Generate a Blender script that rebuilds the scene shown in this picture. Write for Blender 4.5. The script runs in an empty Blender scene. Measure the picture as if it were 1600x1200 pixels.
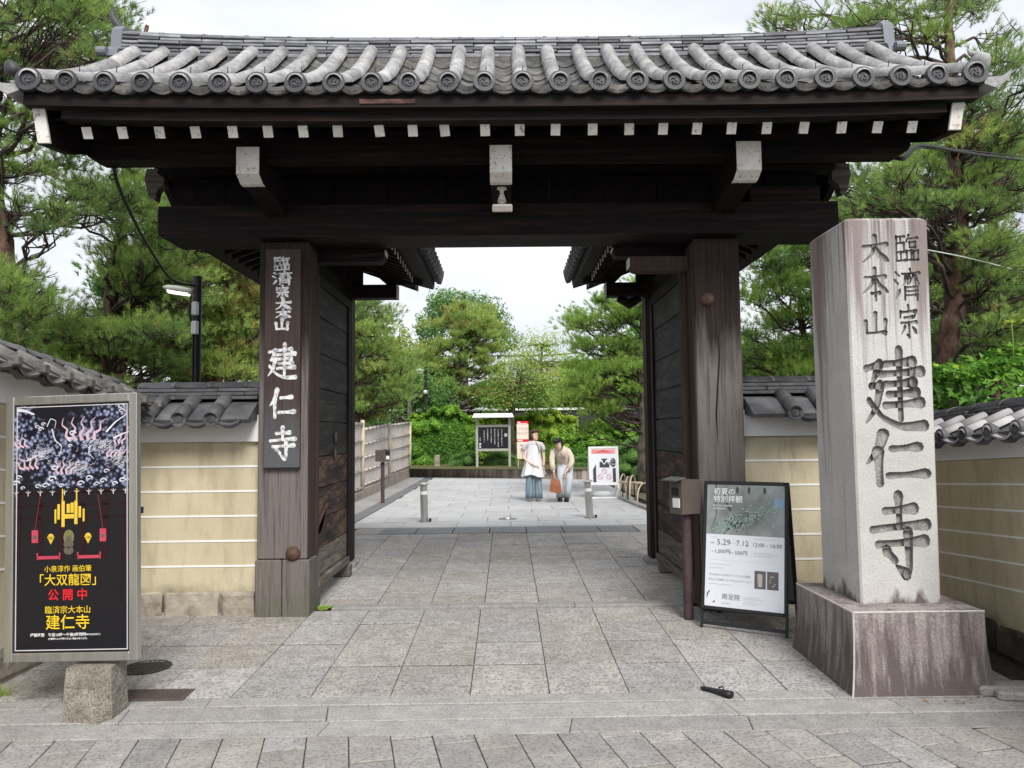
import bpy, math, random
import numpy as np
from mathutils import Vector, Matrix
random.seed(7)
R = math.radians
scene = bpy.context.scene
COL = scene.collection

# ---------------------------------------------------------------- camera
FPX = 1180.0                       # focal length for a 1600 px wide frame
PITCH, YAW, ROLL = R(3.78), R(0.49), R(0.62)
CAMZ = 1.60
fw = Vector((math.sin(YAW)*math.cos(PITCH), math.cos(YAW)*math.cos(PITCH), math.sin(PITCH)))
rt0 = Vector((math.cos(YAW), -math.sin(YAW), 0))
up0 = rt0.cross(fw)
rt = rt0*math.cos(ROLL) - up0*math.sin(ROLL)
up = up0*math.cos(ROLL) + rt0*math.sin(ROLL)
cam = bpy.data.cameras.new('camera')
camo = bpy.data.objects.new('camera', cam); COL.objects.link(camo)
cam.sensor_width = 36; cam.lens = FPX/1600*36
cam.clip_start = 0.05; cam.clip_end = 3000
mw = Matrix((( rt.x, up.x, -fw.x, 0), (rt.y, up.y, -fw.y, 0), (rt.z, up.z, -fw.z, CAMZ), (0, 0, 0, 1)))
camo.matrix_world = mw
scene.camera = camo

# ---------------------------------------------------------------- world: bright overcast
SUN_EL, SUN_ROT = R(44.5), R(162)
w = bpy.data.worlds.new('World'); scene.world = w; w.use_nodes = True
nt = w.node_tree; nt.nodes.clear()
wo = nt.nodes.new('ShaderNodeOutputWorld'); bg = nt.nodes.new('ShaderNodeBackground')
sky = nt.nodes.new('ShaderNodeTexSky'); sky.sky_type = 'NISHITA'; sky.sun_disc = False
sky.sun_elevation = SUN_EL; sky.sun_rotation = SUN_ROT; sky.dust_density = 2.0
tc = nt.nodes.new('ShaderNodeTexCoord'); mp = nt.nodes.new('ShaderNodeMapping')
mp.inputs['Scale'].default_value = (1.0, 1.0, 2.6)
nz = nt.nodes.new('ShaderNodeTexNoise'); nz.inputs['Scale'].default_value = 2.3; nz.inputs['Detail'].default_value = 5
nz.inputs['Roughness'].default_value = 0.5
rp = nt.nodes.new('ShaderNodeValToRGB')
rp.color_ramp.elements[0].position = 0.34; rp.color_ramp.elements[0].color = (5.2, 5.5, 6.2, 1)
rp.color_ramp.elements[1].position = 0.62; rp.color_ramp.elements[1].color = (7.7, 7.85, 8.2, 1)
mx = nt.nodes.new('ShaderNodeMix'); mx.data_type = 'RGBA'; mx.inputs['Factor'].default_value = 0.94
L = nt.links.new
L(tc.outputs['Generated'], mp.inputs['Vector']); L(mp.outputs['Vector'], nz.inputs['Vector'])
L(nz.outputs['Fac'], rp.inputs['Fac']); L(sky.outputs['Color'], mx.inputs['A']); L(rp.outputs['Color'], mx.inputs['B'])
L(mx.outputs['Result'], bg.inputs['Color']); bg.inputs['Strength'].default_value = 0.1
L(bg.outputs['Background'], wo.inputs['Surface'])
sun = bpy.data.lights.new('sun', 'SUN'); sun.energy = 2.7; sun.angle = R(26); sun.color = (1.0, 0.97, 0.92)
suno = bpy.data.objects.new('sun', sun); COL.objects.link(suno)
# light arrives from behind the camera, a little from the right
sd = Vector((0.30, -0.95, 0.98)).normalized()
suno.rotation_euler = sd.to_track_quat('Z', 'Y').to_euler(); suno.location = (3, -5, 12)
vs = scene.view_settings
vs.view_transform = 'Standard'; vs.look = 'None'; vs.gamma = 1; vs.use_curve_mapping = False; vs.exposure = 0.6
scene.cycles.max_bounces = 6

# ---------------------------------------------------------------- helpers
def P(px, py, Y):
    """point of the depth plane Y seen at photo pixel (px, py)"""
    d = fw + rt*((px-800)/FPX) + up*((600-py)/FPX)
    return Vector((d.x/d.y*Y, Y, CAMZ + d.z/d.y*Y))
def zz(py, Y, px=800): return P(px, py, Y).z
def xx(px, Y, py=600): return P(px, py, Y).x
def G(Y):
    """ground height along the walk"""
    k = [(-50, -.08), (4.37, -.08), (4.95, -.066), (7.05, 0.0), (11.4, .105), (17.5, .07), (60, .07)]
    for (a, za), (b, zb) in zip(k, k[1:]):
        if Y <= b: return za + (zb-za)*(Y-a)/(b-a)
    return .07
def PG(px, py, off=0.0):
    """ground point seen at photo pixel"""
    lo, hi = 1.5, 60.0
    for _ in range(50):
        m = (lo+hi)/2
        if P(px, py, m).z > G(m)+off: lo = m
        else: hi = m
    return P(px, py, lo)

class MB:
    def __init__(s): s.v = []; s.f = []; s.m = []; s.cm = 0
    def add(s, vs_, fs):
        n = len(s.v); s.v += [tuple(p) for p in vs_]
        s.f += [tuple(i+n for i in f) for f in fs]; s.m += [s.cm]*len(fs)
    def hexa(s, p):   # 8 points: bottom 4 ccw, top 4 ccw
        s.add(p, [(3,2,1,0),(4,5,6,7),(0,1,5,4),(1,2,6,5),(2,3,7,6),(3,0,4,7)])
    def box(s, x0, x1, y0, y1, z0, z1, c=0.0):
        if x0 > x1: x0, x1 = x1, x0
        if y0 > y1: y0, y1 = y1, y0
        if z0 > z1: z0, z1 = z1, z0
        c = min(c, (x1-x0)*.3, (y1-y0)*.3, (z1-z0)*.3)
        if c <= 0:
            s.hexa([(x0,y0,z0),(x1,y0,z0),(x1,y1,z0),(x0,y1,z0),(x0,y0,z1),(x1,y0,z1),(x1,y1,z1),(x0,y1,z1)]); return
        s.cbox(Matrix.Translation(((x0+x1)/2, (y0+y1)/2, (z0+z1)/2)), (x1-x0)/2, (y1-y0)/2, (z1-z0)/2, c)
    def cbox(s, M, hx, hy, hz, c):
        V = {}; vs_ = []; fs = []
        def vid(sx, sy, sz, ax):
            k = (sx, sy, sz, ax)
            if k not in V:
                p = [sx*(hx-c), sy*(hy-c), sz*(hz-c)]; p[ax] = (sx, sy, sz)[ax]*(hx, hy, hz)[ax]
                V[k] = len(vs_); vs_.append(M @ Vector(p))
            return V[k]
        S = (-1, 1)
        for sx in S:
            q = [vid(sx,-1,-1,0), vid(sx,1,-1,0), vid(sx,1,1,0), vid(sx,-1,1,0)]; fs.append(q if sx > 0 else q[::-1])
        for sy in S:
            q = [vid(-1,sy,-1,1), vid(1,sy,-1,1), vid(1,sy,1,1), vid(-1,sy,1,1)]; fs.append(q if sy < 0 else q[::-1])
        for sz in S:
            q = [vid(-1,-1,sz,2), vid(1,-1,sz,2), vid(1,1,sz,2), vid(-1,1,sz,2)]; fs.append(q if sz > 0 else q[::-1])
        for a in S:
            for b in S:
                q = [vid(-1,a,b,1), vid(1,a,b,1), vid(1,a,b,2), vid(-1,a,b,2)]; fs.append(q if a*b < 0 else q[::-1])
                q = [vid(a,-1,b,0), vid(a,1,b,0), vid(a,1,b,2), vid(a,-1,b,2)]; fs.append(q if a*b > 0 else q[::-1])
                q = [vid(a,b,-1,0), vid(a,b,1,0), vid(a,b,1,1), vid(a,b,-1,1)]; fs.append(q if a*b < 0 else q[::-1])
                for d in S:
                    q = [vid(a,b,d,0), vid(a,b,d,1), vid(a,b,d,2)]; fs.append(q if a*b*d > 0 else q[::-1])
        s.add(vs_, fs)
    def prism(s, poly, fr, t0, t1, scale1=1.0):
        """poly in (u,w) plane of frame fr=(O,U,W,N); extruded along N from t0 to t1"""
        O, U, W, N = fr; n = len(poly)
        cx = sum(p[0] for p in poly)/n; cy = sum(p[1] for p in poly)/n
        a = [O+U*p[0]+W*p[1]+N*t0 for p in poly]
        b = [O+U*(cx+(p[0]-cx)*scale1)+W*(cy+(p[1]-cy)*scale1)+N*t1 for p in poly]
        fs = [tuple(range(n))[::-1], tuple(range(n, 2*n))]
        fs += [(i, (i+1) % n, n+(i+1) % n, n+i) for i in range(n)]
        s.add(a+b, fs)
    def tube(s, pts, rad, n=8, cap=True, flat=1.0):
        pts = [Vector(p) for p in pts]
        if not hasattr(rad, '__len__'): rad = [rad]*len(pts)
        rings = []; prev = None
        for i, p in enumerate(pts):
            t = (pts[min(i+1, len(pts)-1)] - pts[max(i-1, 0)])
            if t.length < 1e-9: t = Vector((0, 0, 1))
            t.normalize()
            if prev is None:
                a = Vector((0, 0, 1)) if abs(t.z) < .9 else Vector((1, 0, 0))
                u = t.cross(a).normalized()
            else: u = (prev - t*prev.dot(t)).normalized()
            prev = u; v = t.cross(u)
            rings.append([p+(u*math.cos(2*math.pi*k/n)+v*math.sin(2*math.pi*k/n)*flat)*rad[i] for k in range(n)])
        s.loft(rings, cap)
    def loft(s, rings, cap=True):
        n = len(rings[0]); vs_ = [q for r in rings for q in r]; fs = []
        for i in range(len(rings)-1):
            for k in range(n):
                a = i*n+k; b = i*n+(k+1) % n
                fs.append((a, b, b+n, a+n))
        if cap: fs.append(tuple(range(n))[::-1]); fs.append(tuple((len(rings)-1)*n+k for k in range(n)))
        s.add(vs_, fs)
    def ell(s, secs, n=14, cap=True):
        """secs: (centre, rx, ry[, tilt_x, tilt_y]) ellipses lying mostly in XY"""
        rings = []
        for e in secs:
            c, rx, ry = Vector(e[0]), e[1], e[2]
            tx, ty = (e[3], e[4]) if len(e) > 3 else (0, 0)
            rings.append([c+Vector((rx*math.cos(2*math.pi*k/n), ry*math.sin(2*math.pi*k/n), tx*rx*math.cos(2*math.pi*k/n)+ty*ry*math.sin(2*math.pi*k/n))) for k in range(n)])
        s.loft(rings, cap)
    def lathe(s, prof, O=(0,0,0), axis=(0,0,1), n=16):
        O = Vector(O); ax = Vector(axis).normalized()
        a = Vector((0, 0, 1)) if abs(ax.z) < .9 else Vector((1, 0, 0))
        u = a.cross(ax).normalized(); v = ax.cross(u)
        s.loft([[O+ax*h+(u*math.cos(2*math.pi*k/n)+v*math.sin(2*math.pi*k/n))*max(r, 1e-4) for k in range(n)] for r, h in prof], True)
    def sphere(s, c, r, n=8, m=6, sc=(1,1,1)):
        c = Vector(c); rings = []
        for i in range(m+1):
            ph = -math.pi/2+math.pi*i/m
            rings.append([c+Vector((sc[0]*r*max(math.cos(ph), 1e-3)*math.cos(2*math.pi*k/n), sc[1]*r*max(math.cos(ph), 1e-3)*math.sin(2*math.pi*k/n), sc[2]*r*math.sin(ph))) for k in range(n)])
        s.loft(rings, True)
    def mesh(s, name, mats, smooth=False, auto=None):
        me = bpy.data.meshes.new(name); me.from_pydata(s.v, [], s.f)
        for m_ in (mats if isinstance(mats, (list, tuple)) else [mats]): me.materials.append(m_)
        if any(s.m): me.polygons.foreach_set('material_index', s.m)
        if smooth: me.polygons.foreach_set('use_smooth', [True]*len(s.f))
        me.update()
        if auto: me.set_sharp_from_angle(angle=R(auto))
        return me
    def build(s, name, mats, parent=None, smooth=False, auto=None, **kw):
        return obj(name, s.mesh(name, mats, smooth or bool(auto), auto), parent, None, **kw)

WM = {}
def obj(name, me, parent=None, M=None, label=None, cat=None, group=None, kind=None):
    o = bpy.data.objects.new(name, me); COL.objects.link(o)
    if M is None: M = Matrix.Identity(4)
    WM[o.name] = M.copy()
    if parent is not None:
        o.parent = parent; o.matrix_local = WM[parent.name].inverted() @ M
    else: o.matrix_world = M
    if label: o['label'] = label
    if cat: o['category'] = cat
    if group: o['group'] = group
    if kind: o['kind'] = kind
    return o
def thing(name, label, cat, loc, rz=0.0, group=None, kind=None):
    o = obj(name, None, None, Matrix.Translation(loc) @ Matrix.Rotation(rz, 4, 'Z'), label, cat, group, kind)
    o.empty_display_size = .2
    return o
def fr_(O, U, W): # frame tuple
    U = Vector(U).normalized(); W = Vector(W).normalized(); return (Vector(O), U, W, U.cross(W))
def basis(O, X, Y_, Z):
    M = Matrix.Identity(4)
    for i, a in enumerate((X, Y_, Z)):
        for j in range(3): M[j][i] = a[j]
    for j in range(3): M[j][3] = O[j]
    return M

# ---------------------------------------------------------------- materials
def mat(name, stops, nscale=6.0, stretch=(1,1,1), detail=6, nrough=.6, rough=.8, bump=0.0, bscale=60.0, rnd=0.0, metal=0.0,
        spec=.3, speck=None, coord='Object', hook=None, emit=0.0, rndhue=0.0, sub=0.0):
    m = bpy.data.materials.new(name); m.use_nodes = True; t = m.node_tree; N = t.nodes; K = t.links.new
    b = N['Principled BSDF']; b.inputs['Roughness'].default_value = rough; b.inputs['Metallic'].default_value = metal
    b.inputs['Specular IOR Level'].default_value = spec
    if coord == 'World':
        g = N.new('ShaderNodeNewGeometry'); vec = g.outputs['Position']
    else:
        g = N.new('ShaderNodeTexCoord'); vec = g.outputs['Object']
    oi = N.new('ShaderNodeObjectInfo')
    if coord == 'Object':
        ml = N.new('ShaderNodeMath'); ml.operation = 'MULTIPLY'; ml.inputs[1].default_value = 37.0; K(oi.outputs['Random'], ml.inputs[0])
        ad = N.new('ShaderNodeVectorMath'); ad.operation = 'ADD'; K(vec, ad.inputs[0]); K(ml.outputs[0], ad.inputs[1]); vec = ad.outputs[0]
    mp = N.new('ShaderNodeMapping'); mp.inputs['Scale'].default_value = stretch; K(vec, mp.inputs['Vector']); V = mp.outputs['Vector']
    nz = N.new('ShaderNodeTexNoise'); nz.inputs['Scale'].default_value = nscale; nz.inputs['Detail'].default_value = detail
    nz.inputs['Roughness'].default_value = nrough; K(V, nz.inputs['Vector'])
    cr = N.new('ShaderNodeValToRGB'); els = cr.color_ramp.elements
    while len(els) < len(stops): els.new(.5)
    for e, (p, c) in zip(els, stops): e.position = p; e.color = (*c, 1)
    K(nz.outputs['Fac'], cr.inputs['Fac']); out = cr.outputs['Color']
    if speck:   # (scale, amount, darkcolour, threshold)
        n2 = N.new('ShaderNodeTexNoise'); n2.inputs['Scale'].default_value = speck[0]; n2.inputs['Detail'].default_value = 3; n2.inputs['Roughness'].default_value = .7; K(vec, n2.inputs['Vector'])
        r2 = N.new('ShaderNodeValToRGB'); r2.color_ramp.elements[0].position = speck[3]-.06; r2.color_ramp.elements[1].position = speck[3]+.06
        r2.color_ramp.elements[0].color = (speck[1],)*3+(1,); r2.color_ramp.elements[1].color = (0, 0, 0, 1)
        K(n2.outputs['Fac'], r2.inputs['Fac'])
        mi = N.new('ShaderNodeMix'); mi.data_type = 'RGBA'; K(r2.outputs['Color'], mi.inputs['Factor']); K(out, mi.inputs['A']); mi.inputs['B'].default_value = (*speck[2], 1); out = mi.outputs['Result']
    if rnd or rndhue:
        hs = N.new('ShaderNodeHueSaturation')
        mr = N.new('ShaderNodeMapRange'); mr.inputs['To Min'].default_value = 1-rnd; mr.inputs['To Max'].default_value = 1+rnd
        K(oi.outputs['Random'], mr.inputs['Value']); K(mr.outputs['Result'], hs.inputs['Value'])
        if rndhue:
            m5 = N.new('ShaderNodeMath'); m5.operation = 'MULTIPLY'; m5.inputs[1].default_value = 7.13; K(oi.outputs['Random'], m5.inputs[0])
            f5 = N.new('ShaderNodeMath'); f5.operation = 'FRACT'; K(m5.outputs[0], f5.inputs[0])
            m6 = N.new('ShaderNodeMapRange'); m6.inputs['To Min'].default_value = .5-rndhue; m6.inputs['To Max'].default_value = .5+rndhue
            K(f5.outputs[0], m6.inputs['Value']); K(m6.outputs['Result'], hs.inputs['Hue'])
            m7 = N.new('ShaderNodeMapRange'); m7.inputs['To Min'].default_value = .5; m7.inputs['To Max'].default_value = 1.4
            K(f5.outputs[0], m7.inputs['Value']); K(m7.outputs['Result'], hs.inputs['Saturation'])
        K(out, hs.inputs['Color']); out = hs.outputs['Color']
    if hook: out = hook(t, out, vec, V)
    K(out, b.inputs['Base Color'])
    if bump:
        n3 = N.new('ShaderNodeTexNoise'); n3.inputs['Scale'].default_value = bscale; n3.inputs['Detail'].default_value = 4; K(V, n3.inputs['Vector'])
        bp = N.new('ShaderNodeBump'); bp.inputs['Strength'].default_value = bump; bp.inputs['Distance'].default_value = .01
        K(n3.outputs['Fac'], bp.inputs['Height']); K(bp.outputs['Normal'], b.inputs['Normal'])
    if emit: b.inputs['Emission Color'].default_value = (*stops[-1][1], 1); b.inputs['Emission Strength'].default_value = emit
    return m
def flat(name, c, rough=.6, metal=0, spec=.3, var=.12):
    return mat(name, [(.3, tuple(x*(1-var) for x in c)), (.7, tuple(min(1, x*(1+var)) for x in c))], nscale=4, rough=rough, metal=metal, spec=spec)
def world_mix(t, out, col, fac_socket):
    mi = t.nodes.new('ShaderNodeMix'); mi.data_type = 'RGBA'
    t.links.new(fac_socket, mi.inputs['Factor']); t.links.new(out, mi.inputs['A']); mi.inputs['B'].default_value = (*col, 1)
    return mi.outputs['Result']
def noise_fac(t, scale, stretch, lo, hi, amount=1.0, zr=None, seed=0.0, detail=5):
    """a stain mask: stretched world-space noise thresholded; zr=(z0,z1) fades it in from z0 to z1"""
    N = t.nodes; K = t.links.new
    g = N.new('ShaderNodeNewGeometry'); mp = N.new('ShaderNodeMapping'); mp.inputs['Scale'].default_value = stretch; mp.inputs['Location'].default_value = (seed, seed*.7, 0)
    K(g.outputs['Position'], mp.inputs['Vector'])
    nz = N.new('ShaderNodeTexNoise'); nz.inputs['Scale'].default_value = scale; nz.inputs['Detail'].default_value = detail; nz.inputs['Roughness'].default_value = .65
    K(mp.outputs['Vector'], nz.inputs['Vector']); val = nz.outputs['Fac']
    if zr:
        sp = N.new('ShaderNodeSeparateXYZ'); K(g.outputs['Position'], sp.inputs[0])
        mr = N.new('ShaderNodeMapRange'); mr.inputs['From Min'].default_value = zr[0]; mr.inputs['From Max'].default_value = zr[1]
        mr.inputs['To Min'].default_value = -.5; mr.inputs['To Max'].default_value = .5
        K(sp.outputs['Z'], mr.inputs['Value'])
        ad = N.new('ShaderNodeMath'); ad.operation = 'ADD'; K(val, ad.inputs[0]); K(mr.outputs['Result'], ad.inputs[1]); val = ad.outputs[0]
    m2 = N.new('ShaderNodeMapRange'); m2.inputs['From Min'].default_value = lo; m2.inputs['From Max'].default_value = hi; m2.inputs['To Max'].default_value = amount
    K(val, m2.inputs['Value'])
    return m2.outputs['Result']

mt = {}
def grime(t, out, vec, V):
    out = world_mix(t, out, (.17,.155,.14), noise_fac(t, .9, (1, 1, 1), .50, .80, .55, None, 3.7, 6))
    return world_mix(t, out, (.10,.09,.08), noise_fac(t, 7, (1, 1, 1), .66, .74, .5, None, 11.0, 3))
mt['paver'] = mat('granite_paver', [(.3, (.31,.29,.272)), (.6, (.43,.405,.382)), (.8, (.50,.475,.45))], nscale=7, rough=.85, bump=.7, bscale=60, rnd=.09, rndhue=.012, speck=(48, .75, (.13,.12,.11), .455), hook=grime)
mt['kerb'] = mat('granite_kerb', [(.3, (.27,.258,.25)), (.7, (.38,.365,.35))], nscale=9, rough=.85, bump=.45, bscale=80, rnd=.10, speck=(62, .6, (.16,.15,.14), .45))
mt['block'] = mat('street_block', [(.3, (.26,.243,.23)), (.7, (.38,.36,.342))], nscale=6, rough=.85, bump=.7, bscale=60, rnd=.12, rndhue=.03, speck=(55, .65, (.12,.115,.11), .44), hook=grime)
mt['court'] = mat('courtyard_slab', [(.3, (.38,.38,.385)), (.7, (.48,.48,.485))], nscale=3, rough=.85, bump=.2, bscale=70, rnd=.07, speck=(60, .4, (.16,.16,.165), .42))
mt['joint'] = mat('joint_sand', [(.3, (.022,.02,.017)), (.6, (.055,.05,.042)), (.75, (.05,.06,.025))], nscale=20, rough=1, bump=.3)
mt['soil'] = mat('garden_soil', [(.35, (.10,.085,.06)), (.6, (.20,.17,.11)), (.75, (.11,.13,.05))], nscale=2.2, rough=1, bump=.6, bscale=30)
mt['moss'] = mat('moss', [(.3, (.05,.045,.02)), (.5, (.10,.10,.035)), (.7, (.16,.12,.06))], nscale=5, rough=1, bump=.8, bscale=60)
mt['asphalt'] = mat('far_ground', [(.3, (.16,.155,.145)), (.7, (.24,.23,.215))], nscale=2, rough=.95)
# timber
mt['wood_h'] = mat('dark_timber_lengthwise', [(.3, (.003,.0025,.0025)), (.5, (.008,.005,.0045)), (.7, (.030,.016,.012))], nscale=3, stretch=(.4,4,9), rough=.7, bump=.4, bscale=12, coord='World', spec=.2)
mt['wood_y'] = mat('dark_timber_across', [(.3, (.004,.003,.003)), (.7, (.016,.010,.008))], nscale=3, stretch=(6,.5,6), rough=.7, bump=.4, bscale=12, coord='World', spec=.2)
mt['wood_v'] = mat('dark_timber_upright', [(.3, (.007,.005,.005)), (.7, (.032,.020,.016))], nscale=3, stretch=(8,8,.5), rough=.7, bump=.4, bscale=12, coord='World', spec=.2)
def post_hook(t, out, vec, V):
    f = noise_fac(t, 2.2, (5, 5, .5), .25, .62, .95, (2.95, 1.55))
    out = world_mix(t, out, (.17,.15,.14), f)
    f = noise_fac(t, 3.5, (11, 11, .35), .5, .68, .75, None, 4.0)
    out = world_mix(t, out, (.045,.034,.03), f)
    f = noise_fac(t, 4, (3, 3, .8), .62, .9, .5, (1.4, -.2), 7.0)
    return world_mix(t, out, (.10,.105,.065), f)
mt['post'] = mat('weathered_post_timber', [(.3, (.018,.013,.011)), (.7, (.05,.036,.03))], nscale=4, stretch=(10,10,.4), rough=.85, bump=.8, bscale=9, coord='World', hook=post_hook, spec=.15)
mt['post_edge'] = mat('brown_door_jamb', [(.3, (.025,.016,.013)), (.7, (.070,.043,.033))], nscale=4, stretch=(10,10,.4), rough=.8, bump=.5, bscale=10, coord='World')
mt['plank'] = mat('blackened_plank', [(.32, (.007,.0065,.0065)), (.5, (.028,.026,.026)), (.68, (.085,.078,.074))], nscale=2.0, stretch=(1,.8,6), detail=9, nrough=.72, rough=.75, bump=1.0, bscale=9, rnd=.25)
mt['plank_red'] = mat('worn_reddish_plank', [(.36, (.014,.011,.010)), (.5, (.05,.034,.029)), (.60, (.17,.085,.065)), (.72, (.07,.05,.045))], nscale=2.4, stretch=(1,1.0,5), detail=9, nrough=.72, rough=.85, bump=.9, bscale=6, rnd=.2)
mt['plank_grey'] = mat('silvered_plank', [(.35, (.06,.05,.042)), (.55, (.16,.14,.12)), (.72, (.27,.24,.21))], nscale=2.6, stretch=(1,1.0,9), nrough=.7, rough=.9, bump=.9, bscale=7, rnd=.2)
mt['white'] = mat('chalk_white_paint', [(.3, (.62,.60,.55)), (.6, (.78,.77,.72))], nscale=5, rough=.75, speck=(26, .8, (.20,.16,.12), .375), rnd=.08)
mt['iron'] = mat('rusty_iron', [(.3, (.05,.028,.022)), (.7, (.13,.07,.055))], nscale=18, rough=.65, bump=.3)
# tiles
mt['tile'] = mat('silver_grey_roof_tile', [(.3, (.15,.15,.155)), (.48, (.27,.267,.267)), (.68, (.42,.41,.40))], nscale=9, stretch=(1,1,1), rough=.62, bump=.4, bscale=40, rnd=.2, speck=(30, .5, (.12,.115,.10), .40), spec=.4)
mt['tile_mid'] = mat('pan_roof_tile', [(.3, (.05,.05,.05)), (.55, (.12,.117,.11)), (.75, (.25,.235,.20))], nscale=9, rough=.75, bump=.4, bscale=50, rnd=.2)
mt['tile_dark'] = mat('dark_end_tile', [(.3, (.022,.022,.026)), (.7, (.052,.052,.058))], nscale=10, rough=.55, bump=.2, bscale=60, rnd=.15, spec=.45)
mt['ridge'] = mat('ridge_tile', [(.3, (.09,.092,.10)), (.55, (.19,.195,.21)), (.75, (.34,.34,.33))], nscale=5, stretch=(1,3,3), rough=.6, bump=.3, bscale=40, rnd=.55, spec=.4)
mt['wtile'] = mat('wall_roof_tile', [(.3, (.045,.045,.05)), (.6, (.10,.10,.105)), (.8, (.17,.165,.16))], nscale=5, rough=.6, bump=.25, bscale=40, rnd=.25, spec=.4)
mt['wtile_light'] = mat('pale_wall_roof_tile', [(.3, (.25,.24,.24)), (.7, (.45,.43,.43))], nscale=5, rough=.6, rnd=.15)
mt['lichen'] = mat('lichened_tile', [(.35, (.06,.058,.058)), (.55, (.13,.123,.115)), (.75, (.24,.225,.20))], nscale=5, stretch=(1,1,1), rough=.9, bump=.4, bscale=30, rnd=.25)
# walls
def wall_hook(t, out, vec, V):
    f = noise_fac(t, 1.6, (1, 1, 1.4), .72, 1.0, .75, (.75, .05), 2.0)
    out = world_mix(t, out, (.09,.085,.06), f)
    out = world_mix(t, out, (.60,.55,.42), noise_fac(t, 1.1, (1, 1, 1.5), .5, .75, .5, None, 14.0))
    f = noise_fac(t, 3.0, (3, 3, .6), .48, .74, .5, None, 9.0)
    return world_mix(t, out, (.25,.21,.13), f)
mt['ochre'] = mat('ochre_plaster', [(.3, (.46,.40,.27)), (.7, (.58,.515,.37))], nscale=1.7, rough=.92, bump=.12, bscale=40, coord='World', hook=wall_hook)
mt['plaster'] = mat('white_plaster', [(.3, (.76,.755,.75)), (.7, (.84,.835,.83))], nscale=2.4, rough=.9, bump=.06, coord='World')
mt['basestone'] = mat('wall_base_stone', [(.3, (.20,.17,.135)), (.5, (.36,.32,.26)), (.75, (.47,.43,.37))], nscale=7, rough=.95, bump=1.0, bscale=30, rnd=.2)
mt['basedark'] = mat('mossy_dark_stone', [(.3, (.03,.028,.022)), (.6, (.075,.065,.05)), (.8, (.13,.115,.09))], nscale=6, rough=.95, bump=1.0, bscale=22, rnd=.2)
# monument
def pil_hook(t, out, vec, V):
    f = noise_fac(t, 1.6, (5.0, 3.2, .16), .50, .60, .88, (-3.5, 7.5), 3.3)
    out = world_mix(t, out, (.20,.155,.145), f)
    f = noise_fac(t, 2.6, (9, 7, .2), .60, .68, .6, (-3.0, 7.0), 8.1)
    out = world_mix(t, out, (.11,.085,.08), f)
    f = noise_fac(t, 2.2, (3, 3, 1.0), .78, .92, .9, (.88, .40), 5.1)
    return world_mix(t, out, (.10,.07,.065), f)
mt['pillar'] = mat('pale_granite_pillar', [(.3, (.45,.44,.42)), (.7, (.56,.55,.53))], nscale=3, rough=.85, bump=.3, bscale=60, coord='World', speck=(130, .55, (.24,.22,.21), .43), hook=pil_hook)
mt['carve'] = mat('grimy_shaded_engraving', [(.3, (.20,.195,.19)), (.7, (.42,.41,.39))], nscale=9, rough=.9, bump=.4, bscale=80, coord='World', speck=(130, .7, (.09,.085,.08), .47))  # letter cuts: grime plus the shade of the recess, put into the colour
def pl_hook(t, out, vec, V):
    f = noise_fac(t, 2.0, (7, 7, .7), .42, .62, .93, (1.7, -1.0), 1.7)
    return world_mix(t, out, (.10,.08,.076), f)
mt['plinth'] = mat('stained_plinth_stone', [(.3, (.26,.22,.21)), (.7, (.42,.38,.36))], nscale=5, rough=.9, bump=.5, bscale=50, coord='World', speck=(110, .6, (.12,.09,.085), .47), hook=pl_hook)
mt['arris'] = mat('pale_worn_edge', [(.3, (.42,.37,.35)), (.7, (.58,.54,.52))], nscale=40, rough=.9)
# misc
mt['steel'] = mat('brushed_steel', [(.3, (.46,.45,.42)), (.7, (.62,.61,.58))], nscale=3, stretch=(9,9,.5), rough=.34, metal=.85, spec=.5)
mt['steel_dk'] = flat('dull_steel', (.28,.28,.27), .4, .8)
mt['black'] = flat('black_aluminium', (.02,.02,.022), .45)
mt['bronze'] = flat('brown_powder_coat', (.105,.085,.075), .55)
mt['pole'] = mat('plum_brown_pole', [(.3, (.05,.030,.034)), (.7, (.09,.055,.06))], nscale=8, rough=.6)
mt['prblack'] = flat('poster_black', (.008,.008,.012), .3, spec=.5)
mt['yellow'] = flat('print_yellow', (.80,.56,.03), .4, var=.03)
mt['red'] = flat('print_red', (.65,.02,.03), .4, var=.03)
mt['paper'] = flat('print_white', (.70,.72,.77), .35, var=.02)
mt['prwhite'] = flat('lettering_white', (.75,.75,.75), .5, var=.04)
mt['grate'] = flat('galvanised_grating', (.20,.205,.215), .5)
mt['grey'] = flat('print_grey', (.16,.17,.19), .5)
mt['ltgrey'] = flat('print_light_grey', (.38,.39,.42), .5)
mt['bamboo'] = mat('dried_bamboo', [(.3, (.47,.42,.385)), (.7, (.68,.62,.57))], nscale=5, stretch=(8,8,1), rough=.75, rnd=.12, bump=.2)
mt['bamboo_y'] = mat('yellow_bamboo', [(.3, (.42,.36,.25)), (.7, (.60,.52,.39))], nscale=5, rough=.6, rnd=.12)
mt['rope'] = flat('black_palm_rope', (.05,.042,.035), .9)
mt['bark'] = mat('pine_bark', [(.35, (.035,.022,.016)), (.55, (.12,.07,.05)), (.75, (.24,.15,.115))], nscale=9, stretch=(1,1,.45), rough=.95, bump=1.0, bscale=16)
mt['bark_g'] = mat('grey_bark', [(.35, (.05,.042,.035)), (.7, (.19,.16,.13))], nscale=9, stretch=(1,1,.5), rough=.95, bump=1.0, bscale=16)
mt['twig'] = mat('dark_branch_bark', [(.3, (.03,.022,.020)), (.7, (.11,.08,.068))], nscale=9, rough=.95)
mt['cable'] = flat('black_cable', (.012,.012,.012), .5)
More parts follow.
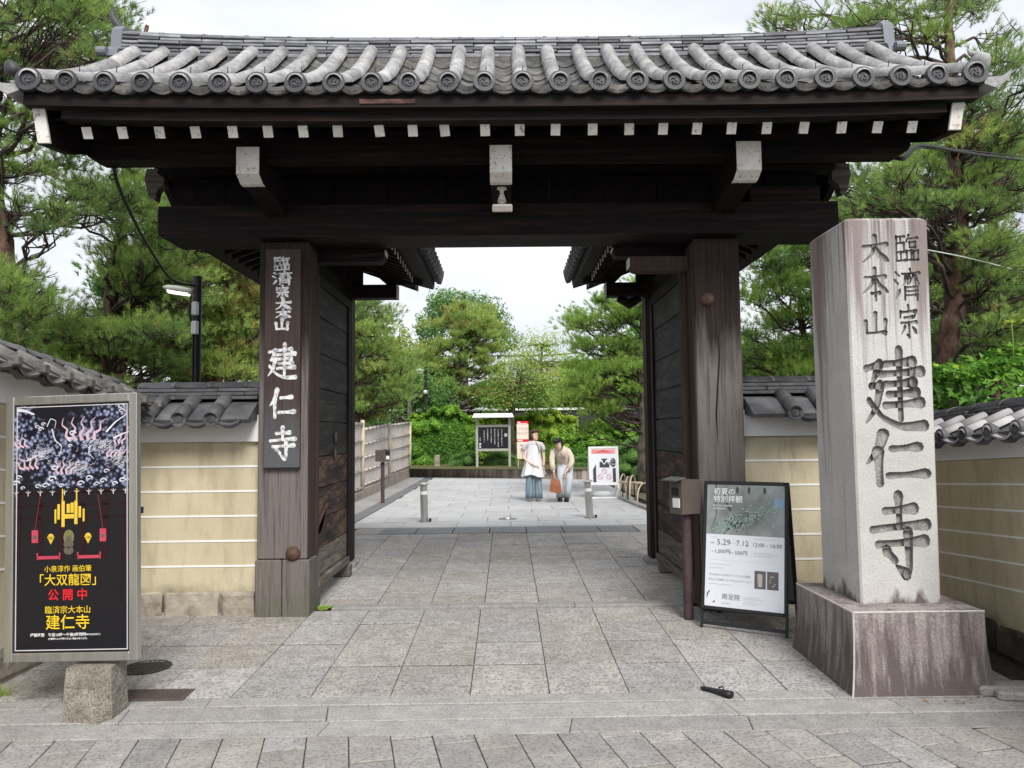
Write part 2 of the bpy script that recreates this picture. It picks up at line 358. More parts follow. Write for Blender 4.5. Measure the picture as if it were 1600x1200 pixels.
def leafmat(name, stops, sub=.4):
    m = bpy.data.materials.new(name); m.use_nodes = True; t = m.node_tree; N = t.nodes; K = t.links.new
    b = N['Principled BSDF']; b.inputs['Roughness'].default_value = .55; b.inputs['Specular IOR Level'].default_value = .25
    a = N.new('ShaderNodeAttribute'); a.attribute_name = 'tint'
    cr = N.new('ShaderNodeValToRGB'); els = cr.color_ramp.elements
    while len(els) < len(stops): els.new(.5)
    for e, (p, c) in zip(els, stops): e.position = p; e.color = (*c, 1)
    K(a.outputs['Fac'], cr.inputs['Fac']); K(cr.outputs['Color'], b.inputs['Base Color'])
    tr = N.new('ShaderNodeBsdfTranslucent'); K(cr.outputs['Color'], tr.inputs['Color'])
    ms = N.new('ShaderNodeMixShader'); ms.inputs[0].default_value = sub
    K(b.outputs[0], ms.inputs[1]); K(tr.outputs[0], ms.inputs[2]); K(ms.outputs[0], N['Material Output'].inputs['Surface'])
    return m
mt['needle'] = leafmat('pine_needles', [(0, (.065,.12,.045)), (.24, (.15,.26,.075)), (.52, (.26,.40,.10)), (.85, (.46,.60,.15)), (1, (.30,.21,.08))])
mt['needle_b'] = leafmat('bright_pine_needles', [(0, (.08,.16,.045)), (.3, (.18,.32,.065)), (.6, (.32,.50,.10)), (1, (.48,.62,.14))])
mt['leaf'] = leafmat('glossy_hedge_leaves', [(0, (.035,.10,.02)), (.4, (.11,.27,.035)), (.75, (.25,.47,.05)), (1, (.46,.62,.08))])
mt['leaf_y'] = leafmat('yellow_green_leaves', [(0, (.08,.18,.025)), (.4, (.24,.42,.045)), (1, (.55,.66,.09))])
mt['leaf_m'] = leafmat('maple_leaves', [(0, (.08,.17,.035)), (.4, (.20,.36,.07)), (.75, (.42,.48,.11)), (1, (.55,.33,.14))])
mt['leaf_d'] = leafmat('dark_broadleaf', [(0, (.04,.11,.035)), (.5, (.11,.24,.06)), (1, (.22,.40,.10))])

# ---------------------------------------------------------------- lettering by hand-drawn brush strokes (100 x 100 grid, y down)
K_ = {
'大': [[(12,40),(50,36),(88,33)], [(50,6),(49,38),(36,68),(8,92)], [(52,40),(64,66),(94,88)]],
'本': [[(14,30),(50,28),(86,27)], [(50,4),(50,96)], [(47,30),(34,54),(6,76)], [(53,30),(68,56),(94,72)], [(36,76),(64,75)]],
'山': [[(50,8),(50,80)], [(14,38),(17,82)], [(17,82),(84,78)], [(86,34),(84,86)]],
'宗': [[(50,2),(52,14)], [(14,20),(12,36)], [(14,21),(86,18),(78,34)], [(30,37),(70,35)], [(14,53),(86,51)], [(50,53),(50,94),(41,88)], [(32,64),(14,88)], [(66,64),(86,84)]],
'臨': [[(10,8),(9,92)], [(10,9),(42,8)], [(26,9),(26,29)], [(14,31),(40,30),(40,62)], [(14,62),(40,61)], [(26,62),(26,90)], [(9,92),(44,90)], [(60,3),(50,26)], [(57,16),(95,13)], [(62,28),(62,46)], [(62,28),(86,27),(86,46)], [(62,46),(86,45)], [(50,58),(51,90)], [(50,58),(69,57),(69,90)], [(51,89),(69,88)], [(77,58),(78,90)], [(77,58),(96,57),(95,90)], [(78,89),(95,88)]],
'濟': [[(8,12),(20,22)], [(3,36),(15,46)], [(5,90),(22,62)], [(60,2),(62,11)], [(30,16),(94,13)], [(44,20),(38,44),(29,52)], [(42,26),(52,25),(49,46)], [(56,22),(62,34),(56,46)], [(72,20),(63,32)], [(78,22),(78,46)], [(80,24),(92,48)], [(40,56),(38,94)], [(40,57),(84,55),(84,96)], [(40,69),(84,68)], [(40,81),(84,80)]],
'建': [[(36,17),(82,14),(80,40)], [(28,29),(95,26)], [(36,41),(82,39)], [(40,53),(86,51)], [(34,66),(93,63)], [(60,1),(59,82)], [(6,22),(28,17),(13,43),(28,42),(20,68),(3,86)], [(9,60),(30,80),(60,91),(97,90)]],
'仁': [[(32,5),(23,34),(5,58)], [(23,36),(24,95)], [(46,32),(86,29)], [(39,80),(96,77)]],
'寺': [[(27,19),(75,16)], [(50,1),(50,38)], [(6,42),(50,38),(94,36)], [(14,60),(90,56)], [(63,46),(63,90),(58,97),(42,86)], [(28,68),(41,80)]],
}
def smooth_path(pts, n=5):
    if len(pts) == 2:
        (a, b), (c, d) = pts; return [(a+(c-a)*i/n, b+(d-b)*i/n) for i in range(n+1)]
    out = []; q = [pts[0]]+list(pts)+[pts[-1]]
    for i in range(1, len(q)-2):
        for k in range(n):
            t = k/n; r = []
            for j in range(2):
                p0, p1, p2, p3 = (q[i+m][j] for m in (-1, 0, 1, 2))
                # tight tension keeps corners
                m1 = (p2-p0)*.28; m2 = (p3-p1)*.28
                r.append((2*t**3-3*t*t+1)*p1+(t**3-2*t*t+t)*m1+(-2*t**3+3*t*t)*p2+(t**3-t*t)*m2)
            out.append(tuple(r))
    out.append(tuple(pts[-1])); return out
def split_sharp(strokes_):
    out = []
    for st_ in strokes_:
        cur = [st_[0]]
        for i in range(1, len(st_)):
            cur.append(st_[i])
            if i < len(st_)-1:
                a = math.atan2(st_[i][1]-st_[i-1][1], st_[i][0]-st_[i-1][0]); b = math.atan2(st_[i+1][1]-st_[i][1], st_[i+1][0]-st_[i][0])
                d = abs((b-a+math.pi) % (2*math.pi)-math.pi)
                if d > 1.0: out.append(cur); cur = [st_[i]]
        out.append(cur)
    return out
K_ = {k: split_sharp(v) for k, v in K_.items()}
def brush(pts, w, rs):
    """outline polygon (y down grid) of one brush stroke of width w"""
    p = smooth_path(pts); n = len(p); Ls = []; Rs = []
    horiz = abs(pts[-1][0]-pts[0][0]) > 1.6*abs(pts[-1][1]-pts[0][1])
    for i in range(n):
        a = p[max(i-1, 0)]; b = p[min(i+1, n-1)]; dx, dy = b[0]-a[0], b[1]-a[1]; l = math.hypot(dx, dy) or 1
        nx, ny = -dy/l, dx/l; t = i/(n-1)
        if horiz: ww = w*(.80-.32*math.sin(math.pi*t)+.42*t)
        elif pts[-1][0] < pts[0][0]-14: ww = w*(1.2-.95*t**1.4)
        elif pts[-1][0] > pts[0][0]+14: ww = w*(.55+.8*math.sin(math.pi*min(1, t*1.05)*.72)-.75*max(0, t-.8)*4)
        else: ww = w*(1.18-.22*math.sin(math.pi*t)-.36*t)
        ww = max(ww, w*.16)*(1+rs.uniform(-.05, .05))/2
        Ls.append((p[i][0]+nx*ww, p[i][1]+ny*ww)); Rs.append((p[i][0]-nx*ww, p[i][1]-ny*ww))
    def capp(c, a, b, k=3):
        # rounded end between side points a and b
        out = []; ang0 = math.atan2(a[1]-c[1], a[0]-c[0]); r = math.hypot(a[0]-c[0], a[1]-c[1])
        for i in range(1, k+1):
            an = ang0-math.pi*i/(k+1); out.append((c[0]+math.cos(an)*r, c[1]+math.sin(an)*r))
        return out
    return Ls+capp(p[-1], Ls[-1], Rs[-1])+Rs[::-1]+capp(p[0], Rs[0], Ls[0])

def text_mesh(body, size, mat_, align='CENTER', off=0.0, vertical=False, ext=0.0):
    cu = bpy.data.curves.new('lettering', 'FONT')
    cu.body = '\n'.join(body) if vertical else body
    cu.size = size; cu.align_x = align; cu.align_y = 'CENTER' if not vertical else 'TOP'; cu.offset = off; cu.extrude = ext
    cu.resolution_u = 2; cu.space_line = .82 if vertical else 1.0
    o = bpy.data.objects.new('tmp', cu); COL.objects.link(o)
    dg = bpy.context.evaluated_depsgraph_get(); dg.update()
    me = bpy.data.meshes.new_from_object(o.evaluated_get(dg), depsgraph=dg)
    bpy.data.objects.remove(o); bpy.data.curves.remove(cu)
    me.materials.clear(); me.materials.append(mat_); return me
def put_text(body, size, u, v, fr, mat_, parent, lift=.002, name='lettering', **kw):
    me = text_mesh(body, size, mat_, **kw)
    O, U, W, N = fr
    return obj(name, me, parent, basis(O+U*u+W*v+N*lift, U, W, N))
def ribbon_poly(pts, w0, w1=None, n=6):
    p = smooth_path(pts, n); m = len(p); Ls, Rs = [], []
    for i in range(m):
        a = p[max(i-1, 0)]; b = p[min(i+1, m-1)]; dx, dy = b[0]-a[0], b[1]-a[1]; l = math.hypot(dx, dy) or 1
        t = i/(m-1); ww = (w0 if w1 is None else w0+(w1-w0)*t)/2
        Ls.append((p[i][0]-dy/l*ww, p[i][1]+dx/l*ww)); Rs.append((p[i][0]+dy/l*ww, p[i][1]-dx/l*ww))
    return Ls, Rs
class Print:
    """flat print on a panel: polygons in panel coordinates"""
    def __init__(s, fr, lift): s.fr = fr; s.l = lift; s.mb = MB()
    def pt(s, p): O, U, W, N = s.fr; return O+U*p[0]+W*p[1]+N*s.l
    def poly(s, pts): s.mb.add([s.pt(p) for p in pts], [tuple(range(len(pts)))])
    def rect(s, u0, v0, u1, v1): s.poly([(u0, v0), (u1, v0), (u1, v1), (u0, v1)])
    def rib(s, pts, w0, w1=None, n=6):
        Ls, Rs = ribbon_poly(pts, w0, w1, n)
        m = len(Ls); s.mb.add([s.pt(p) for p in Ls+Rs], [(i+m, i+1+m, i+1, i) for i in range(m-1)])
    def disc(s, u, v, r, n=14, ry=None): s.poly([(u+r*math.cos(2*math.pi*i/n), v+(ry or r)*math.sin(2*math.pi*i/n)) for i in range(n)])
    def ring(s, u, v, r, w_, n=20):
        o = [s.pt((u+r*math.cos(2*math.pi*i/n), v+r*math.sin(2*math.pi*i/n))) for i in range(n)]
        q = [s.pt((u+(r-w_)*math.cos(2*math.pi*i/n), v+(r-w_)*math.sin(2*math.pi*i/n))) for i in range(n)]
        s.mb.add(o+q, [(i, (i+1) % n, n+(i+1) % n, n+i) for i in range(n)])
    def build(s, name, m, parent): return s.mb.build(name, m, parent, kind='stuff') if len(s.mb.f) > 1 else s.mb.build(name, m, parent)
# ================================================================ THE SETTING
rg = random.Random(11)
def sheet(name, xs, ys, dz, m, kind='structure', label=None):
    mb = MB(); nx = len(xs)
    for y in ys:
        for x in xs: mb.v.append((x, y, G(y)+dz))
    for j in range(len(ys)-1):
        for i in range(nx-1):
            a = j*nx+i; mb.f.append((a, a+1, a+1+nx, a+nx)); mb.m.append(0)
    return mb.build(name, m, None, kind=kind, label=label)
YS = [-60, -8, 4.37, 4.95, 7.05, 11.4, 17.5, 60, 400, 1500]
sheet('ground', [-900, -60, -8, 8, 60, 900], YS, -.045, mt['asphalt'])
def slab(name, poly, m, parent, top=0.0, th=.03, gap=.006, ch=.004, tilt=True, zf=G, cross=.006):
    """one stone: poly = 4 xy corners ccw, shrunk by the joint, chamfered top"""
    c = Vector((sum(p[0] for p in poly)/4, sum(p[1] for p in poly)/4))
    P4 = [Vector(p) for p in poly]; e1 = (P4[3]-P4[0]).normalized(); e2 = (P4[2]-P4[1]).normalized()
    poly = [P4[0]+e1*cross, P4[1]+e2*cross, P4[2]-e2*cross, P4[3]-e1*cross]
    def ins(d): 
        out = []
        n = len(poly)
        for i in range(n):
            p = Vector(poly[i]); a = (Vector(poly[i-1])-p).normalized(); b = (Vector(poly[(i+1) % n])-p).normalized()
            s_ = abs(a.x*b.y-a.y*b.x) or 1
            out.append(p+(a+b)*d/s_)
        return out
    dz = rg.uniform(-.0022, .0022); tx, ty = rg.uniform(-.004, .004), rg.uniform(-.004, .004)
    mb = MB(); A = ins(gap); B = ins(gap+ch)
    def h(p, o): return (p.x, p.y, zf(p.y)+top+dz+o+tx*(p.x-c.x)+ty*(p.y-c.y))
    v = [h(p, -th) for p in A]+[h(p, -ch) for p in A]+[h(p, 0) for p in B]; n = len(A)
    f = [tuple(range(2*n, 3*n))]
    for k in (0, n):
        f += [(i+k, (i+1) % n+k, (i+1) % n+k+n, i+k+n) for i in range(n)]
    mb.add(v, f)
    base = Vector((c.x, c.y, zf(c.y)+top)); mb.v = [tuple(Vector(q)-base) for q in mb.v]
    return obj(name, mb.mesh(name, m), parent, Matrix.Translation(base))
J = .511; X0 = -.248
# --- forecourt of granite slabs in front of the threshold
fc = sheet('forecourt', [-3.9, 3.9], [4.94, 7.05, 7.2], -.008, mt['joint'])
rows = [4.96, 5.54, 6.07, 6.62, 7.06]
cols = [X0+J*k for k in range(-7, 8)]
for j in range(4):
    for i in range(len(cols)-1):
        a, b = cols[i], cols[i+1]
        sh = (rg.uniform(-.03, .03) if abs(a) > 1.6 else 0)
        slab('paving_slab', [(a, rows[j]+sh*0), (b, rows[j]), (b, rows[j+1]), (a, rows[j+1])], mt['paver'], fc, gap=.003, ch=.002, cross=.0095)
# --- passage under the gate
pa = sheet('passage', [-2.9, 2.9], [7.05, 11.4, 11.62], -.008, mt['joint'])
for (a, b) in ((-1.62, -.55), (-.55, .62), (.62, 1.66)):
    slab('threshold_stone', [(a, 7.062), (b, 7.062), (b, 7.20), (a, 7.20)], mt['kerb'], pa, top=.022, th=.05, gap=.002, ch=.006, cross=.001)
for i in range(-5, 6):
    a, b = X0+.03+J*i, X0+.03+J*(i+1); y = 7.20; first = True
    while y < 11.5:
        y2 = y+(rg.choice((.30, .42, .55)) if first and i % 2 else rg.uniform(.50, .60)); first = False
        if 11.55-y2 < .28: y2 = 11.55
        slab('paving_slab', [(a, y), (b, y), (b, y2), (a, y2)], mt['paver'], pa, gap=.003, ch=.003, cross=.009); y = y2
# --- three courses of long kerb stones between forecourt and street
kb = sheet('kerb_strip', [-7, 7], [4.30, 4.37, 4.95], -.014, mt['joint'])
def course(y0, y1, cuts, top, sk=0.0):
    for a, b in zip(cuts, cuts[1:]):
        slab('kerb_stone', [(a+sk, y0), (b+sk, y0), (b+sk*.2, y1), (a+sk*.2, y1)], mt['kerb'], kb, top=top, th=.05, gap=.002, ch=.005, cross=.003)
course(4.81, 4.957, [-6, -4.4, -2.9, -1.9, 1.45, 2.02, 3.3, 4.6, 6], .004, .02)
course(4.585, 4.81, [-6, -3.6, -2.35, -1.13, 1.32, 2.35, 3.4, 5, 6.3], 0, .05)
course(4.375, 4.585, [-6, -4.1, -2.6, -1.05, .38, 1.42, 3.1, 4.7, 6.2], -.004, -.04)
# --- street of staggered blocks laid at a slant
st = sheet('street', [-9, 9], [1.0, 4.37], -.008, mt['joint'])
an = R(-12.0); dv = Vector((math.sin(an), math.cos(an))); du = Vector((math.cos(an), -math.sin(an)))
n_b = 0; O2 = PG(544.5, 1148); O2 = Vector((O2.x, O2.y)); rb = []
for i in range(-27, 27):
    for j in range(-7, 4):
        o = O2+du*(.2285*i)+dv*(.385*(j-(i % 3)/3))
        q = [o, o+du*.2285, o+du*.2285+dv*.385, o+dv*.385]
        # clip against the kerb line y=4.33 by trimming the far end
        def cl(p, d):
            if p.y > 4.372: t = (p.y-4.372)/d.y; return p-d*t
            return p
        if min(p.y for p in q) > 4.32 or max(p.y for p in q) < 2.9 or abs(q[0].x) > 4.9: continue
        q = [q[0], q[1], cl(q[2], dv), cl(q[3], dv)]
        if (q[3]-q[0]).dot(dv) < .02 and (q[2]-q[1]).dot(dv) < .02: continue
        small = min((q[3]-q[0]).dot(dv), (q[2]-q[1]).dot(dv))
        if small < .02: q = [q[0] if (q[3]-q[0]).dot(dv) >= .02 else q[3]-dv*.02, q[1] if (q[2]-q[1]).dot(dv) >= .02 else q[2]-dv*.02, q[2], q[3]]
        rb.append((abs(o.x)+abs(o.y-4)*2, q))
rb.sort(key=lambda t: t[0])
for _, q in rb[:298]: slab('paving_block', [tuple(p) for p in q], mt['block'], st, gap=.003, ch=.003, cross=.0045)
# --- courtyard
cy = sheet('courtyard', [-3.6, 3.1], [11.6, 17.5, 29], -.008, mt['joint'])
y = 12.02; j = 0; cyl = [12.02]
# long white rim stone, then slabs
for a in np.arange(-2.62, 2.9, .92):
    slab('rim_stone', [(a, 12.31), (a+.92, 12.31), (a+.92, 12.43), (a, 12.43)], mt['kerb'], cy, top=.004, gap=.002, ch=.003)
y = 12.44; nsl = 0
while y < 27.6:
    off = (j % 2)*.45+rg.uniform(-.05, .05); a = -2.62-.9+off
    while a < 3.0:
        a0, b0 = max(a, -2.62), min(a+.9, 3.0 if y > 17 else 2.9)
        if b0-a0 > .12 and nsl < 296:
            slab('courtyard_slab', [(a0, y), (b0, y), (b0, y+.75), (a0, y+.75)], mt['court'], cy, gap=.004, ch=.003, cross=.016); nsl += 1
        a += .9
    y += .75; j += 1
for a in np.arange(12.1, 27, 2.2):
    slab('edge_slab', [(-3.5, a), (-2.92, a), (-2.92, a+2.2), (-3.5, a+2.2)], mt['kerb'], cy, gap=.006, ch=.004)
# drain gratings: a row across the passage end and a run beside the fence
for k in range(7):
    x = -1.98+k*.57
    mb = MB(); z = G(11.8)
    mb.box(x+.01, x+.56, 11.60, 11.62, z-.015, z+.002); mb.box(x+.01, x+.56, 12.28, 12.30, z-.015, z+.002)
    for q in range(16): mb.box(x+.012+q*.0345, x+.040+q*.0345, 11.62, 12.28, z-.015, z+.001)
    mb.build('drain_grating', mt['grate'], cy)
for a in (-2.9, -2.4): slab('paving_slab', [(a, 11.58), (a+.45, 11.58), (a+.45, 12.30), (a, 12.30)], mt['paver'], cy, gap=.004)
slab('paving_slab', [(2.03, 11.58), (2.9, 11.58), (2.9, 12.30), (2.03, 12.30)], mt['paver'], cy, gap=.004)
for k in range(16):
    y0 = 12.45+k*.95; mb = MB()
    for q in range(6): mb.box(-2.91+q*.046, -2.878+q*.046, y0, y0+.93, G(y0)-.02, G(y0)+.001)
    for q in range(3): mb.box(-2.915, -2.635, y0+q*.45, y0+.02+q*.45, G(y0)-.02, G(y0)-.001)
    mb.build('drain_grating', mt['grate'], cy)

# ---- garden earth
def bed(name, pts, z, m):
    mb = MB(); n = len(pts)
    mb.add([(p[0], p[1], z if len(p) < 3 else p[2]) for p in pts], [tuple(range(n))]); return mb.build(name, m, None, kind='structure')
bed('garden_bed', [(3.04, 13.0), (12, 13.0), (12, 24.9), (3.04, 24.9)], G(17)+.03, mt['soil'])
bed('planting_bed', [(-7, 28.3, .40), (2.9, 25.0, .40), (12, 25.0, .45), (12, 60, .9), (-12, 60, .9), (-12, 28.3, .45)], .42, mt['moss'])
bed('planting_bed', [(-12, 7.6), (-3.75, 7.6), (-3.75, 28.2), (-12, 28.2)], .1, mt['soil'])
bed('planting_bed', [(3.9, 7.6), (14, 7.6), (14, 12.9), (3.9, 12.9)], .1, mt['soil'])
# moss tuft by the left post
def tuftpatch(name, c, r, n, h, m, label):
    mb = MB(); q = random.Random(3)
    for _ in range(n):
        a = q.random()*6.28; d = r*q.random()*(1+.5*math.sin(a*3)); x, yy = c[0]+d*math.cos(a), c[1]+d*.7*math.sin(a)
        b = q.random()*6.28; hh = h*q.uniform(.4, 1)
        mb.add([(x-.004*math.cos(b), yy-.004*math.sin(b), G(yy)), (x+.004*math.cos(b), yy+.004*math.sin(b), G(yy)), (x+q.uniform(-.02, .02), yy+q.uniform(-.02, .02), G(yy)+hh)], [(0, 1, 2)])
    me = mb.mesh(name, m); at = me.attributes.new('tint', 'FLOAT', 'FACE'); at.data.foreach_set('value', [q.uniform(.5, 1) for _ in mb.f])
    obj(name, me, None, None, label, 'moss', kind='stuff')
c = PG(506, 950); tuftpatch('moss_patch', c, .085, 900, .022, mt['needle_b'], 'bright moss tuft growing at the foot of the left gate post')
c = PG(8, 1088); tuftpatch('weed', (c.x-.05, c.y), .07, 160, .09, mt['leaf_y'], 'small weed on the ground behind the poster board')

# manhole lid, rectangular cover
c = PG(229, 1043)
m_ = thing('manhole_cover', 'round dark iron manhole lid in the paving behind the poster board', 'manhole', (c.x, c.y, G(c.y)))
mb = MB(); mb.lathe([(.0, .001), (.17, .001), (.17, .006), (.155, .006), (.15, .003), (.0, .004)], (c.x, c.y, G(c.y)), n=28)
for i in range(-4, 5):
    for j in range(-4, 5):
        if i*i+j*j < 18: mb.box(c.x+i*.032-.009, c.x+i*.032+.009, c.y+j*.032-.004, c.y+j*.032+.004, G(c.y)+.003, G(c.y)+.006)
mb.build('lid', flat('manhole_iron', (.035, .037, .042), .5, .4), m_)
c = PG(246, 1087); z = G(c.y)+.001
m_ = thing('access_cover', 'rusty brown rectangular steel cover with two inset handles in the paving', 'access cover', (c.x, c.y, z))
mb = MB(); x0, x1, y0, y1 = c.x-.26, c.x+.19, c.y-.09, c.y+.09
mb.box(x0, x1, y0, y1, z, z+.005)
for i in range(14): mb.box(x0+.02+i*.03, x0+.03+i*.03, y0+.02, y1-.02, z+.004, z+.008)
mb.build('plate', flat('worn_brown_iron', (.085,.065,.058), .7), m_)
mb = MB(); mb.box(x0-.015, x1+.015, y0-.015, y0, z, z+.007); mb.box(x0-.015, x1+.015, y1, y1+.015, z, z+.007); mb.box(x0-.015, x0, y0, y1, z, z+.007); mb.box(x1, x1+.015, y0, y1, z, z+.007)
mb.build('rim', flat('worn_brown_iron_rim', (.10,.08,.07), .7), m_)
# ================================================================ TILES (shared meshes)
def half_tube(L_, r, t=.010, n=10, taper=.955):
    """cover tile lying along -Y(downslope) .. from y=0 (upper) to y=-L, axis at z=0"""
    mb = MB(); rings = []
    for (y, rr) in ((0, r*taper), (-L_*.12, r*taper), (-L_*.13, r), (-L_, r)):
        rings.append([(rr*math.cos(math.pi*k/n), y, rr*math.sin(math.pi*k/n)) for k in range(n+1)])
    rings.append([((r-t)*math.cos(math.pi*k/n), -L_, (r-t)*math.sin(math.pi*k/n)) for k in range(n+1)])
    vs_ = [q for g in rings for q in g]; fs = []
    for i in range(4):
        for k in range(n): a = i*(n+1)+k; fs.append((a, a+1, a+n+2, a+n+1))
    mb.add(vs_, fs); return mb
def pan(L_, wd, sag, t=.016, n=7):
    mb = MB(); 
    def arc(y, o): return [(-wd/2+wd*k/n, y, -sag*math.sin(math.pi*k/n)+o) for k in range(n+1)]
    rows_ = [arc(0, 0), arc(-L_, .012), arc(-L_, .012-t)]
    vs_ = [q for g in rows_ for q in g]; fs = []
    for i in range(2):
        for k in range(n): a = i*(n+1)+k; fs.append((a, a+1, a+n+2, a+n+1))
    mb.add(vs_, fs); return mb
def disc_mb(r, L_=.05, n=20):
    """eave end disc facing -Y, with rim, comma swirl and beads"""
    mb = MB()
    mb.lathe([(r*.0, -.004), (r*.62, -.006), (r*.63, .002), (r*.98, .002), (r, -.001), (r, -.02), (r*.9, -L_), (0, -L_)], (0, 0, 0), (0, -1, 0), n=n)
    def P2(a, d): return (d*math.cos(a), -.001, d*math.sin(a))
    for k in range(14):
        a = 2*math.pi*k/14; c = (r*.53*math.cos(a), 0, r*.53*math.sin(a)); q = r*.055
        mb.add([(c[0]-q, -.003+.004, c[2]-q), (c[0]+q, .001, c[2]-q), (c[0]+q, .001, c[2]+q), (c[0]-q, .001, c[2]+q), (c[0], -.006, c[2])], [(0,1,4),(1,2,4),(2,3,4),(3,0,4)])
    for k in range(3):
        a0 = 2*math.pi*k/3; o = []; inn = []
        for i in range(8):
            t = i/7; a = a0+t*2.3; d = r*(.12+.28*t); wd_ = r*.11*(1-t)+.002
            o.append(((d+wd_)*math.cos(a), -.006*(1-t)-.001, (d+wd_)*math.sin(a))); inn.append(((d-wd_)*math.cos(a), -.006*(1-t)-.001, (d-wd_)*math.sin(a)))
        mb.add(o+inn, [(i, i+1, i+9, i+8) for i in range(7)])
    return mb
def lip_mb(wd, sag, h=.05, d=.05, n=8):
    """eave pan tile with a deep curved front lip"""
    mb = MB()
    A = [(-wd/2+wd*k/n, 0, -sag*math.sin(math.pi*k/n)) for k in range(n+1)]
    top_b = [(x, .16, z+.01) for x, _, z in A]; top_f = [(x, 0, z+.004) for x, _, z in A]
    bot_f = [(x, 0, z-h*(.55+.45*math.sin(math.pi*k/n))) for k, (x, _, z) in enumerate(A)]; bot_b = [(x, d, z) for x, _, z in bot_f]
    rings = [top_b, top_f, bot_f, bot_b]; vs_ = [q for g in rings for q in g]; fs = []
    for i in range(3):
        for k in range(n): a = i*(n+1)+k; fs.append((a, a+1, a+n+2, a+n+1))
    # relief scroll on the lip
    mb.add(vs_, fs)
    for s_ in (-1, 1):
        for q in range(3):
            x = s_*wd*(.10+.11*q); k = (x+wd/2)/wd; z = -sag*math.sin(math.pi*k)-h*.45
            mb.add([(x-.012, -.004, z), (x, -.004, z-.008), (x+.012, -.004, z), (x, -.004, z+.008)], [(0, 1, 2, 3)])
    return mb

# ================================================================ THE GATE
gate = thing('temple_gate', 'large dark timber temple gate with grey tiled roof and open plank doors', 'gate', (0, 6.9, 0))
YP = 6.86                                   # front face of the main posts
YE = 5.45                                   # plane of the eave discs
YRD = 7.14                                  # ridge line
zd = zz(127, YE, 790); RY, RZ = 7.0, zz(80, 7.0, 790)
def rprof(t):   # t 0 (ridge) .. 1 (eave): concave slope, axis of the cover tiles
    return RY+(YE-RY)*t, RZ-(RZ-zd)*(1.36*t-.36*t*t)
def roof_z(y): return rprof(min(1, max(0, (RY-y)/(RY-YE))))[1]
# --- main posts
def post_piece(parent, name, x0, x1, y0, y1, z0, z1, c, m, flare=0.0):
    mb = MB(); mb.box(x0, x1, y0, y1, z0, z1, c); return mb.build(name, m, parent)
pl0, pl1 = xx(405, YP, 500), xx(480.5, YP, 700)
pr0, pr1 = xx(1086, YP, 500), xx(1161, YP, 600)
ztop = zz(367, 6.72)-.055
lp = post_piece(gate, 'main_post', pl0, pl1, YP, YP+.42, .50, ztop+.05, .012, mt['post'])
mid = (pl0+pl1)/2
post_piece(lp, 'spliced_foot', pl0-.012, mid-.003, YP-.008, YP+.42, -.02, .497, .01, mt['post'])
post_piece(lp, 'spliced_foot', mid+.003, pl1+.022, YP-.006, YP+.42, -.02, .497, .01, mt['post'])
rp_ = post_piece(gate, 'main_post', pr0, pr1, YP, YP+.42, .0, ztop+.05, .012, mt['post'])
rp_['label'] = 'right main post bleached brown with a deep vertical crack'
# crack strip
mb = MB(); c = P(1120, 600, YP)
mb.tube([(P(1121, 490, YP).x, YP+.004, zz(490, YP)), (P(1124, 560, YP).x, YP+.003, zz(560, YP)), (P(1119, 640, YP).x, YP+.004, zz(650, YP)), (P(1123, 720, YP).x, YP+.004, zz(730, YP))], [.002, .008, .009, .002], n=6)
mb.build('crack', flat('deep_crack', (.006, .005, .004)), rp_)
# door jambs, brown, on the inner sides of the posts
mb = MB(); mb.box(pl1+.003, pl1+.012, YP+.015, 7.11, .50, ztop, .002); mb.build('door_jamb', mt['post_edge'], gate)
mb = MB(); mb.box(pr0-.012, pr0-.003, YP+.015, 7.11, .02, ztop, .002); mb.build('door_jamb', mt['post_edge'], gate)
# corner boards of the left post (the post shows a lighter strip beside the plaque)
for (px, py, par) in ((458, 865, lp), (1105, 468, rp_)):
    c = P(px, py, YP); mb = MB(); mb.lathe([(.0, .062), (.012, .060), (.014, .050), (.03, .046), (.052, .030), (.064, .010), (.066, 0), (0, 0)], (c.x, YP, c.z), (0, -1, 0), 20)
    mb.build('iron_boss', mt['iron'], par, auto=40)
# --- lintel
lx0, lx1 = xx(246, 6.72, 345), xx(1311, 6.72, 345); lz1, lz0 = zz(318, 6.72), zz(367, 6.72)
def beamX(name, x0, x1, y0, y1, z0, z1, cut, m, parent, c=.008):
    """beam along X whose lower ends are cut on the slant"""
    mb = MB(); fr = (Vector((0, y1, 0)), Vector((1, 0, 0)), Vector((0, 0, 1)), Vector((0, -1, 0)))
    poly = [(x0+cut, z0), (x1-cut, z0), (x1-cut*.3, z0+cut*.34), (x1, z0+cut*.8), (x1, z1), (x0, z1), (x0, z0+cut*.8), (x0+cut*.3, z0+cut*.34)]
    mb.prism(poly, fr, 0, y1-y0-c); mb.prism(poly, fr, y1-y0-c, y1-y0, .998)
    return mb.build(name, m, parent)
mb = MB(); lint = beamX('lintel', lx0, lx1, 6.72, 7.17, lz0, lz1, .05, mt['wood_h'], gate)
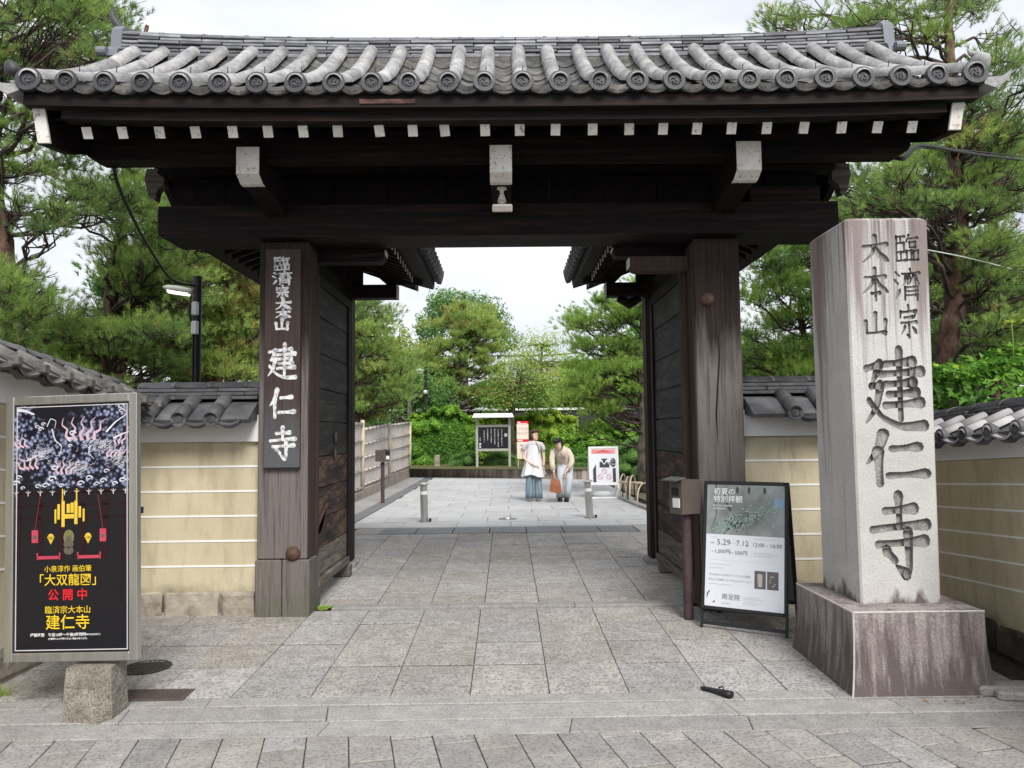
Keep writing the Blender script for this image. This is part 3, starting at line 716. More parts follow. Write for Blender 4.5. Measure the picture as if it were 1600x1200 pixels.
# inner brackets under the lintel
def bracket(x0, x1, z0, z1, y0, y1, side):
    mb = MB(); fr = (Vector((0, y1, 0)), Vector((1, 0, 0)), Vector((0, 0, 1)), Vector((0, -1, 0)))
    r = (z1-z0)*.55
    arc = [(math.sin(t)*r, r-math.cos(t)*r) for t in (0, .4, .8, 1.2, 1.57)]
    if side < 0: poly = [(x0, z0)]+[(x1-r+a, z0+b) for a, b in arc]+[(x1, z1), (x0, z1)]
    else: poly = [(x1, z1), (x0, z1)]+[(x0+r-a, z0+b) for a, b in arc[::-1]]+[(x1, z0)]
    mb.prism(poly, fr, 0, y1-y0); return mb
zb = lz0-.003
b_ = bracket(pl1+.0, xx(601, 7.18), zz(407, 7.18), zb, 7.18, 7.34, -1).build('bracket_arm', mt['wood_h'], gate)
xe = xx(601, 7.18); mb = MB(); mb.box(xe+.001, xe+.008, 7.185, 7.33, zz(396, 7.18), zb-.01); mb.build('painted_end', mt['white'], b_)
b_ = bracket(xx(962, 7.18), pr0, zz(402, 7.18), zb, 7.18, 7.34, 1).build('bracket_arm', mt['wood_h'], gate)
xe = xx(962, 7.18); mb = MB(); mb.box(xe-.008, xe-.001, 7.185, 7.33, zz(392, 7.18), zb-.01); mb.build('painted_end', mt['white'], b_)
b_ = bracket(xx(988, 7.0), pr0, zz(425, 7.0), zz(402, 7.0)-.004, 7.0, 7.16, 1).build('bracket_arm', mt['post_edge'], gate)
xe = xx(988, 7.0); mb = MB(); mb.box(xe-.008, xe-.001, 7.005, 7.15, zz(419, 7.0), zz(404, 7.0)); mb.build('painted_end', mt['white'], b_)

# --- front purlin, upper wall, cross arms
px0, px1 = xx(132, 6.12, 235), xx(1424, 6.12, 235); pz1, pz0 = zz(204, 6.12), zz(245, 6.12)
beamX('front_purlin', px0, px1, 6.12, 6.31, pz0, pz1, .09, mt['wood_h'], gate)
beamX('rear_purlin', px0, px1, 7.97, 8.16, pz0, pz1, .09, mt['wood_h'], gate)
mb = MB()
for k in range(12):
    a = -3.12+k*.508; mb.box(a, a+.50, 7.0, 7.04, lz1+.002, 4.85)
mb.build('boarded_wall', mt['wood_y'], gate)
mb = MB(); mb.box(xx(1180, 6.80), xx(1291, 6.80), 6.78, 6.98, lz1+.003, zz(293, 6.78), .006); mb.build('cross_block', mt['wood_h'], gate)
beamX('ridge_beam', -3.20, 3.10, 6.86, 6.99, 4.02, 4.14, .03, mt['wood_h'], gate)
for s_, xk in ((-1, -3.32), (1, 3.24)):
    mb = MB(); fr = (Vector((xk-.0*s_, 6.96, 0)), Vector((s_, 0, 0)), Vector((0, 0, 1)), Vector((0, -s_, 0)))
    poly = [(-.16, 4.10), (.0, 4.10), (.02, 4.0), (.0, 3.93), (-.02, 3.84), (-.08, 3.80), (-.10, 3.9), (-.16, 3.95)]
    mb.prism(poly, fr, -.05, .05); mb.build('carved_nosing', mt['plank_grey'], gate)
for k, (a, b) in enumerate(((370, 404), (766, 799), (1152, 1189))):
    x0, x1 = xx(a, 5.95, 250), xx(b, 5.95, 250); t, m1 = zz(227 if k != 2 else 224, 5.95, 790), zz(268, 5.95, 790)
    zb_ = zz(284, 6.05, 790)
    mb = MB(); fr = (Vector((x0, 0, 0)), Vector((0, 1, 0)), Vector((0, 0, 1)), Vector((1, 0, 0)))
    poly = [(5.95, t), (5.95, m1), (6.05, zb_), (6.30, zb_-.015), (6.72, zb_-.10), (6.72, t+.0), (6.36, t)]
    poly = [(5.958, t-.0), (5.958, m1), (6.053, zb_+.004), (6.30, zb_-.01), (6.719, zb_-.08), (6.719, t), (6.115, t)]
    mb.prism(poly, fr, 0, x1-x0)
    ar = mb.build('cross_arm', mt['wood_y'], gate)
    mb = MB(); e = .004
    mb.prism([(5.948, t+.002), (5.948, m1-.002), (6.052, zb_-.004), (6.11, zb_-.006), (6.11, zb_-.002), (6.053, zb_+.002), (5.957, m1), (5.957, t)], fr, -e, x1-x0+e)
    mb.build('painted_end', mt['white'], ar)

# --- rafters with white painted ends
rxs = [137,192,250,306,364,419,474,528,593,645,695,758,812,868,926,983,1036,1089,1143,1198,1256,1315,1371,1425]
YR = 5.66; slope = math.radians(27)
for k, px in enumerate(rxs):
    c = P(px, 203, YR); zc = zz(203, YR, 790)
    tl = random.uniform(-.10, .10) if px in (645, 695, 593) else random.uniform(-.03, .03)
    M = Matrix.Translation((c.x, YR, zc)) @ Matrix.Rotation(slope, 4, 'X') @ Matrix.Rotation(tl, 4, 'Y')
    mb = MB(); mb.cbox(Matrix.Translation((0, .62, 0)), .036, .62, .043, .004)
    if k == 0: raf_me = mb.mesh('rafter', mt['wood_y'])
    r_ = obj('rafter', raf_me, gate, M)
    mb = MB(); mb.cbox(Matrix.Translation((0, -.004, 0)), .0365, .004, .0435, .0015)
    if k == 0: rafe = mb.mesh('painted_end', mt['white'])
    obj('painted_end', rafe, r_, M)
# barge boards closing the gable ends
for s_, xb, pxe, pt, pb_ in ((-1, xx(61, 5.56, 198), 61, 171, 222), (1, xx(1499, 5.56, 178), 1499, 151, 201)):
    zt_e, zb_e = zz(pt, 5.56, pxe), zz(pb_, 5.56, pxe)
    mb = MB(); prof_t = [(5.80, 4.06), (6.0, 4.13), (6.4, 4.36), (6.95, 4.86)]; 
    ft = [(5.57, zt_e), (5.9, max(zt_e+.02, roof_z(5.9)-.13)), (6.4, roof_z(6.4)-.13), (7.0, roof_z(7.0)-.12)]; fb = [(5.60, zb_e), (5.95, zb_e+.05), (6.4, zb_e+.22), (7.0, zb_e+.62)]
    poly = fb+[(2*YRD-y, z) for y, z in fb[::-1]]+[(2*YRD-y, z) for y, z in ft]+ft[::-1]
    fr = (Vector((xb, 0, 0)), Vector((0, 1, 0)), Vector((0, 0, 1)), Vector((1, 0, 0)))
    mb.prism(poly, fr, -.035, .035); bb = mb.build('barge_board', mt['wood_y'], gate)
    mb = MB(); dx = .03*s_; mb.add([(xb-.045, 5.545, zt_e), (xb+.045, 5.545, zt_e), (xb-dx+.045, 5.575, zb_e), (xb-dx-.045, 5.575, zb_e), (xb-.045, 5.565, zt_e), (xb+.045, 5.565, zt_e), (xb-dx+.045, 5.596, zb_e), (xb-dx-.045, 5.596, zb_e)], [(3,2,1,0),(4,5,6,7),(0,1,5,4),(1,2,6,5),(2,3,7,6),(3,0,4,7)])
    mb.build('painted_end', mt['white'], bb)
# eave boards (two stepped fascias, the upper one just under the tiles)
def curve_board(name, y0, y1, zt, zb_, x0, x1, m, lift, parent, n=24):
    mb = MB(); rings = []
    for i in range(n+1):
        x = x0+(x1-x0)*i/n; l = lift*abs((x-(x0+x1)/2)/((x1-x0)/2))**4
        rings.append([(x, y0, zb_+l), (x, y1, zb_+l), (x, y1, zt+l), (x, y0, zt+l)])
    mb.loft(rings); return mb.build(name, m, parent)
ex0, ex1 = xx(12, YE, 133), xx(1552, YE, 108)
curve_board('eave_board', YE+.03, YE+.13, zd-.082, zz(166, YE+.03, 790), ex0+.1, ex1-.1, mt['wood_h'], .04, gate)
curve_board('eave_board', YE+.10, YE+.22, zz(166, YE+.03, 790)-.002, zz(187, YE+.10, 790), ex0+.34, ex1-.30, mt['wood_h'], .035, gate)
mb = MB(); xa, xb = xx(560, YE+.02), xx(650, YE+.02); z = zz(157, YE+.02, 790); mb.box(xa, xb, YE+.022, YE+.029, z-.016, z+.02, .002); mb.build('bare_plank', mt['plank_red'], gate)
mb = MB()  # close boarding above the rafters
for k in range(30):
    a = ex0+.2+k*(ex1-ex0-.4)/30; b = a+(ex1-ex0-.4)/30-.004
    mb.add([(a, YE+.2, zd-.19), (b, YE+.2, zd-.19), (b, 7.05, RZ-.34), (a, 7.05, RZ-.34), (a, YE+.2, zd-.17), (b, YE+.2, zd-.17), (b, 7.05, RZ-.32), (a, 7.05, RZ-.32)], [(3,2,1,0),(4,5,6,7),(0,1,5,4),(1,2,6,5),(2,3,7,6),(3,0,4,7)])
mb.build('soffit_boards', mt['wood_y'], gate)
# --- tiled roof
def lift(x): return .05*min(1.25, abs(x+.03)/3.6)**5
deck = MB(); rings = []
for i in range(25):
    x = ex0+.12+(ex1-ex0-.24)*i/24; r = []
    for t in (.985, .75, .5, .25, 0, -.14): yy, z_ = rprof(max(t, 0)); r.append((x, yy+.05*(t > .9) if t >= 0 else YRD, z_-.10+.035*(t > .9)+lift(x)*t if t >= 0 else RZ+.02))
    for t in (0, .25, .5, .75, 1.0): yy, z_ = rprof(t); r.append((x, 2*YRD-yy, z_-.10))
    r += [(x, 2*YRD-YE, zd-.16), (x, YRD, RZ-.30), (x, YE+.12, zd-.083+lift(x))]
    rings.append(r)
deck.loft(rings); roof = deck.build('main_roof', mt['tile_mid'], gate)
dpx = [45,101,160,218,280,344,401,461,521,580,642,702,760,819,877,936,992,1052,1110,1166,1226,1287,1349,1407,1466,1522]
SP = (xx(1522, YE, 110)-xx(45, YE, 133))/25; XD0 = xx(45, YE, 133)
rT = .066; NS = 4
cov_me = half_tube(.255, rT).mesh('cover_tile', mt['tile'], True)
dm = disc_mb(.084).mesh('end_disc', mt['tile_dark'])
pan_me = pan(.20, SP-.085, .038).mesh('pan_tile', mt['tile_mid'])
lip_me = lip_mb(SP-.03, .030, .052).mesh('eave_pan_tile', mt['lichen'])
rj = random.Random(5)
for i in range(26):
    x = XD0+SP*i+rj.uniform(-.008, .008); lf = lift(x)
    big = 1.12 if i in (0, 25) else 1.0
    y_e, z_e = rprof(1.0); y_p, z_p = rprof(.86)
    for k in range(NS):
        ta, tb = k/NS, (k+1)/NS
        ya, za = rprof(ta); yb, zb_ = rprof(tb)
        za += lf*ta; zb_ += lf*tb
        d = Vector((rj.uniform(-.006, .006), yb-ya, zb_-za)); Ls = d.length; dn = d.normalized()
        xax = Vector((1, 0, 0)); yax = -dn; zax = xax.cross(yax).normalized()
        Mx = basis((x, ya, za), xax*big, yax*(Ls*1.03/.255), zax*big)
        obj('cover_tile', cov_me, roof, Mx)
    Md = Matrix.Translation((x, y_e-.02, z_e+lf-.004)) @ Matrix.Rotation(rj.uniform(-.06, .06), 4, 'Z') @ Matrix.Rotation(-.10, 4, 'X') @ Matrix.Rotation(rj.random()*6, 4, 'Y') @ Matrix.Diagonal((big, 1, big, 1))
    obj('end_disc', dm, roof, Md)
    if 3 <= i <= 22 or i % 2:   # the little nail on each eave tile
        pass
nm = MB()
for i in range(26):
    x = XD0+SP*i; yy, z_ = rprof(.9); nm.tube([(x, yy, z_+.07+lift(x)), (x+.004, yy-.006, z_+.125+lift(x))], .0035, 5)
nm.build('tile_nails', flat('rust_nail', (.03, .02, .018)), roof, kind='stuff')
NR = 7
for i in range(25):
    x = XD0+SP*(i+.5)
    for k in range(NR):
        ta, tb = k/NR, (k+1)/NR; ya, za = rprof(ta); yb, zb_ = rprof(tb); lf = lift(x)
        d = Vector((0, yb-ya, zb_-za)); dn = d.normalized(); yax = -dn; zax = Vector((1, 0, 0)).cross(yax)
        rr = rj.uniform(-.004, .004)
        obj('pan_tile', pan_me, roof, basis((x+rj.uniform(-.005, .005), ya, za-.045+lf*ta+rr), Vector((1, 0, 0)), yax*(d.length*1.08/.20), zax))
    y_e, z_e = rprof(1.0)
    obj('eave_pan_tile', lip_me, roof, Matrix.Translation((x, y_e-.012, z_e-.010+lift(x)+rj.uniform(-.004, .004))) @ Matrix.Rotation(.12, 4, 'X'))
# verge edges: half pan tiles and corner ornaments
bk = MB()
for i in range(26):
    x = XD0+SP*i; pts = []
    for k in range(6): yy, z_ = rprof(k/5); pts.append((x, 2*YRD-yy, z_-.0))
    bk.tube(pts, rT, 8)
bk.build('rear_slope_tiles', mt['tile'], roof, True, kind='stuff')
for s_, x in ((-1, XD0-.16), (1, XD0+SP*25+.16)):
    mb = MB()
    fr = (Vector((x, YE-.02, zd+.02)), Vector((1, 0, 0)), Vector((0, 0, 1)), Vector((0, -1, 0)))
    poly = [(-.10*s_, -.07), (-.09*s_, -.02), (.02*s_, -.015), (.07*s_, .0), (.115*s_, .045), (.09*s_, -.03), (.04*s_, -.07), (-.02*s_, -.10)]
    mb.prism(poly if s_ < 0 else poly[::-1], fr, -.20, .0); mb.build('corner_tile', mt['tile'], roof)
    mb = MB()
    for k in range(5):
        yy, z_ = rprof(k/5+.2)
        mb.box(x-.07*s_ -.05, x-.07*s_+.05, yy-.0, yy+.24, z_-.04+lift(x), z_-.015+lift(x), .004)
    mb.build('verge_tiles', mt['tile'], roof, kind='stuff')
# peach-shaped finial (left) and leaf finial (right)
c = P(21, 104, YE+.12); mb = MB()
mb.ell([((c.x, YE+.12, c.z-.07), .03, .03), ((c.x, YE+.12, c.z-.05), .055, .045), ((c.x-.005, YE+.12, c.z-.01), .06, .05), ((c.x-.02, YE+.12, c.z+.03), .042, .035), ((c.x-.035, YE+.12, c.z+.055), .004, .004)], 12)
mb.build('finial', mt['tile_dark'], roof, True)
c = P(1535, 95, YE+.1); mb = MB()
mb.ell([((c.x, YE+.1, c.z-.08), .035, .03), ((c.x+.01, YE+.1, c.z-.02), .055, .045, .5, 0), ((c.x-.02, YE+.1, c.z+.03), .075, .05, .2, 0), ((c.x-.03, YE+.1, c.z+.06), .03, .03)], 10)
mb.tube([(c.x-.05, YE+.1, c.z+.045), (c.x-.10, YE+.09, c.z+.06), (c.x-.12, YE+.09, c.z+.09)], [.03, .018, .004], 8)
mb.tube([(c.x+.03, YE+.1, c.z+.02), (c.x+.05, YE+.1, c.z-.05)], [.03, .008], 8)
mb.build('finial', mt['tile'], roof, True)
# --- ridge of stacked flat tiles
rdx0, rdx1 = xx(180, YRD-.17, 60), xx(1386, YRD-.17, 60); zr0, zr1 = zz(83, YRD-.22, 790), zz(51, YRD-.2, 790)
def rl(x): return .09*(abs((x-(rdx0+rdx1)/2)/((rdx1-rdx0)/2)))**3
mb = MB(); rings = []
for i in range(13):
    x = rdx0+(rdx1-rdx0)*i/12; l = rl(x); rings.append([(x, YRD-.15, zr0-.12+l*.5), (x, YRD+.15, zr0-.12+l*.5), (x, YRD+.09, zr1+l-.03), (x, YRD-.09, zr1+l-.03)])
mb.loft(rings); ridge = mb.build('ridge', mt['tile_mid'], gate)
NC = 6; tlw = .40; ch = (zr1-zr0)/NC
for c_ in range(NC):
    hd = .245-.018*c_; a = rdx0-(.2 if c_ % 2 else 0)
    while a < rdx1-.02:
        b = min(a+tlw, rdx1); a_ = max(a, rdx0)
        if b-a_ > .05:
            xm = (a_+b)/2; l0 = rl(xm)*(.5+.5*c_/NC); z0 = zr0+ch*c_+l0
            mb = MB(); mb.cbox(Matrix.Identity(4), (b-a_)/2-.004, hd/2+.05+rj.uniform(-.012, .012), ch*.37, .005)
            sl = (rl(b)-rl(a_))/(b-a_)*(.5+.5*c_/NC)
            M = Matrix.Translation((xm, YRD+rj.uniform(-.006, .006), z0+ch*.45)) @ Matrix.Rotation(-math.atan(sl), 4, 'Y') @ Matrix.Rotation(rj.uniform(-.008, .008), 4, 'X')
            obj('ridge_tile', mb.mesh('ridge_tile', mt['ridge']), ridge, M)
        a += tlw
a = rdx0
while a < rdx1-.05:
    b = min(a+.41, rdx1); xm = (a+b)/2; sl = (rl(b)-rl(a))/(b-a)
    mb = MB(); n = 8
    mb.loft([[(x_, r*math.cos(math.pi*k/n)*1.25, r*math.sin(math.pi*k/n)*.55) for k in range(n+1)] for x_, r in ((-(b-a)/2, .085), ((b-a)/2-.03, .085), ((b-a)/2-.03, .092), ((b-a)/2, .092))], True)
    obj('ridge_cap', mb.mesh('ridge_cap', mt['ridge'], True), ridge, Matrix.Translation((xm, YRD, zr1+rl(xm)-.008)) @ Matrix.Rotation(-math.atan(sl), 4, 'Y')); a = b
# bottom course drip tiles: slightly wider light lip
a = rdx0-.04
while a < rdx1:
    b = min(a+.41, rdx1+.04); xm = (a+b)/2; sl = (rl(b)-rl(a))/(b-a)*.5
    mb = MB(); mb.cbox(Matrix.Identity(4), (b-a)/2-.002, .20, .014, .004)
    obj('drip_tile', mb.mesh('drip_tile', mt['ridge']), ridge, Matrix.Translation((xm, YRD, zr0-.012+rl(xm)*.5)) @ Matrix.Rotation(-math.atan(sl), 4, 'Y')); a = b
# plaster wedges in the gaps below the ridge (faces between the tile rows)
mb = MB()
for i in range(25):
    x = XD0+SP*(i+.5)
    if rdx0 < x < rdx1:
        mb.box(x-.085, x+.085, YRD-.2, YRD-.1, zr0-.085+rl(x)*.5, zr0-.027+rl(x)*.5, .006)
mb.build('ridge_bedding', mt['lichen'], ridge, kind='stuff')
# ridge end tiles (left with upswept horn)
for s_, x in ((-1, rdx0), (1, rdx1)):
    z_ = zr0+rl(x)*.5
    mb = MB(); fr = (Vector((x-.03*(s_ < 0)+.0, YRD, z_)), Vector((0, 1, 0)), Vector((0, 0, 1)), Vector((1, 0, 0)))
    poly = [(-.24, -.05), (.24, -.05), (.22, .02), (.16, .07), (.14, .26), (.08, .32), (-.08, .32), (-.14, .26), (-.16, .07), (-.22, .02)]
    mb.prism(poly, fr, -.02, .08)
    mb.tube([(x+s_*.03, YRD-.25, z_-.02), (x+s_*.12, YRD-.25, z_-.02)], .045, 12); mb.tube([(x+s_*.03, YRD, z_+.28), (x+s_*.10, YRD, z_+.28)], .05, 12)
    mb.build('ridge_end_tile', flat('ridge_end_grey', (.15, .16, .18), .5), ridge)
x = rdx0; z_ = zr1+rl(x)
mb = MB(); mb.tube([(x+.16, YRD, z_+.0), (x+.04, YRD, z_+.03), (x-.06, YRD, z_+.10), (x-.12, YRD, z_+.20), (x-.12, YRD, z_+.30)], [.055, .05, .042, .032, .008], 8)
mb.build('horn_tile', mt['tile_dark'], ridge, True)

# --- open doors
def door(xf, s_, n_label):
    """xf: face towards the passage; s_ = +1 when the passage is on the +X side"""
    y0, y1 = 7.12, 8.66
    ztp = 3.15; zbt = .24
    mb = MB(); xi0, xi1 = sorted((xf-s_*.07, xf-s_*.045)); mb.box(xi0, xi1, y0+.02, y1-.02, zbt, ztp)
    d = mb.build('door', mt['plank'], gate, label=n_label)
    hs = [.26, .52, .80, 1.10, 1.40, 1.74, 2.06, 2.40, 2.76, 3.06]
    for i, (a, b) in enumerate(zip(hs, hs[1:])):
        m = mt['plank_grey'] if i == 0 else (mt['plank_red'] if i in (1, 2, 3) else mt['plank'])
        mb = MB(); jut = random.uniform(0, .006)
        x0_, x1_ = sorted((xf-s_*.04, xf-s_*.008+s_*jut)); o = Vector(((x0_+x1_)/2, (y0+y1)/2, (a+b)/2))
        mb.cbox(Matrix.Identity(4), (x1_-x0_)/2, (y1-y0)/2-.085, (b-a)/2-.004, .005)
        obj('plank', mb.mesh('plank', m), d, Matrix.Translation(o) @ Matrix.Rotation(random.uniform(-.004, .004), 4, 'X'))
    def bar(name, ya, yb, za, zb_, m, th=.02):
        mb = MB(); x0_, x1_ = sorted((xf-s_*.045, xf+s_*th)); mb.box(x0_, x1_, ya, yb, za, zb_, .006); return mb.build(name, m, d)
    bar('stile', y0, y0+.09, zbt, ztp, mt['post_edge']); bar('stile', y1-.09, y1, zbt-.03, ztp, mt['wood_v'])
    bar('rail', y0+.092, y1-.092, 3.062, ztp, mt['wood_y']); bar('bottom_rail', y0+.092, y1-.092, zbt-.06, .255, mt['plank_grey'], .03)
    if s_ > 0:
        mb = MB(); x_ = xf+.012
        mb.add([(x_, 7.15, .70), (x_, 7.5, .86), (x_, 7.62, .92), (x_, 7.48, .78), (x_, 7.30, .68), (x_, 7.15, .64)], [tuple(range(6))])
        mb.prism([(7.14, .62), (7.34, .70), (7.5, .82), (7.62, .94), (7.4, .86), (7.14, .74)], (Vector((xf, 0, 0)), Vector((0, 1, 0)), Vector((0, 0, 1)), Vector((1, 0, 0))), .0, .012)
        mb.build('iron_strap', mt['iron'], d)
        for (yy, z_) in ((7.95, 1.58), (7.93, 1.40)):
            mb = MB(); mb.sphere((xf+.01, yy, z_), .05, 10, 6, (.35, .6, 1.3)); mb.build('knob', flat('worn_knob', (.07, .06, .055)), d, True)
    return d
xl = xx(492, 7.12, 700); xr = xx(1070, 7.12, 600)
door(xl, 1, 'left leaf folded back against the left side'); door(xr, -1, 'right leaf folded back against the right side')
# sill blocks behind the posts
for xs in (pl1-.05, pr0+.05):
    mb = MB(); mb.box(xs-.1, xs+.1, 8.5, 8.62, .04, .17, .01); mb.build('door_block', mt['plank_grey'], gate)
# --- rear posts carrying the small door roofs
YB = 9.05
rpx = {-1: xx(546, YB, 700), 1: xx(1016, YB, 700)}
for s_ in (-1, 1):
    x = rpx[s_]+s_*.10; mb = MB(); mb.box(x-.12, x+.12, YB, YB+.24, G(YB)+.06, 3.5, .012)
    rq = mb.build('rear_post', mt['wood_v'], gate)
    mb = MB(); mb.box(x-.17, x+.17, YB-.05, YB+.29, G(YB)-.04, G(YB)+.058, .02); mb.build('post_stone', mt['kerb'], rq)
    # tie beam from main post to rear post
    mb = MB(); mb.box(x-.07, x+.07, 7.36, YB, 3.22, 3.42, .01); mb.build('tie_beam', mt['wood_y'], gate)
    # cross beam at the rear, its inner end painted
    xi = xx(620, YB+.05, 450) if s_ < 0 else xx(947, YB+.05, 450)
    zc0, zc1 = zz(464, YB+.05, 790), zz(443, YB+.05, 790)
    xo = 2*x-xi; a, b = sorted((xi, xo)); mb = MB(); mb.box(a, b, YB+.03, YB+.21, zc0, zc1, .01); cb = mb.build('cross_beam', mt['wood_h'], gate)
    mb = MB(); a, b = sorted((xi-s_*.0, xi-s_*.008)); mb.box(a-.0, b, YB+.025, YB+.20, zc0-.004, zc1); mb.build('painted_end', mt['white'], cb)
    if s_ > 0:
        mb = MB(); q = P(985, 465, YB); mb.tube([(q.x-.14, YB+.1, zc0-.02), (q.x, YB+.1, zc0-.09), (q.x+.14, YB+.1, zc0-.02)], [.04, .07, .04], 8); mb.build('hanging_knee', mt['wood_h'], gate)
    # gable struts: centre king post with curved braces leaving gaps of sky
    zt = 4.02
    mb = MB(); mb.box(x-.07, x+.07, YB+.06, YB+.18, zc1+.002, zt, .01); mb.build('king_post', mt['wood_v'], gate)
    # roof
    Y0, Y1 = 7.35, 9.78; hx = abs(x-(xx(679, 9.6, 445) if s_ < 0 else xx(894, 9.6, 445)))
    zr_, ze = 4.12, zz(436, 9.6, 790)
    mb = MB(); rings = []
    fr = (Vector((x, Y1-.12, 0)), Vector((1, 0, 0)), Vector((0, 0, 1)), Vector((0, -1, 0)))
    poly = [(-hx, ze-.03), (-hx*.55, ze+.10), (0, zr_-.0), (hx*.55, ze+.10), (hx, ze-.03), (hx*.98, ze-.12), (hx*.5, ze+.02), (0, zr_-.28), (-hx*.5, ze+.02), (-hx*.98, ze-.12)]
    # the roof body in strips so that the underside stays open
    mb.prism(poly, fr, .0, Y1-.12-Y0); dr = mb.build('door_roof', mt['wood_y'], gate)
    for sd_ in (-1, 1):
        for k in range(12):
            yc = Y1-.06-k*.205
            if yc < Y0: break
            pts = [(x, yc, zr_+.06), (x+sd_*hx*.5, yc, ze+.20), (x+sd_*hx*1.04, yc, ze+.055)]
            mb = MB(); mb.tube(pts, .072, 8); mb.build('cover_tile', mt['wtile'], dr, True)
            mb = MB()
            mb.lathe([(0, .0), (.056, .0), (.058, .006), (.090, .006), (.093, 0), (.093, -.05), (0, -.05)], (x+sd_*hx*1.08, yc, ze+.05), (sd_, 0, -.25), 14); mb.build('end_disc', mt['wtile'], dr)
            mb = MB(); a_ = []
            for q in range(6):
                t = q/5; yy = yc-.1025-.08+.16*t; a_.append((yy, -.028*math.sin(math.pi*t)))
            mb.add([(x+sd_*hx*1.03, yy, ze+.02+o) for yy, o in a_]+[(x+sd_*hx*1.03, yy, ze-.012+o) for yy, o in a_]+[(x+sd_*hx*.5, yy, ze+.16+o) for yy, o in a_]+[(x, yy, zr_+.02+o) for yy, o in a_],
                   [(q, q+1, q+7, q+6) for q in range(5)]+[(q, q+1, q+13, q+12) for q in range(5)]+[(q+12, q+13, q+19, q+18) for q in range(5)])
            mb.build('pan_tile', mt['wtile'], dr)
            # rafters with white ends
            yr = Y1-.2-k*.20; mb = MB()
            ex_ = x+sd_*hx*.80
            fr2 = (Vector((0, yr+.025, 0)), Vector((1, 0, 0)), Vector((0, 0, 1)), Vector((0, -1, 0)))
            mb.prism([(x, zr_-.30), (x, zr_-.38), (ex_, ze-.15), (ex_, ze-.085)][::(1 if sd_ > 0 else -1)], fr2, 0, .05); rr_ = mb.build('rafter', mt['wood_h'], dr)
            if sd_ == -s_:
                mb = MB(); mb.box(ex_+sd_*.001, ex_+sd_*.008, yr-.025, yr+.025, ze-.152, ze-.083); mb.build('rafter_end', mt['white'], dr)
    # boarded gable leaving small openings
    und = lambda u_: (zr_-.28)+(ze+.02-zr_+.28)*min(u_/(hx*.5), 1) if u_ < hx*.5 else (ze+.02)+(-.14)*(u_-hx*.5)/(hx*.48)
    for sd_ in (-1, 1):
        f2 = (Vector((x, YB+.14, 0)), Vector((sd_, 0, 0)), Vector((0, 0, 1)), Vector((0, -sd_, 0)))
        mb = MB(); mb.prism([(.0, zc1+.002), (hx*.22, zc1+.002), (hx*.22, und(hx*.22)+.1), (0, und(0)+.1)], f2, 0, .04*sd_)
        mb.prism([(hx*.22, und(hx*.22)-.13), (hx*.34, max(und(hx*.34)-.10, zc1+.03)), (hx*.5, zc1+.004), (hx*.9, zc1+.002), (hx*.9, und(hx*.9)+.1), (hx*.5, und(hx*.5)+.1), (hx*.22, und(hx*.22)+.1)], f2, 0, .04*sd_)
        mb.build('gable_board', mt['wood_v'], gate)
    mb = MB(); mb.tube([(x, Y0, zr_+.16), (x, Y1, zr_+.16)], .08, 10); mb.build('ridge_tile', mt['wtile'], dr, True)
    mb = MB(); mb.box(x-.09, x+.09, Y0, Y1-.02, zr_+.03, zr_+.12); mb.build('ridge_tile', mt['wtile'], dr)
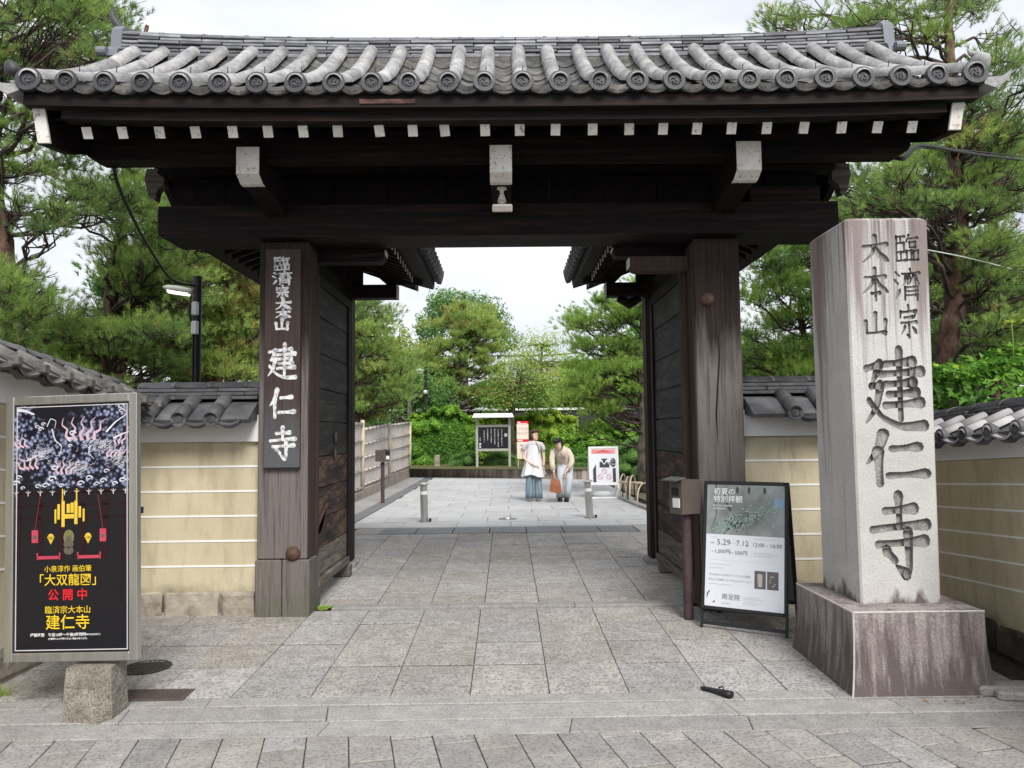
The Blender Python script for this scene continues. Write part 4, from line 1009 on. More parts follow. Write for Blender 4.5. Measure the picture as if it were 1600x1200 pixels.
# ================================================================ PLASTERED WALLS WITH TILED ROOFS
def tiled_wall(name, label, A, ang, Ln, sc=1.0, rise=0.0, stone='basestone', tile='wtile', group=None, u0_tile=.1, courses=3, cover=True, basez=0.0, drop=0.0, lines=5, light_eave=False, flat_eave=False):
    """A: foot of the front face at u=0; ang: heading of the wall line in plan; the front faces to the right-hand side (-V)"""
    Ux = Vector((math.cos(ang), math.sin(ang), 0)); Nn = Vector((math.sin(ang), -math.cos(ang), 0))   # outward normal
    A = Vector(A)
    t = thing(name, label, 'wall', tuple(A), ang, group)
    def Q(u, v, z): return A+Ux*u+Nn*v+Vector((0, 0, (z-drop)*sc+(basez+rise*u if z > .2 else 0)))
    def blk(nm, u0, u1, v0, v1, z0, z1, m, par=t):
        mb = MB(); mb.hexa([Q(u0, v1, z0), Q(u1, v1, z0), Q(u1, v0, z0), Q(u0, v0, z0), Q(u0, v1, z1), Q(u1, v1, z1), Q(u1, v0, z1), Q(u0, v0, z1)]); return mb.build(nm, m, par)
    body = blk('plaster_body', 0, Ln, -.42, 0, .17, 1.553, mt['ochre'])
    for k in range(lines):
        z = [.43, .655, .88, 1.105, 1.33][k]
        mb = MB(); mb.hexa([Q(0, .005, z-.008), Q(Ln, .005, z-.008), Q(Ln, -.01, z-.008), Q(0, -.01, z-.008), Q(0, .005, z+.008), Q(Ln, .005, z+.008), Q(Ln, -.01, z+.008), Q(0, -.01, z+.008)]); mb.build('white_line', mt['plaster'], body)
    blk('white_cornice', -.01, Ln+.01, -.46, .045, 1.556, 1.80, mt['plaster'])
    # base stones, uneven
    u = 0.0; q = random.Random(int(Ln*100)+int(A.x*10))
    while u < Ln-.05:
        l = min(q.uniform(.28, .62), Ln-u); l = Ln-u if Ln-u-l < .12 else l
        mb = MB(); c = Q(u+l/2, -.17, .085)
        M = basis(c, Ux, -Nn, Vector((0, 0, 1))); mb.cbox(Matrix.Identity(4), l/2-.006, .20+q.uniform(0, .025), .09*sc+.03, .022)
        mb.v = [(x+q.uniform(-.014, .014), y+q.uniform(-.012, .012), z+q.uniform(-.014, .014)) for x, y, z in mb.v]
        obj('base_stone', mb.mesh('base_stone', mt[stone]), t, M @ Matrix.Rotation(q.uniform(-.01, .01), 4, 'Y')); u += l
    mb = MB(); mb.hexa([Q(0, .03, -.25), Q(Ln, .03, -.25), Q(Ln, -.4, -.25), Q(0, -.4, -.25), Q(0, .01, .02), Q(Ln, .01, .02), Q(Ln, -.4, .02), Q(0, -.4, .02)]); mb.build('footing', mt[stone], t)
    # roof deck
    mb = MB(); ue = Ln
    prof = [(.30, 1.755), (.06, 1.90), (-.21, 1.95), (-.48, 1.90), (-.72, 1.755), (-.70, 1.72), (-.21, 1.80), (.28, 1.72)]
    mb.loft([[Q(u_, v, z) for v, z in prof] for u_ in (0.0, ue)]); dk = mb.build('wall_roof', mt['tile_mid'] if tile == 'lichen' else mt[tile], t)
    # tiles
    tl = math.atan(rise); Ut = (Ux+Vector((0, 0, rise))).normalized()
    sp = .285; n = int((Ln-u0_tile)/sp)+1
    d0, d1 = Q(0, .0, 1.93)-Q(0, 0, 0), Q(0, .30, 1.79)-Q(0, 0, 0)
    dn = (Q(0, .33, 1.765)-Q(0, -.02, 1.94)); Ls = dn.length; dn.normalize(); yax = -dn; zax = Ut.cross(yax).normalized()
    r = .064 if not light_eave else .040
    if flat_eave: r = .028
    tube_me = half_tube(Ls/2*1.04, r).mesh('cover_tile', mt['wtile_light'] if light_eave else mt[tile], True)
    dme = disc_mb(r*(1.1 if not light_eave else 1.5)).mesh('end_disc', mt['wtile'])
    pme = pan(Ls/4*1.1, sp-.07, .034).mesh('pan_tile', mt['wtile_light'] if light_eave else mt[tile]); lme = lip_mb(sp-.09, .03, .04).mesh('eave_pan_tile', mt['wtile'] if tile != 'lichen' else mt['lichen'])
    for i in range(n):
        u_ = u0_tile+sp*i
        if u_ > Ln-.04: break
        if flat_eave:
            mb = MB(); mb.cbox(Matrix.Identity(4), .03, .035, .03, .006); obj('eave_lug', mb.mesh('eave_lug', mt[tile]), dk, basis(Q(u_, .33, 1.77), Ut, -Nn, Ut.cross(-Nn)))
        for k in range(2):
            obj('cover_tile', tube_me, dk, basis(Q(u_, -.02, 1.945)+dn*(Ls/2*k)+Vector((0, 0, q.uniform(-.003, .003))), Ut, yax, zax))
        if not flat_eave: obj('end_disc', dme, dk, basis(Q(u_, .335, 1.762), Ut, -Nn, Ut.cross(-Nn)) @ Matrix.Rotation(q.random()*6, 4, 'Y'))
        uc = u_+sp/2
        if uc < Ln-.08:
            for k in range(4): obj('pan_tile', pme, dk, basis(Q(uc, -.02, 1.905)+dn*(Ls/4*k)+Vector((0, 0, q.uniform(-.003, .003))), Ut, yax, zax))
            obj('eave_pan_tile', lme, dk, basis(Q(uc, .31, 1.745), Ut, -Nn, Ut.cross(-Nn)))
    # ridge courses
    for c_ in range(courses):
        zc = 1.965+.036*c_; u_ = -(.13*(c_ % 2)); hv = .175-.018*c_
        while u_ < Ln:
            a, b = max(u_, 0), min(u_+.38, Ln)
            if b-a > .05:
                mb = MB(); mb.cbox(Matrix.Identity(4), (b-a)/2-.002, hv, .0155, .004)
                obj('ridge_tile', mb.mesh('ridge_tile', mt['ridge'] if tile != 'wtile' else mt['wtile']), dk, basis(Q((a+b)/2, -.21+q.uniform(-.008, .008), zc), Ut, -Nn, Ut.cross(-Nn)) @ Matrix.Rotation(q.uniform(-.012, .012), 4, 'X'))
            u_ += .38
    zc = 1.965+.036*courses-.012+(.035 if flat_eave else 0); u_ = 0
    while u_ < Ln-.03:
        b = min(u_+.34, Ln); mb = MB(); n8 = 8; h = (b-u_)/2
        mb.loft([[(x_, rr*math.cos(math.pi*k/n8)*1.2, rr*math.sin(math.pi*k/n8)*.62) for k in range(n8+1)] for x_, rr in ((-h, .10), (h-.03, .10), (h-.03, .107), (h, .107))], True)
        obj('ridge_cap', mb.mesh('ridge_cap', mt['wtile'], True), dk, basis(Q((u_+b)/2, -.21, zc), Ut, -Nn, Ut.cross(-Nn))); u_ = b
    return t
tiled_wall('plaster_wall', 'ochre plaster wall with white lines between the poster board and the left gate post', (-3.44, 6.98, 0), 0, abs(-3.44-pl0)-.03, tile='wtile', u0_tile=-.0, group='ochre plaster walls', courses=3)
tiled_wall('plaster_wall', 'ochre plaster wall with white lines behind the black sandwich board, right of the gate', (pr1+.03, 6.98, 0), 0, 3.62-pr1-.03, u0_tile=.36, group='ochre plaster walls')
# left side wall comes towards the street: heading -Y, front faces +X  => ang=-90 gives normal (-1,0)... so build from the near end
tiled_wall('plaster_wall', 'ochre wall with sloping lichened tile roof running behind the poster board at far left', (-3.45, 2.2, 0), R(90), 4.79, rise=-.10, basez=.59, tile='lichen', u0_tile=.05, courses=0, flat_eave=True, group='ochre plaster walls')
tiled_wall('plaster_wall', 'ochre wall with dark mossy foot behind the stone pillar at far right', (3.60, 6.97, 0), R(-90), 4.6, sc=.83, rise=.063, stone='basedark', tile='wtile', u0_tile=.15, courses=2, light_eave=True, group='ochre plaster walls')

# ================================================================ INSCRIBED STONE PILLAR
XA, YA = 2.15, 4.84
pb = P(1326, 1088, 4.83)
x0b, x1b = xx(1327, 4.80, 1085), xx(1545, 4.80, 1085); y0b, y1b = 4.80, 5.86
x0t, x1t = xx(1334, 4.85, 957), xx(1540, 4.85, 957); y0t, y1t = 4.86, 5.80
zt_ = zz(957, 4.86, 1430)
pil = thing('stone_pillar', 'tall pale granite pillar carved with large characters on a stained stone plinth, right of the gate', 'stone pillar', ((x0b+x1b)/2, 5.33, G(5)))
mb = MB(); secs = []
zb0 = -.09
for i in range(9):
    t = i/8; k = (1-t)**2.6; zc = zb0+(zt_-zb0)*t
    e = .045*k
    secs.append([(x0t-e-(x0t-x0b)*0, y0t-e, zc), (x1t+e, y0t-e, zc), (x1t+e, y1t+e, zc), (x0t-e, y1t+e, zc)])
secs.append([(x0t+.012, y0t+.012, zt_+.010), (x1t-.012, y0t+.012, zt_+.010), (x1t-.012, y1t-.012, zt_+.010), (x0t+.012, y1t-.012, zt_+.010)])
mb.loft(secs); mb.build('plinth', mt['plinth'], pil)
ed = MB()
for (a, b) in (((x0t, y0t), (x1t, y0t)), ((x0t, y0t), (x0t, y1t))):
    ed.tube([(a[0]+.003, a[1]+.003, zt_+.003), (b[0]+.003*(b[0] == a[0]), b[1]+.003*(b[1] == a[1]), zt_+.003)], .007, 6)
ed.tube([secs[i][0] for i in range(9)], .006, 6); ed.build('worn_arris', mt['arris'], pil)
# shaft
ys = 5.07
sx0, sx1 = xx(1346, ys, 943), xx(1471, ys, 940); sz0 = zt_+.011; sz1 = zz(340, ys, 1385); ys1 = 5.68
tx0, tx1 = xx(1320, ys, 345), xx(1449, ys, 345)
print('shaft', sx0, sx1, tx0, tx1, sz0, sz1)
m0, m1 = (sx0+tx0)/2, (sx1+tx1)/2
sh = MB(); c = .012
def ringz(x0, x1, y0, y1, z, c=.012): return [(x0+c, y0, z), (x1-c, y0, z), (x1, y0+c, z), (x1, y1-c, z), (x1-c, y1, z), (x0+c, y1, z), (x0, y1-c, z), (x0, y0+c, z)]
sh.loft([ringz(sx0, sx1, ys, ys1, sz0), ringz(tx0, tx1, ys, ys1-.0, sz1-.02), ringz(tx0+.03, tx1-.02, ys+.03, ys1-.03, sz1+.004, .02), ringz(tx0+.12, tx1-.1, ys+.15, ys1-.15, sz1+.018, .03)])
for s_ in (1,):
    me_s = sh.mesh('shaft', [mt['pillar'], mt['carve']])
op = MB(); rs = random.Random(2)
def carve(chx, px0, py0, px1, py1, w, depth):
    """character chx carved inside the photo box; each stroke a wedge"""
    a = P(px0, py0, ys); b = P(px1, py1, ys)
    O = Vector((a.x, ys, a.z)); sxx = (b.x-a.x)/100; szz = (b.z-a.z)/100
    fr = (O, Vector((1, 0, 0)), Vector((0, 0, 1)), Vector((0, -1, 0)))
    for i, stv in enumerate(K_[chx]):
        po = brush(stv, w, rs); po = [(x*sxx, y*szz) for x, y in po]
        # area sign -> ensure ccw
        A_ = sum(po[k][0]*po[(k+1) % len(po)][1]-po[(k+1) % len(po)][0]*po[k][1] for k in range(len(po)))
        if A_ < 0: po = po[::-1]
        yield po, fr, depth*(1+.07*(i % 5))
strokes = []
for ch_, bx, w, dp in (('臨', (1396, 366, 1437, 411), 8.5, .012), ('濟', (1396, 420, 1441, 471), 8.5, .012), ('宗', (1402, 477, 1438, 529), 10, .013),
                    ('大', (1343, 367, 1391, 413), 14, .014), ('本', (1344, 418, 1391, 471), 11, .013), ('山', (1346, 486, 1391, 528), 12, .014),
                    ('建', (1346, 547, 1449, 678), 9.5, .022), ('仁', (1348, 674, 1451, 760), 13.5, .024), ('寺', (1355, 775, 1458, 901), 11, .024)):
    for po, fr, dp_ in carve(ch_, *bx, w*1.28, dp): strokes.append((po, fr, dp_))
# thin the stroke prisms towards their floor: inset by moving outline points to the spine
for po, fr, dp_ in strokes:
    n = len(po); O, U, W, N = fr
    side = (n-6)//2; inner = []
    Ls = po[:]
    cx = [sum(p[0] for p in po)/n, sum(p[1] for p in po)/n]
    # inset along local normals by ~35% of local half width
    for k in range(n):
        p0 = Vector(po[k-1]); p1 = Vector(po[k]); p2 = Vector(po[(k+1) % n]); tn = (p2-p0)
        nn = Vector((-tn.y, tn.x)); nn = nn.normalized() if nn.length > 1e-9 else Vector((0, 0))
        inner.append(p1+nn*min(dp_*.25, .003))
    a = [O+U*p[0]+W*p[1]+N*.006 for p in po]; b = [O+U*p[0]+W*p[1]-N*dp_ for p in inner]
    op.cm = 0
    op.add(a+b, [tuple(range(n)), tuple(range(n, 2*n))[::-1]]+[(i, n+i, n+(i+1) % n, (i+1) % n) for i in range(n)])
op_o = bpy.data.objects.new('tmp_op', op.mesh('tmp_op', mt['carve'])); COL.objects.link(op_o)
me_s.materials.clear(); me_s.materials.append(mt['pillar'])
so = obj('shaft', me_s, pil)
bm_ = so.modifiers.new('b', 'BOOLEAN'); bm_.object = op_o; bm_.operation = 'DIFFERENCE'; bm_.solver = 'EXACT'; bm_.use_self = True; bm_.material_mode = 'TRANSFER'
dg = bpy.context.evaluated_depsgraph_get(); dg.update()
nm_ = bpy.data.meshes.new_from_object(so.evaluated_get(dg), depsgraph=dg)
print('carved polys', len(nm_.polygons), [m.name for m in nm_.materials])
so.modifiers.clear(); so.data = nm_; bpy.data.objects.remove(op_o)

# ================================================================ NAME PLAQUE ON THE LEFT POST
yp = YP-.055
qx0, qx1, qz0, qz1 = xx(413, yp, 560), xx(469, yp, 560), zz(731, yp, 440), zz(389, yp, 440)
plq = thing('name_plaque', 'long dark wooden board with white brushed characters hung on the left gate post', 'name board', ((qx0+qx1)/2, YP, qz0))
def plq_hook(t, out, vec, V):
    f = noise_fac(t, 2.2, (9, 9, .35), .30, .85, .8, (2.3, 1.3), 1.0)
    return world_mix(t, out, (.10,.105,.115), f)
mb = MB(); mb.box(qx0, qx1, yp, YP-.002, qz0, qz1, .004)
mb.build('board', mat('plaque_board', [(.3, (.030,.019,.017)), (.7, (.06,.038,.033))], nscale=3, stretch=(14,14,.5), rough=.6, bump=.3, coord='World', hook=plq_hook), plq)
pm = MB(); rs2 = random.Random(4)
for ch_, bx, w in (('臨', (427, 401, 453, 424), 11), ('濟', (426, 424, 457, 446), 11), ('宗', (430, 446, 453, 467), 15), ('大', (429, 466, 456, 485), 20), ('本', (429, 482, 456, 501), 16), ('山', (428, 497, 453, 518), 19),
                   ('建', (418, 538, 463, 595), 11.5), ('仁', (420, 607, 461, 654), 15), ('寺', (420, 668, 463, 718), 13)):
    a = P(bx[0], bx[1], yp); b = P(bx[2], bx[3], yp); sxx = (b.x-a.x)/100; szz = (b.z-a.z)/100
    for i, stv in enumerate(K_[ch_]):
        po = brush(stv, w, rs2); po = [(x*sxx, y*szz) for x, y in po]
        A_ = sum(po[k][0]*po[(k+1) % len(po)][1]-po[(k+1) % len(po)][0]*po[k][1] for k in range(len(po)))
        if A_ < 0: po = po[::-1]
        pm.prism(po, (Vector((a.x, yp, a.z)), Vector((1, 0, 0)), Vector((0, 0, 1)), Vector((0, -1, 0))), -.001, .0022+.0005*i)
pm.build('lettering', mat('chalky_lettering', [(.40, (.30,.30,.31)), (.52, (.66,.66,.66)), (.8, (.78,.78,.77))], nscale=26, rough=.8, coord='World'), plq)

# ================================================================ LIGHT FITTING HANGING FROM THE CENTRE ARM
c = P(784, 291, 6.25); lf_ = thing('floodlight', 'small white floodlight hanging below the middle white beam end', 'floodlight', tuple(c))
wm_ = flat('aged_white_plastic', (.62,.57,.50), .5)
zt0 = zz(289, 6.12, 790)
mb = MB(); mb.lathe([(0, .0), (.042, .0), (.042, -.010), (.018, -.018), (.013, -.105), (.022, -.11), (.024, -.135), (0, -.14)], (c.x, 6.2, zt0+.0), (0, 0, 1), 14); mb.build('bracket', wm_, lf_)
z1 = zz(319, 6.15, 790)
mb = MB(); mb.tube([(c.x, 6.2, z1+.09), (c.x+.0, 6.18, z1+.03)], [.022, .038], 10); mb.build('joint', wm_, lf_)
mb = MB(); mb.cbox(Matrix.Translation((c.x+.003, 6.14, z1-.035)) @ Matrix.Rotation(.35, 4, 'X'), .083, .055, .030, .008); hd = mb.build('lamp_head', wm_, lf_)
mb = MB(); mb.cbox(Matrix.Translation((c.x+.003, 6.085, z1-.055)) @ Matrix.Rotation(.35, 4, 'X'), .072, .004, .022, .002); mb.build('lens', flat('dull_lens', (.40,.38,.34), .25), hd)

# ================================================================ POSTER BOARD (left)
yb = 4.66; frm = []
bl = P(5, 1037, yb+.06); br = P(214, 1036, yb-.0); tl_ = P(12, 624, yb+.06); tr_ = P(213, 615, yb)
Wd = (Vector((br.x, br.y, 0))-Vector((bl.x, bl.y, 0))).length; Ht = (tl_.z+tr_.z)/2-(bl.z+br.z)/2
U = Vector((br.x-bl.x, br.y-bl.y, 0)).normalized(); Wv0 = (P(9, 622, bl.y)-P(5, 1037, bl.y)).normalized(); U = (U-Wv0*U.dot(Wv0)).normalized(); fr = fr_((bl.x, bl.y, (bl.z+br.z)/2), U, Wv0); O, U, W, N = fr
print('poster', Wd, Ht, O)
pbt = thing('poster_board', 'steel framed temple poster board on a short stone block at lower left', 'poster board', tuple(O+U*Wd/2), math.atan2(U.y, U.x))
fw_ = .052
def pbox(mb, u0, u1, v0, v1, n0, n1, c_=.004):
    mb.cbox(basis(O+U*(u0+u1)/2+W*(v0+v1)/2+N*(n0+n1)/2, U, -N, W), (u1-u0)/2, (n1-n0)/2, (v1-v0)/2, c_)
mb = MB(); D = -.05
pbox(mb, 0, fw_, 0, Ht, D, .0); pbox(mb, Wd-fw_, Wd, 0, Ht, D, .0); pbox(mb, fw_, Wd-fw_, 0, fw_, D, -.001); pbox(mb, fw_, Wd-fw_, Ht-fw_, Ht, D, -.001)
mb.build('frame', mt['steel'], pbt)
mb = MB(); pbox(mb, fw_, Wd-fw_, fw_, Ht-fw_, D, -.014, .002); mb.build('poster', mt['prblack'], pbt)
mb = MB(); 
for (a, b, c_, d) in ((fw_+.012, fw_+.018, fw_+.012, Ht-fw_-.012), (Wd-fw_-.018, Wd-fw_-.012, fw_+.012, Ht-fw_-.012), (fw_+.018, Wd-fw_-.018, fw_+.012, fw_+.018), (fw_+.018, Wd-fw_-.018, Ht-fw_-.018, Ht-fw_-.012)): pbox(mb, a, b, c_, d, -.014, -.010, .001)
mb.build('inner_rim', flat('rim_white', (.55,.52,.55)), pbt)
# local mapping from photo pixels to panel coordinates
sx_ = Wd/(214-8.5); sy_ = Ht/(1036.5-619)
def pu(px): return (px-8.5)*sx_
def pv(py): return (1036.5-py)*sy_
pfr = (O+N*(-.014), U, W, N)
# generic painted panel: scales, flames, clouds (an abstract stand-in for the painting)
def scale_mat():
    m = bpy.data.materials.new('painted_scales'); m.use_nodes = True; t = m.node_tree; Nn = t.nodes; K = t.links.new
    b = Nn['Principled BSDF']; b.inputs['Roughness'].default_value = .35
    tcn = Nn.new('ShaderNodeTexCoord'); v = Nn.new('ShaderNodeTexVoronoi'); v.feature = 'F1'; v.inputs['Scale'].default_value = 40
    K(tcn.outputs['Object'], v.inputs['Vector']); cr = Nn.new('ShaderNodeValToRGB'); e = cr.color_ramp.elements
    e.new(.5); e[0].position = .15; e[0].color = (.36,.38,.50,1); e[1].position = .42; e[1].color = (.09,.11,.20,1); e[2].position = .6; e[2].color = (.005,.005,.012,1)
    K(v.outputs['Distance'], cr.inputs['Fac'])
    n = Nn.new('ShaderNodeTexNoise'); n.inputs['Scale'].default_value = 5; n.inputs['Detail'].default_value = 2; K(tcn.outputs['Object'], n.inputs['Vector'])
    r2 = Nn.new('ShaderNodeValToRGB'); r2.color_ramp.elements[0].position = .41; r2.color_ramp.elements[1].position = .55; K(n.outputs['Fac'], r2.inputs['Fac'])
    mi = Nn.new('ShaderNodeMix'); mi.data_type = 'RGBA'; mi.inputs['A'].default_value = (.006,.006,.012,1); K(r2.outputs['Color'], mi.inputs['Factor']); K(cr.outputs['Color'], mi.inputs['B'])
    K(mi.outputs['Result'], b.inputs['Base Color']); return m
pr_ = Print(pfr, .001); pr_.rect(pu(19), pv(767), pu(203), pv(634)); pr_.build('painted_panel', scale_mat(), pbt)
rq_ = random.Random(21)
fl = Print(pfr, .0018)
def flame(u, v, h, dirx, n=4):
    for k in range(n):
        a = dirx+(k-(n-1)/2)*.22; x, y = u+(k-(n-1)/2)*h*.22, v; pts = [(x, y)]; seg = h/4
        for j in range(4): 
            x += math.sin(a+(.5 if j % 2 else -.5))*seg; y += math.cos(a+(.5 if j % 2 else -.5))*seg; pts.append((x, y))
        pts = [(min(max(p[0], pu(20)), pu(202)), min(max(p[1], pv(766)), pv(635))) for p in pts]
        fl.rib(pts, h*.13, h*.015, 5)
for (px, py, h, d, n) in ((128, 692, .17, .1, 5), (48, 735, .13, -.5, 4), (36, 700, .11, -.6, 3), (100, 745, .12, .3, 4), (175, 720, .10, .7, 4), (185, 700, .09, .3, 3)): flame(pu(px), pv(py), h, d, n)
fl.build('painted_flames', flat('flame_pink', (.60,.42,.50), .35), pbt)
cl_ = Print(pfr, .0025)
for (px, py, r) in ((108, 690, 5), (112, 680, 6), (108, 700, 4), (84, 735, 6), (80, 752, 7), (70, 762, 6), (58, 763, 5), (95, 763, 5), (28, 748, 5), (24, 757, 6), (34, 765, 4), (125, 760, 6), (138, 752, 6), (150, 762, 5), (165, 742, 5), (160, 757, 6), (178, 762, 5), (190, 757, 6), (188, 640, 6), (189, 647, 5), (62, 672, 5), (56, 668, 4), (66, 664, 4)):
    cl_.rib([(pu(px)+r*sx_*(1-.11*j)*math.cos(j*.9), pv(py)+r*sx_*.7*(1-.11*j)*math.sin(j*.9)) for j in range(8)], r*sx_*.34, r*sx_*.2, 3)
for (pts, w) in ((((25, 640), (38, 642), (52, 648)), .022), (((80, 672), (85, 690), (95, 700), (92, 715)), .008), (((72, 668), (78, 656), (86, 660), (84, 672)), .006), (((140, 700), (138, 712), (146, 722)), .007), (((165, 680), (180, 664), (198, 652)), .012), (((176, 690), (190, 684), (202, 680)), .012), (((40, 722), (52, 716), (62, 712)), .01)):
    cl_.rib([(pu(a), pv(b)) for a, b in pts], w, w*.4)
for k in range(320):   # fine whisker strokes
    g = rq_.choice(((62, 712, 22, 12), (148, 700, 24, 11), (120, 735, 20, 10), (182, 722, 16, 12))); x = g[0]+rq_.gauss(0, g[2]*.5); y = g[1]+rq_.gauss(0, g[3]*.5)
    if 22 < x < 198 and 640 < y < 762:
        a = rq_.uniform(-.6, .6); cl_.rib([(pu(x), pv(y)), (pu(x)+.012*math.cos(a), pv(y)+.012*math.sin(a)), (pu(x)+.024*math.cos(a+.5), pv(y)+.024*math.sin(a+.5))], .0025, .001, 3)
cl_.build('painted_clouds', flat('cloud_white', (.66,.66,.72), .35), pbt)
# hall interior below
ml_ = Print(pfr, .001); 
for (px, w) in ((30, 6), (62, 9), (96, 8), (130, 8), (165, 9), (195, 6)): ml_.poly([(pu(px-w/2-2), pv(880)), (pu(px+w/2-2), pv(880)), (pu(px+w/2), pv(768)), (pu(px-w/2), pv(768))])
for py in (772, 792, 812): ml_.rect(pu(19), pv(py+3.5), pu(203), pv(py))
ml_.build('printed_beams', flat('maroon', (.022,.008,.012), .35), pbt)
wt = Print(pfr, .0016)
for k in range(10):
    x = 24+k*19
    for (a, b) in ((-4, -3), (0, -5), (4, -3)): wt.rib([(pu(x), pv(774)), (pu(x+a), pv(774+b))], .004, .002, 2)
    wt.rib([(pu(x), pv(770)), (pu(x), pv(778))], .004)
wt.build('printed_brackets', mt['prwhite'], pbt)
yl = Print(pfr, .002)
for (x, a, b, w) in ((86, 800, 822, 3), (91, 792, 816, 4), (98, 787, 828, 5), (106, 792, 806, 5), (112, 790, 806, 5), (118, 787, 824, 5), (124, 796, 814, 4), (130, 800, 820, 3), (104, 808, 815, 9), (112, 808, 815, 9)): yl.rect(pu(x-w/2), pv(b), pu(x+w/2), pv(a))
yl.rib([(pu(97), pv(789)), (pu(97), pv(768))], .008); yl.rib([(pu(119), pv(789)), (pu(119), pv(768))], .008)
for (x, y) in ((79, 843), (137, 843)):
    yl.disc(pu(x), pv(y), .02, 8); yl.poly([(pu(x-6), pv(y)), (pu(x), pv(y+12)), (pu(x+6), pv(y))])
yl.build('printed_tassels', flat('tassel_yellow', (.72,.50,.06), .4), pbt)
pk = Print(pfr, .002)
for x, y in ((54, 842), (160, 842)):
    pk.rect(pu(x-5), pv(y+10), pu(x+5), pv(y-10)); pk.rib([(pu(x), pv(y-10)), (pu(x+8 if x < 100 else x-8), pv(778))], .0016)
for a, b in ((57, 94), (120, 157)): pk.rect(pu(a), pv(878), pu(b), pv(873)); pk.rect(pu(a), pv(879), pu(a+2), pv(868)); pk.rect(pu(b-2), pv(879), pu(b), pv(868))
pk.build('printed_lanterns', flat('lantern_pink', (.50,.06,.10), .4), pbt)
gd = Print(pfr, .0022); gd.disc(pu(107), pv(844), .034, 16, .045); gd.build('printed_disc', flat('old_gold', (.20,.19,.07), .4), pbt)
gd = Print(pfr, .0028)
for (x, y, r) in ((107, 846, 5), (107, 855, 8), (107, 865, 8), (54, 843, 3.4), (160, 843, 3.4)): gd.disc(pu(x), pv(y), r*sx_, 10, r*sx_*.8)
gd.build('printed_altar', flat('altar_grey', (.13,.11,.08), .4), pbt)
def ptxt(s_, size_px, px, py, m, off=0.0): put_text(s_, size_px*sx_*.90, pu(px), pv(py), pfr, m, pbt, .003, off=off)
ptxt('小泉淳作 画伯筆', 11.3, 106, 894, mt['yellow'], .0002)
ptxt('「大双龍図」', 20.5, 106, 912, mt['yellow'], .0004)
ptxt('公 開 中', 19.5, 106, 935, mt['red'], .0016)
ptxt('臨済宗大本山', 13.3, 106, 958, mt['yellow'], .0002)
ptxt('建仁寺', 25.5, 106, 978, mt['yellow'], .0008)
ptxt('拝観時間　午前10時～午後5時閉門 ', 6.2, 92, 996, mt['prwhite'], .0004)
ptxt('(午後4時30分受付終了)', 3.2, 142, 996, mt['prwhite'], .0003)
ptxt('(行事等により拝観できない場合があります)', 3.4, 106, 1002, mt['prwhite'], .0003)
# stone foot
f0, f1 = xx(103, 4.62, 1100), xx(170, 4.62, 1100); mb = MB()
rq2 = random.Random(8); zb1 = bl.z-.003
secs = []
for i in range(7):
    t = i/6; z_ = -.12+(zb1+.12)*t; e = .015*(1-t)
    secs.append([(f0-e+rq2.uniform(-.006, .006), 4.615-e, z_), (f1-.03, 4.605-e+rq2.uniform(-.006, .006), z_), (f1+e+rq2.uniform(-.004, .004), 4.64, z_), (f1+e, 4.82+e, z_), (f0-e, 4.82+e, z_)])
mb.loft(secs); mb.build('stone_block', mat('rough_stone_block', [(.3, (.17,.15,.12)), (.7, (.36,.33,.28))], nscale=8, rough=.95, bump=1.0, bscale=35, speck=(90, .7, (.08,.07,.055), .47)), pbt)
mb = MB(); q = P(222, 790, yb+.1); mb.cbox(Matrix.Translation((q.x+.0, yb+.07, zz(797, yb+.07, 220))), .02, .012, .02, .003); mb.build('latch', mt['black'], pbt)
# ================================================================ BLACK SANDWICH BOARD
a0 = PG(1094, 980); b0 = PG(1238, 1000); U = Vector((b0.x-a0.x, b0.y-a0.y, 0)); Wl = .70; U.normalize(); NB = Vector((U.y, -U.x, 0))   # faces the camera side
if NB.y > 0: NB = -NB
lean = R(11); Wv = (Vector((0, 0, 1))*math.cos(lean) - NB*math.sin(lean)); Nf = U.cross(Wv)
if Nf.dot(NB) < 0: print('frame flipped')
O = Vector((a0.x, a0.y, G(a0.y)))
Ht2 = (P(1108, 751, a0.y+.2).z-O.z)/math.cos(lean)
sb = thing('sandwich_board', 'black framed A-board with a garden photo poster leaning between the box and the stone pillar', 'sandwich board', tuple(O+U*Wl/2), math.atan2(U.y, U.x))
def sbox(mb, u0, u1, v0, v1, n0, n1, c_=.004, fr=None):
    O_, U_, W_, N_ = fr or (O, U, Wv, Nf)
    mb.cbox(basis(O_+U_*(u0+u1)/2+W_*(v0+v1)/2+N_*(n0+n1)/2, U_, -N_, W_), (u1-u0)/2, (n1-n0)/2, (v1-v0)/2, c_)
vb = .15; fwd_ = .03
mb = MB(); sbox(mb, 0, fwd_, vb, Ht2, -.02, .012, .008); sbox(mb, Wl-fwd_, Wl, vb, Ht2, -.02, .012, .008); sbox(mb, fwd_, Wl-fwd_, vb, vb+fwd_, -.02, .011, .006); sbox(mb, fwd_, Wl-fwd_, Ht2-fwd_, Ht2, -.02, .011, .006)
mb.build('frame', mt['black'], sb)
mb = MB(); sbox(mb, fwd_, Wl-fwd_, vb+fwd_, Ht2-fwd_, -.012, .001, .001); mb.build('poster', mt['paper'], sb)
mb = MB(); sbox(mb, .0, .022, .0, vb-.002, -.018, .006); sbox(mb, Wl-.022, Wl, .0, vb-.002, -.018, .006); sbox(mb, .022, Wl-.022, .03, .055, -.014, .004); mb.build('leg_frame', mt['black'], sb)
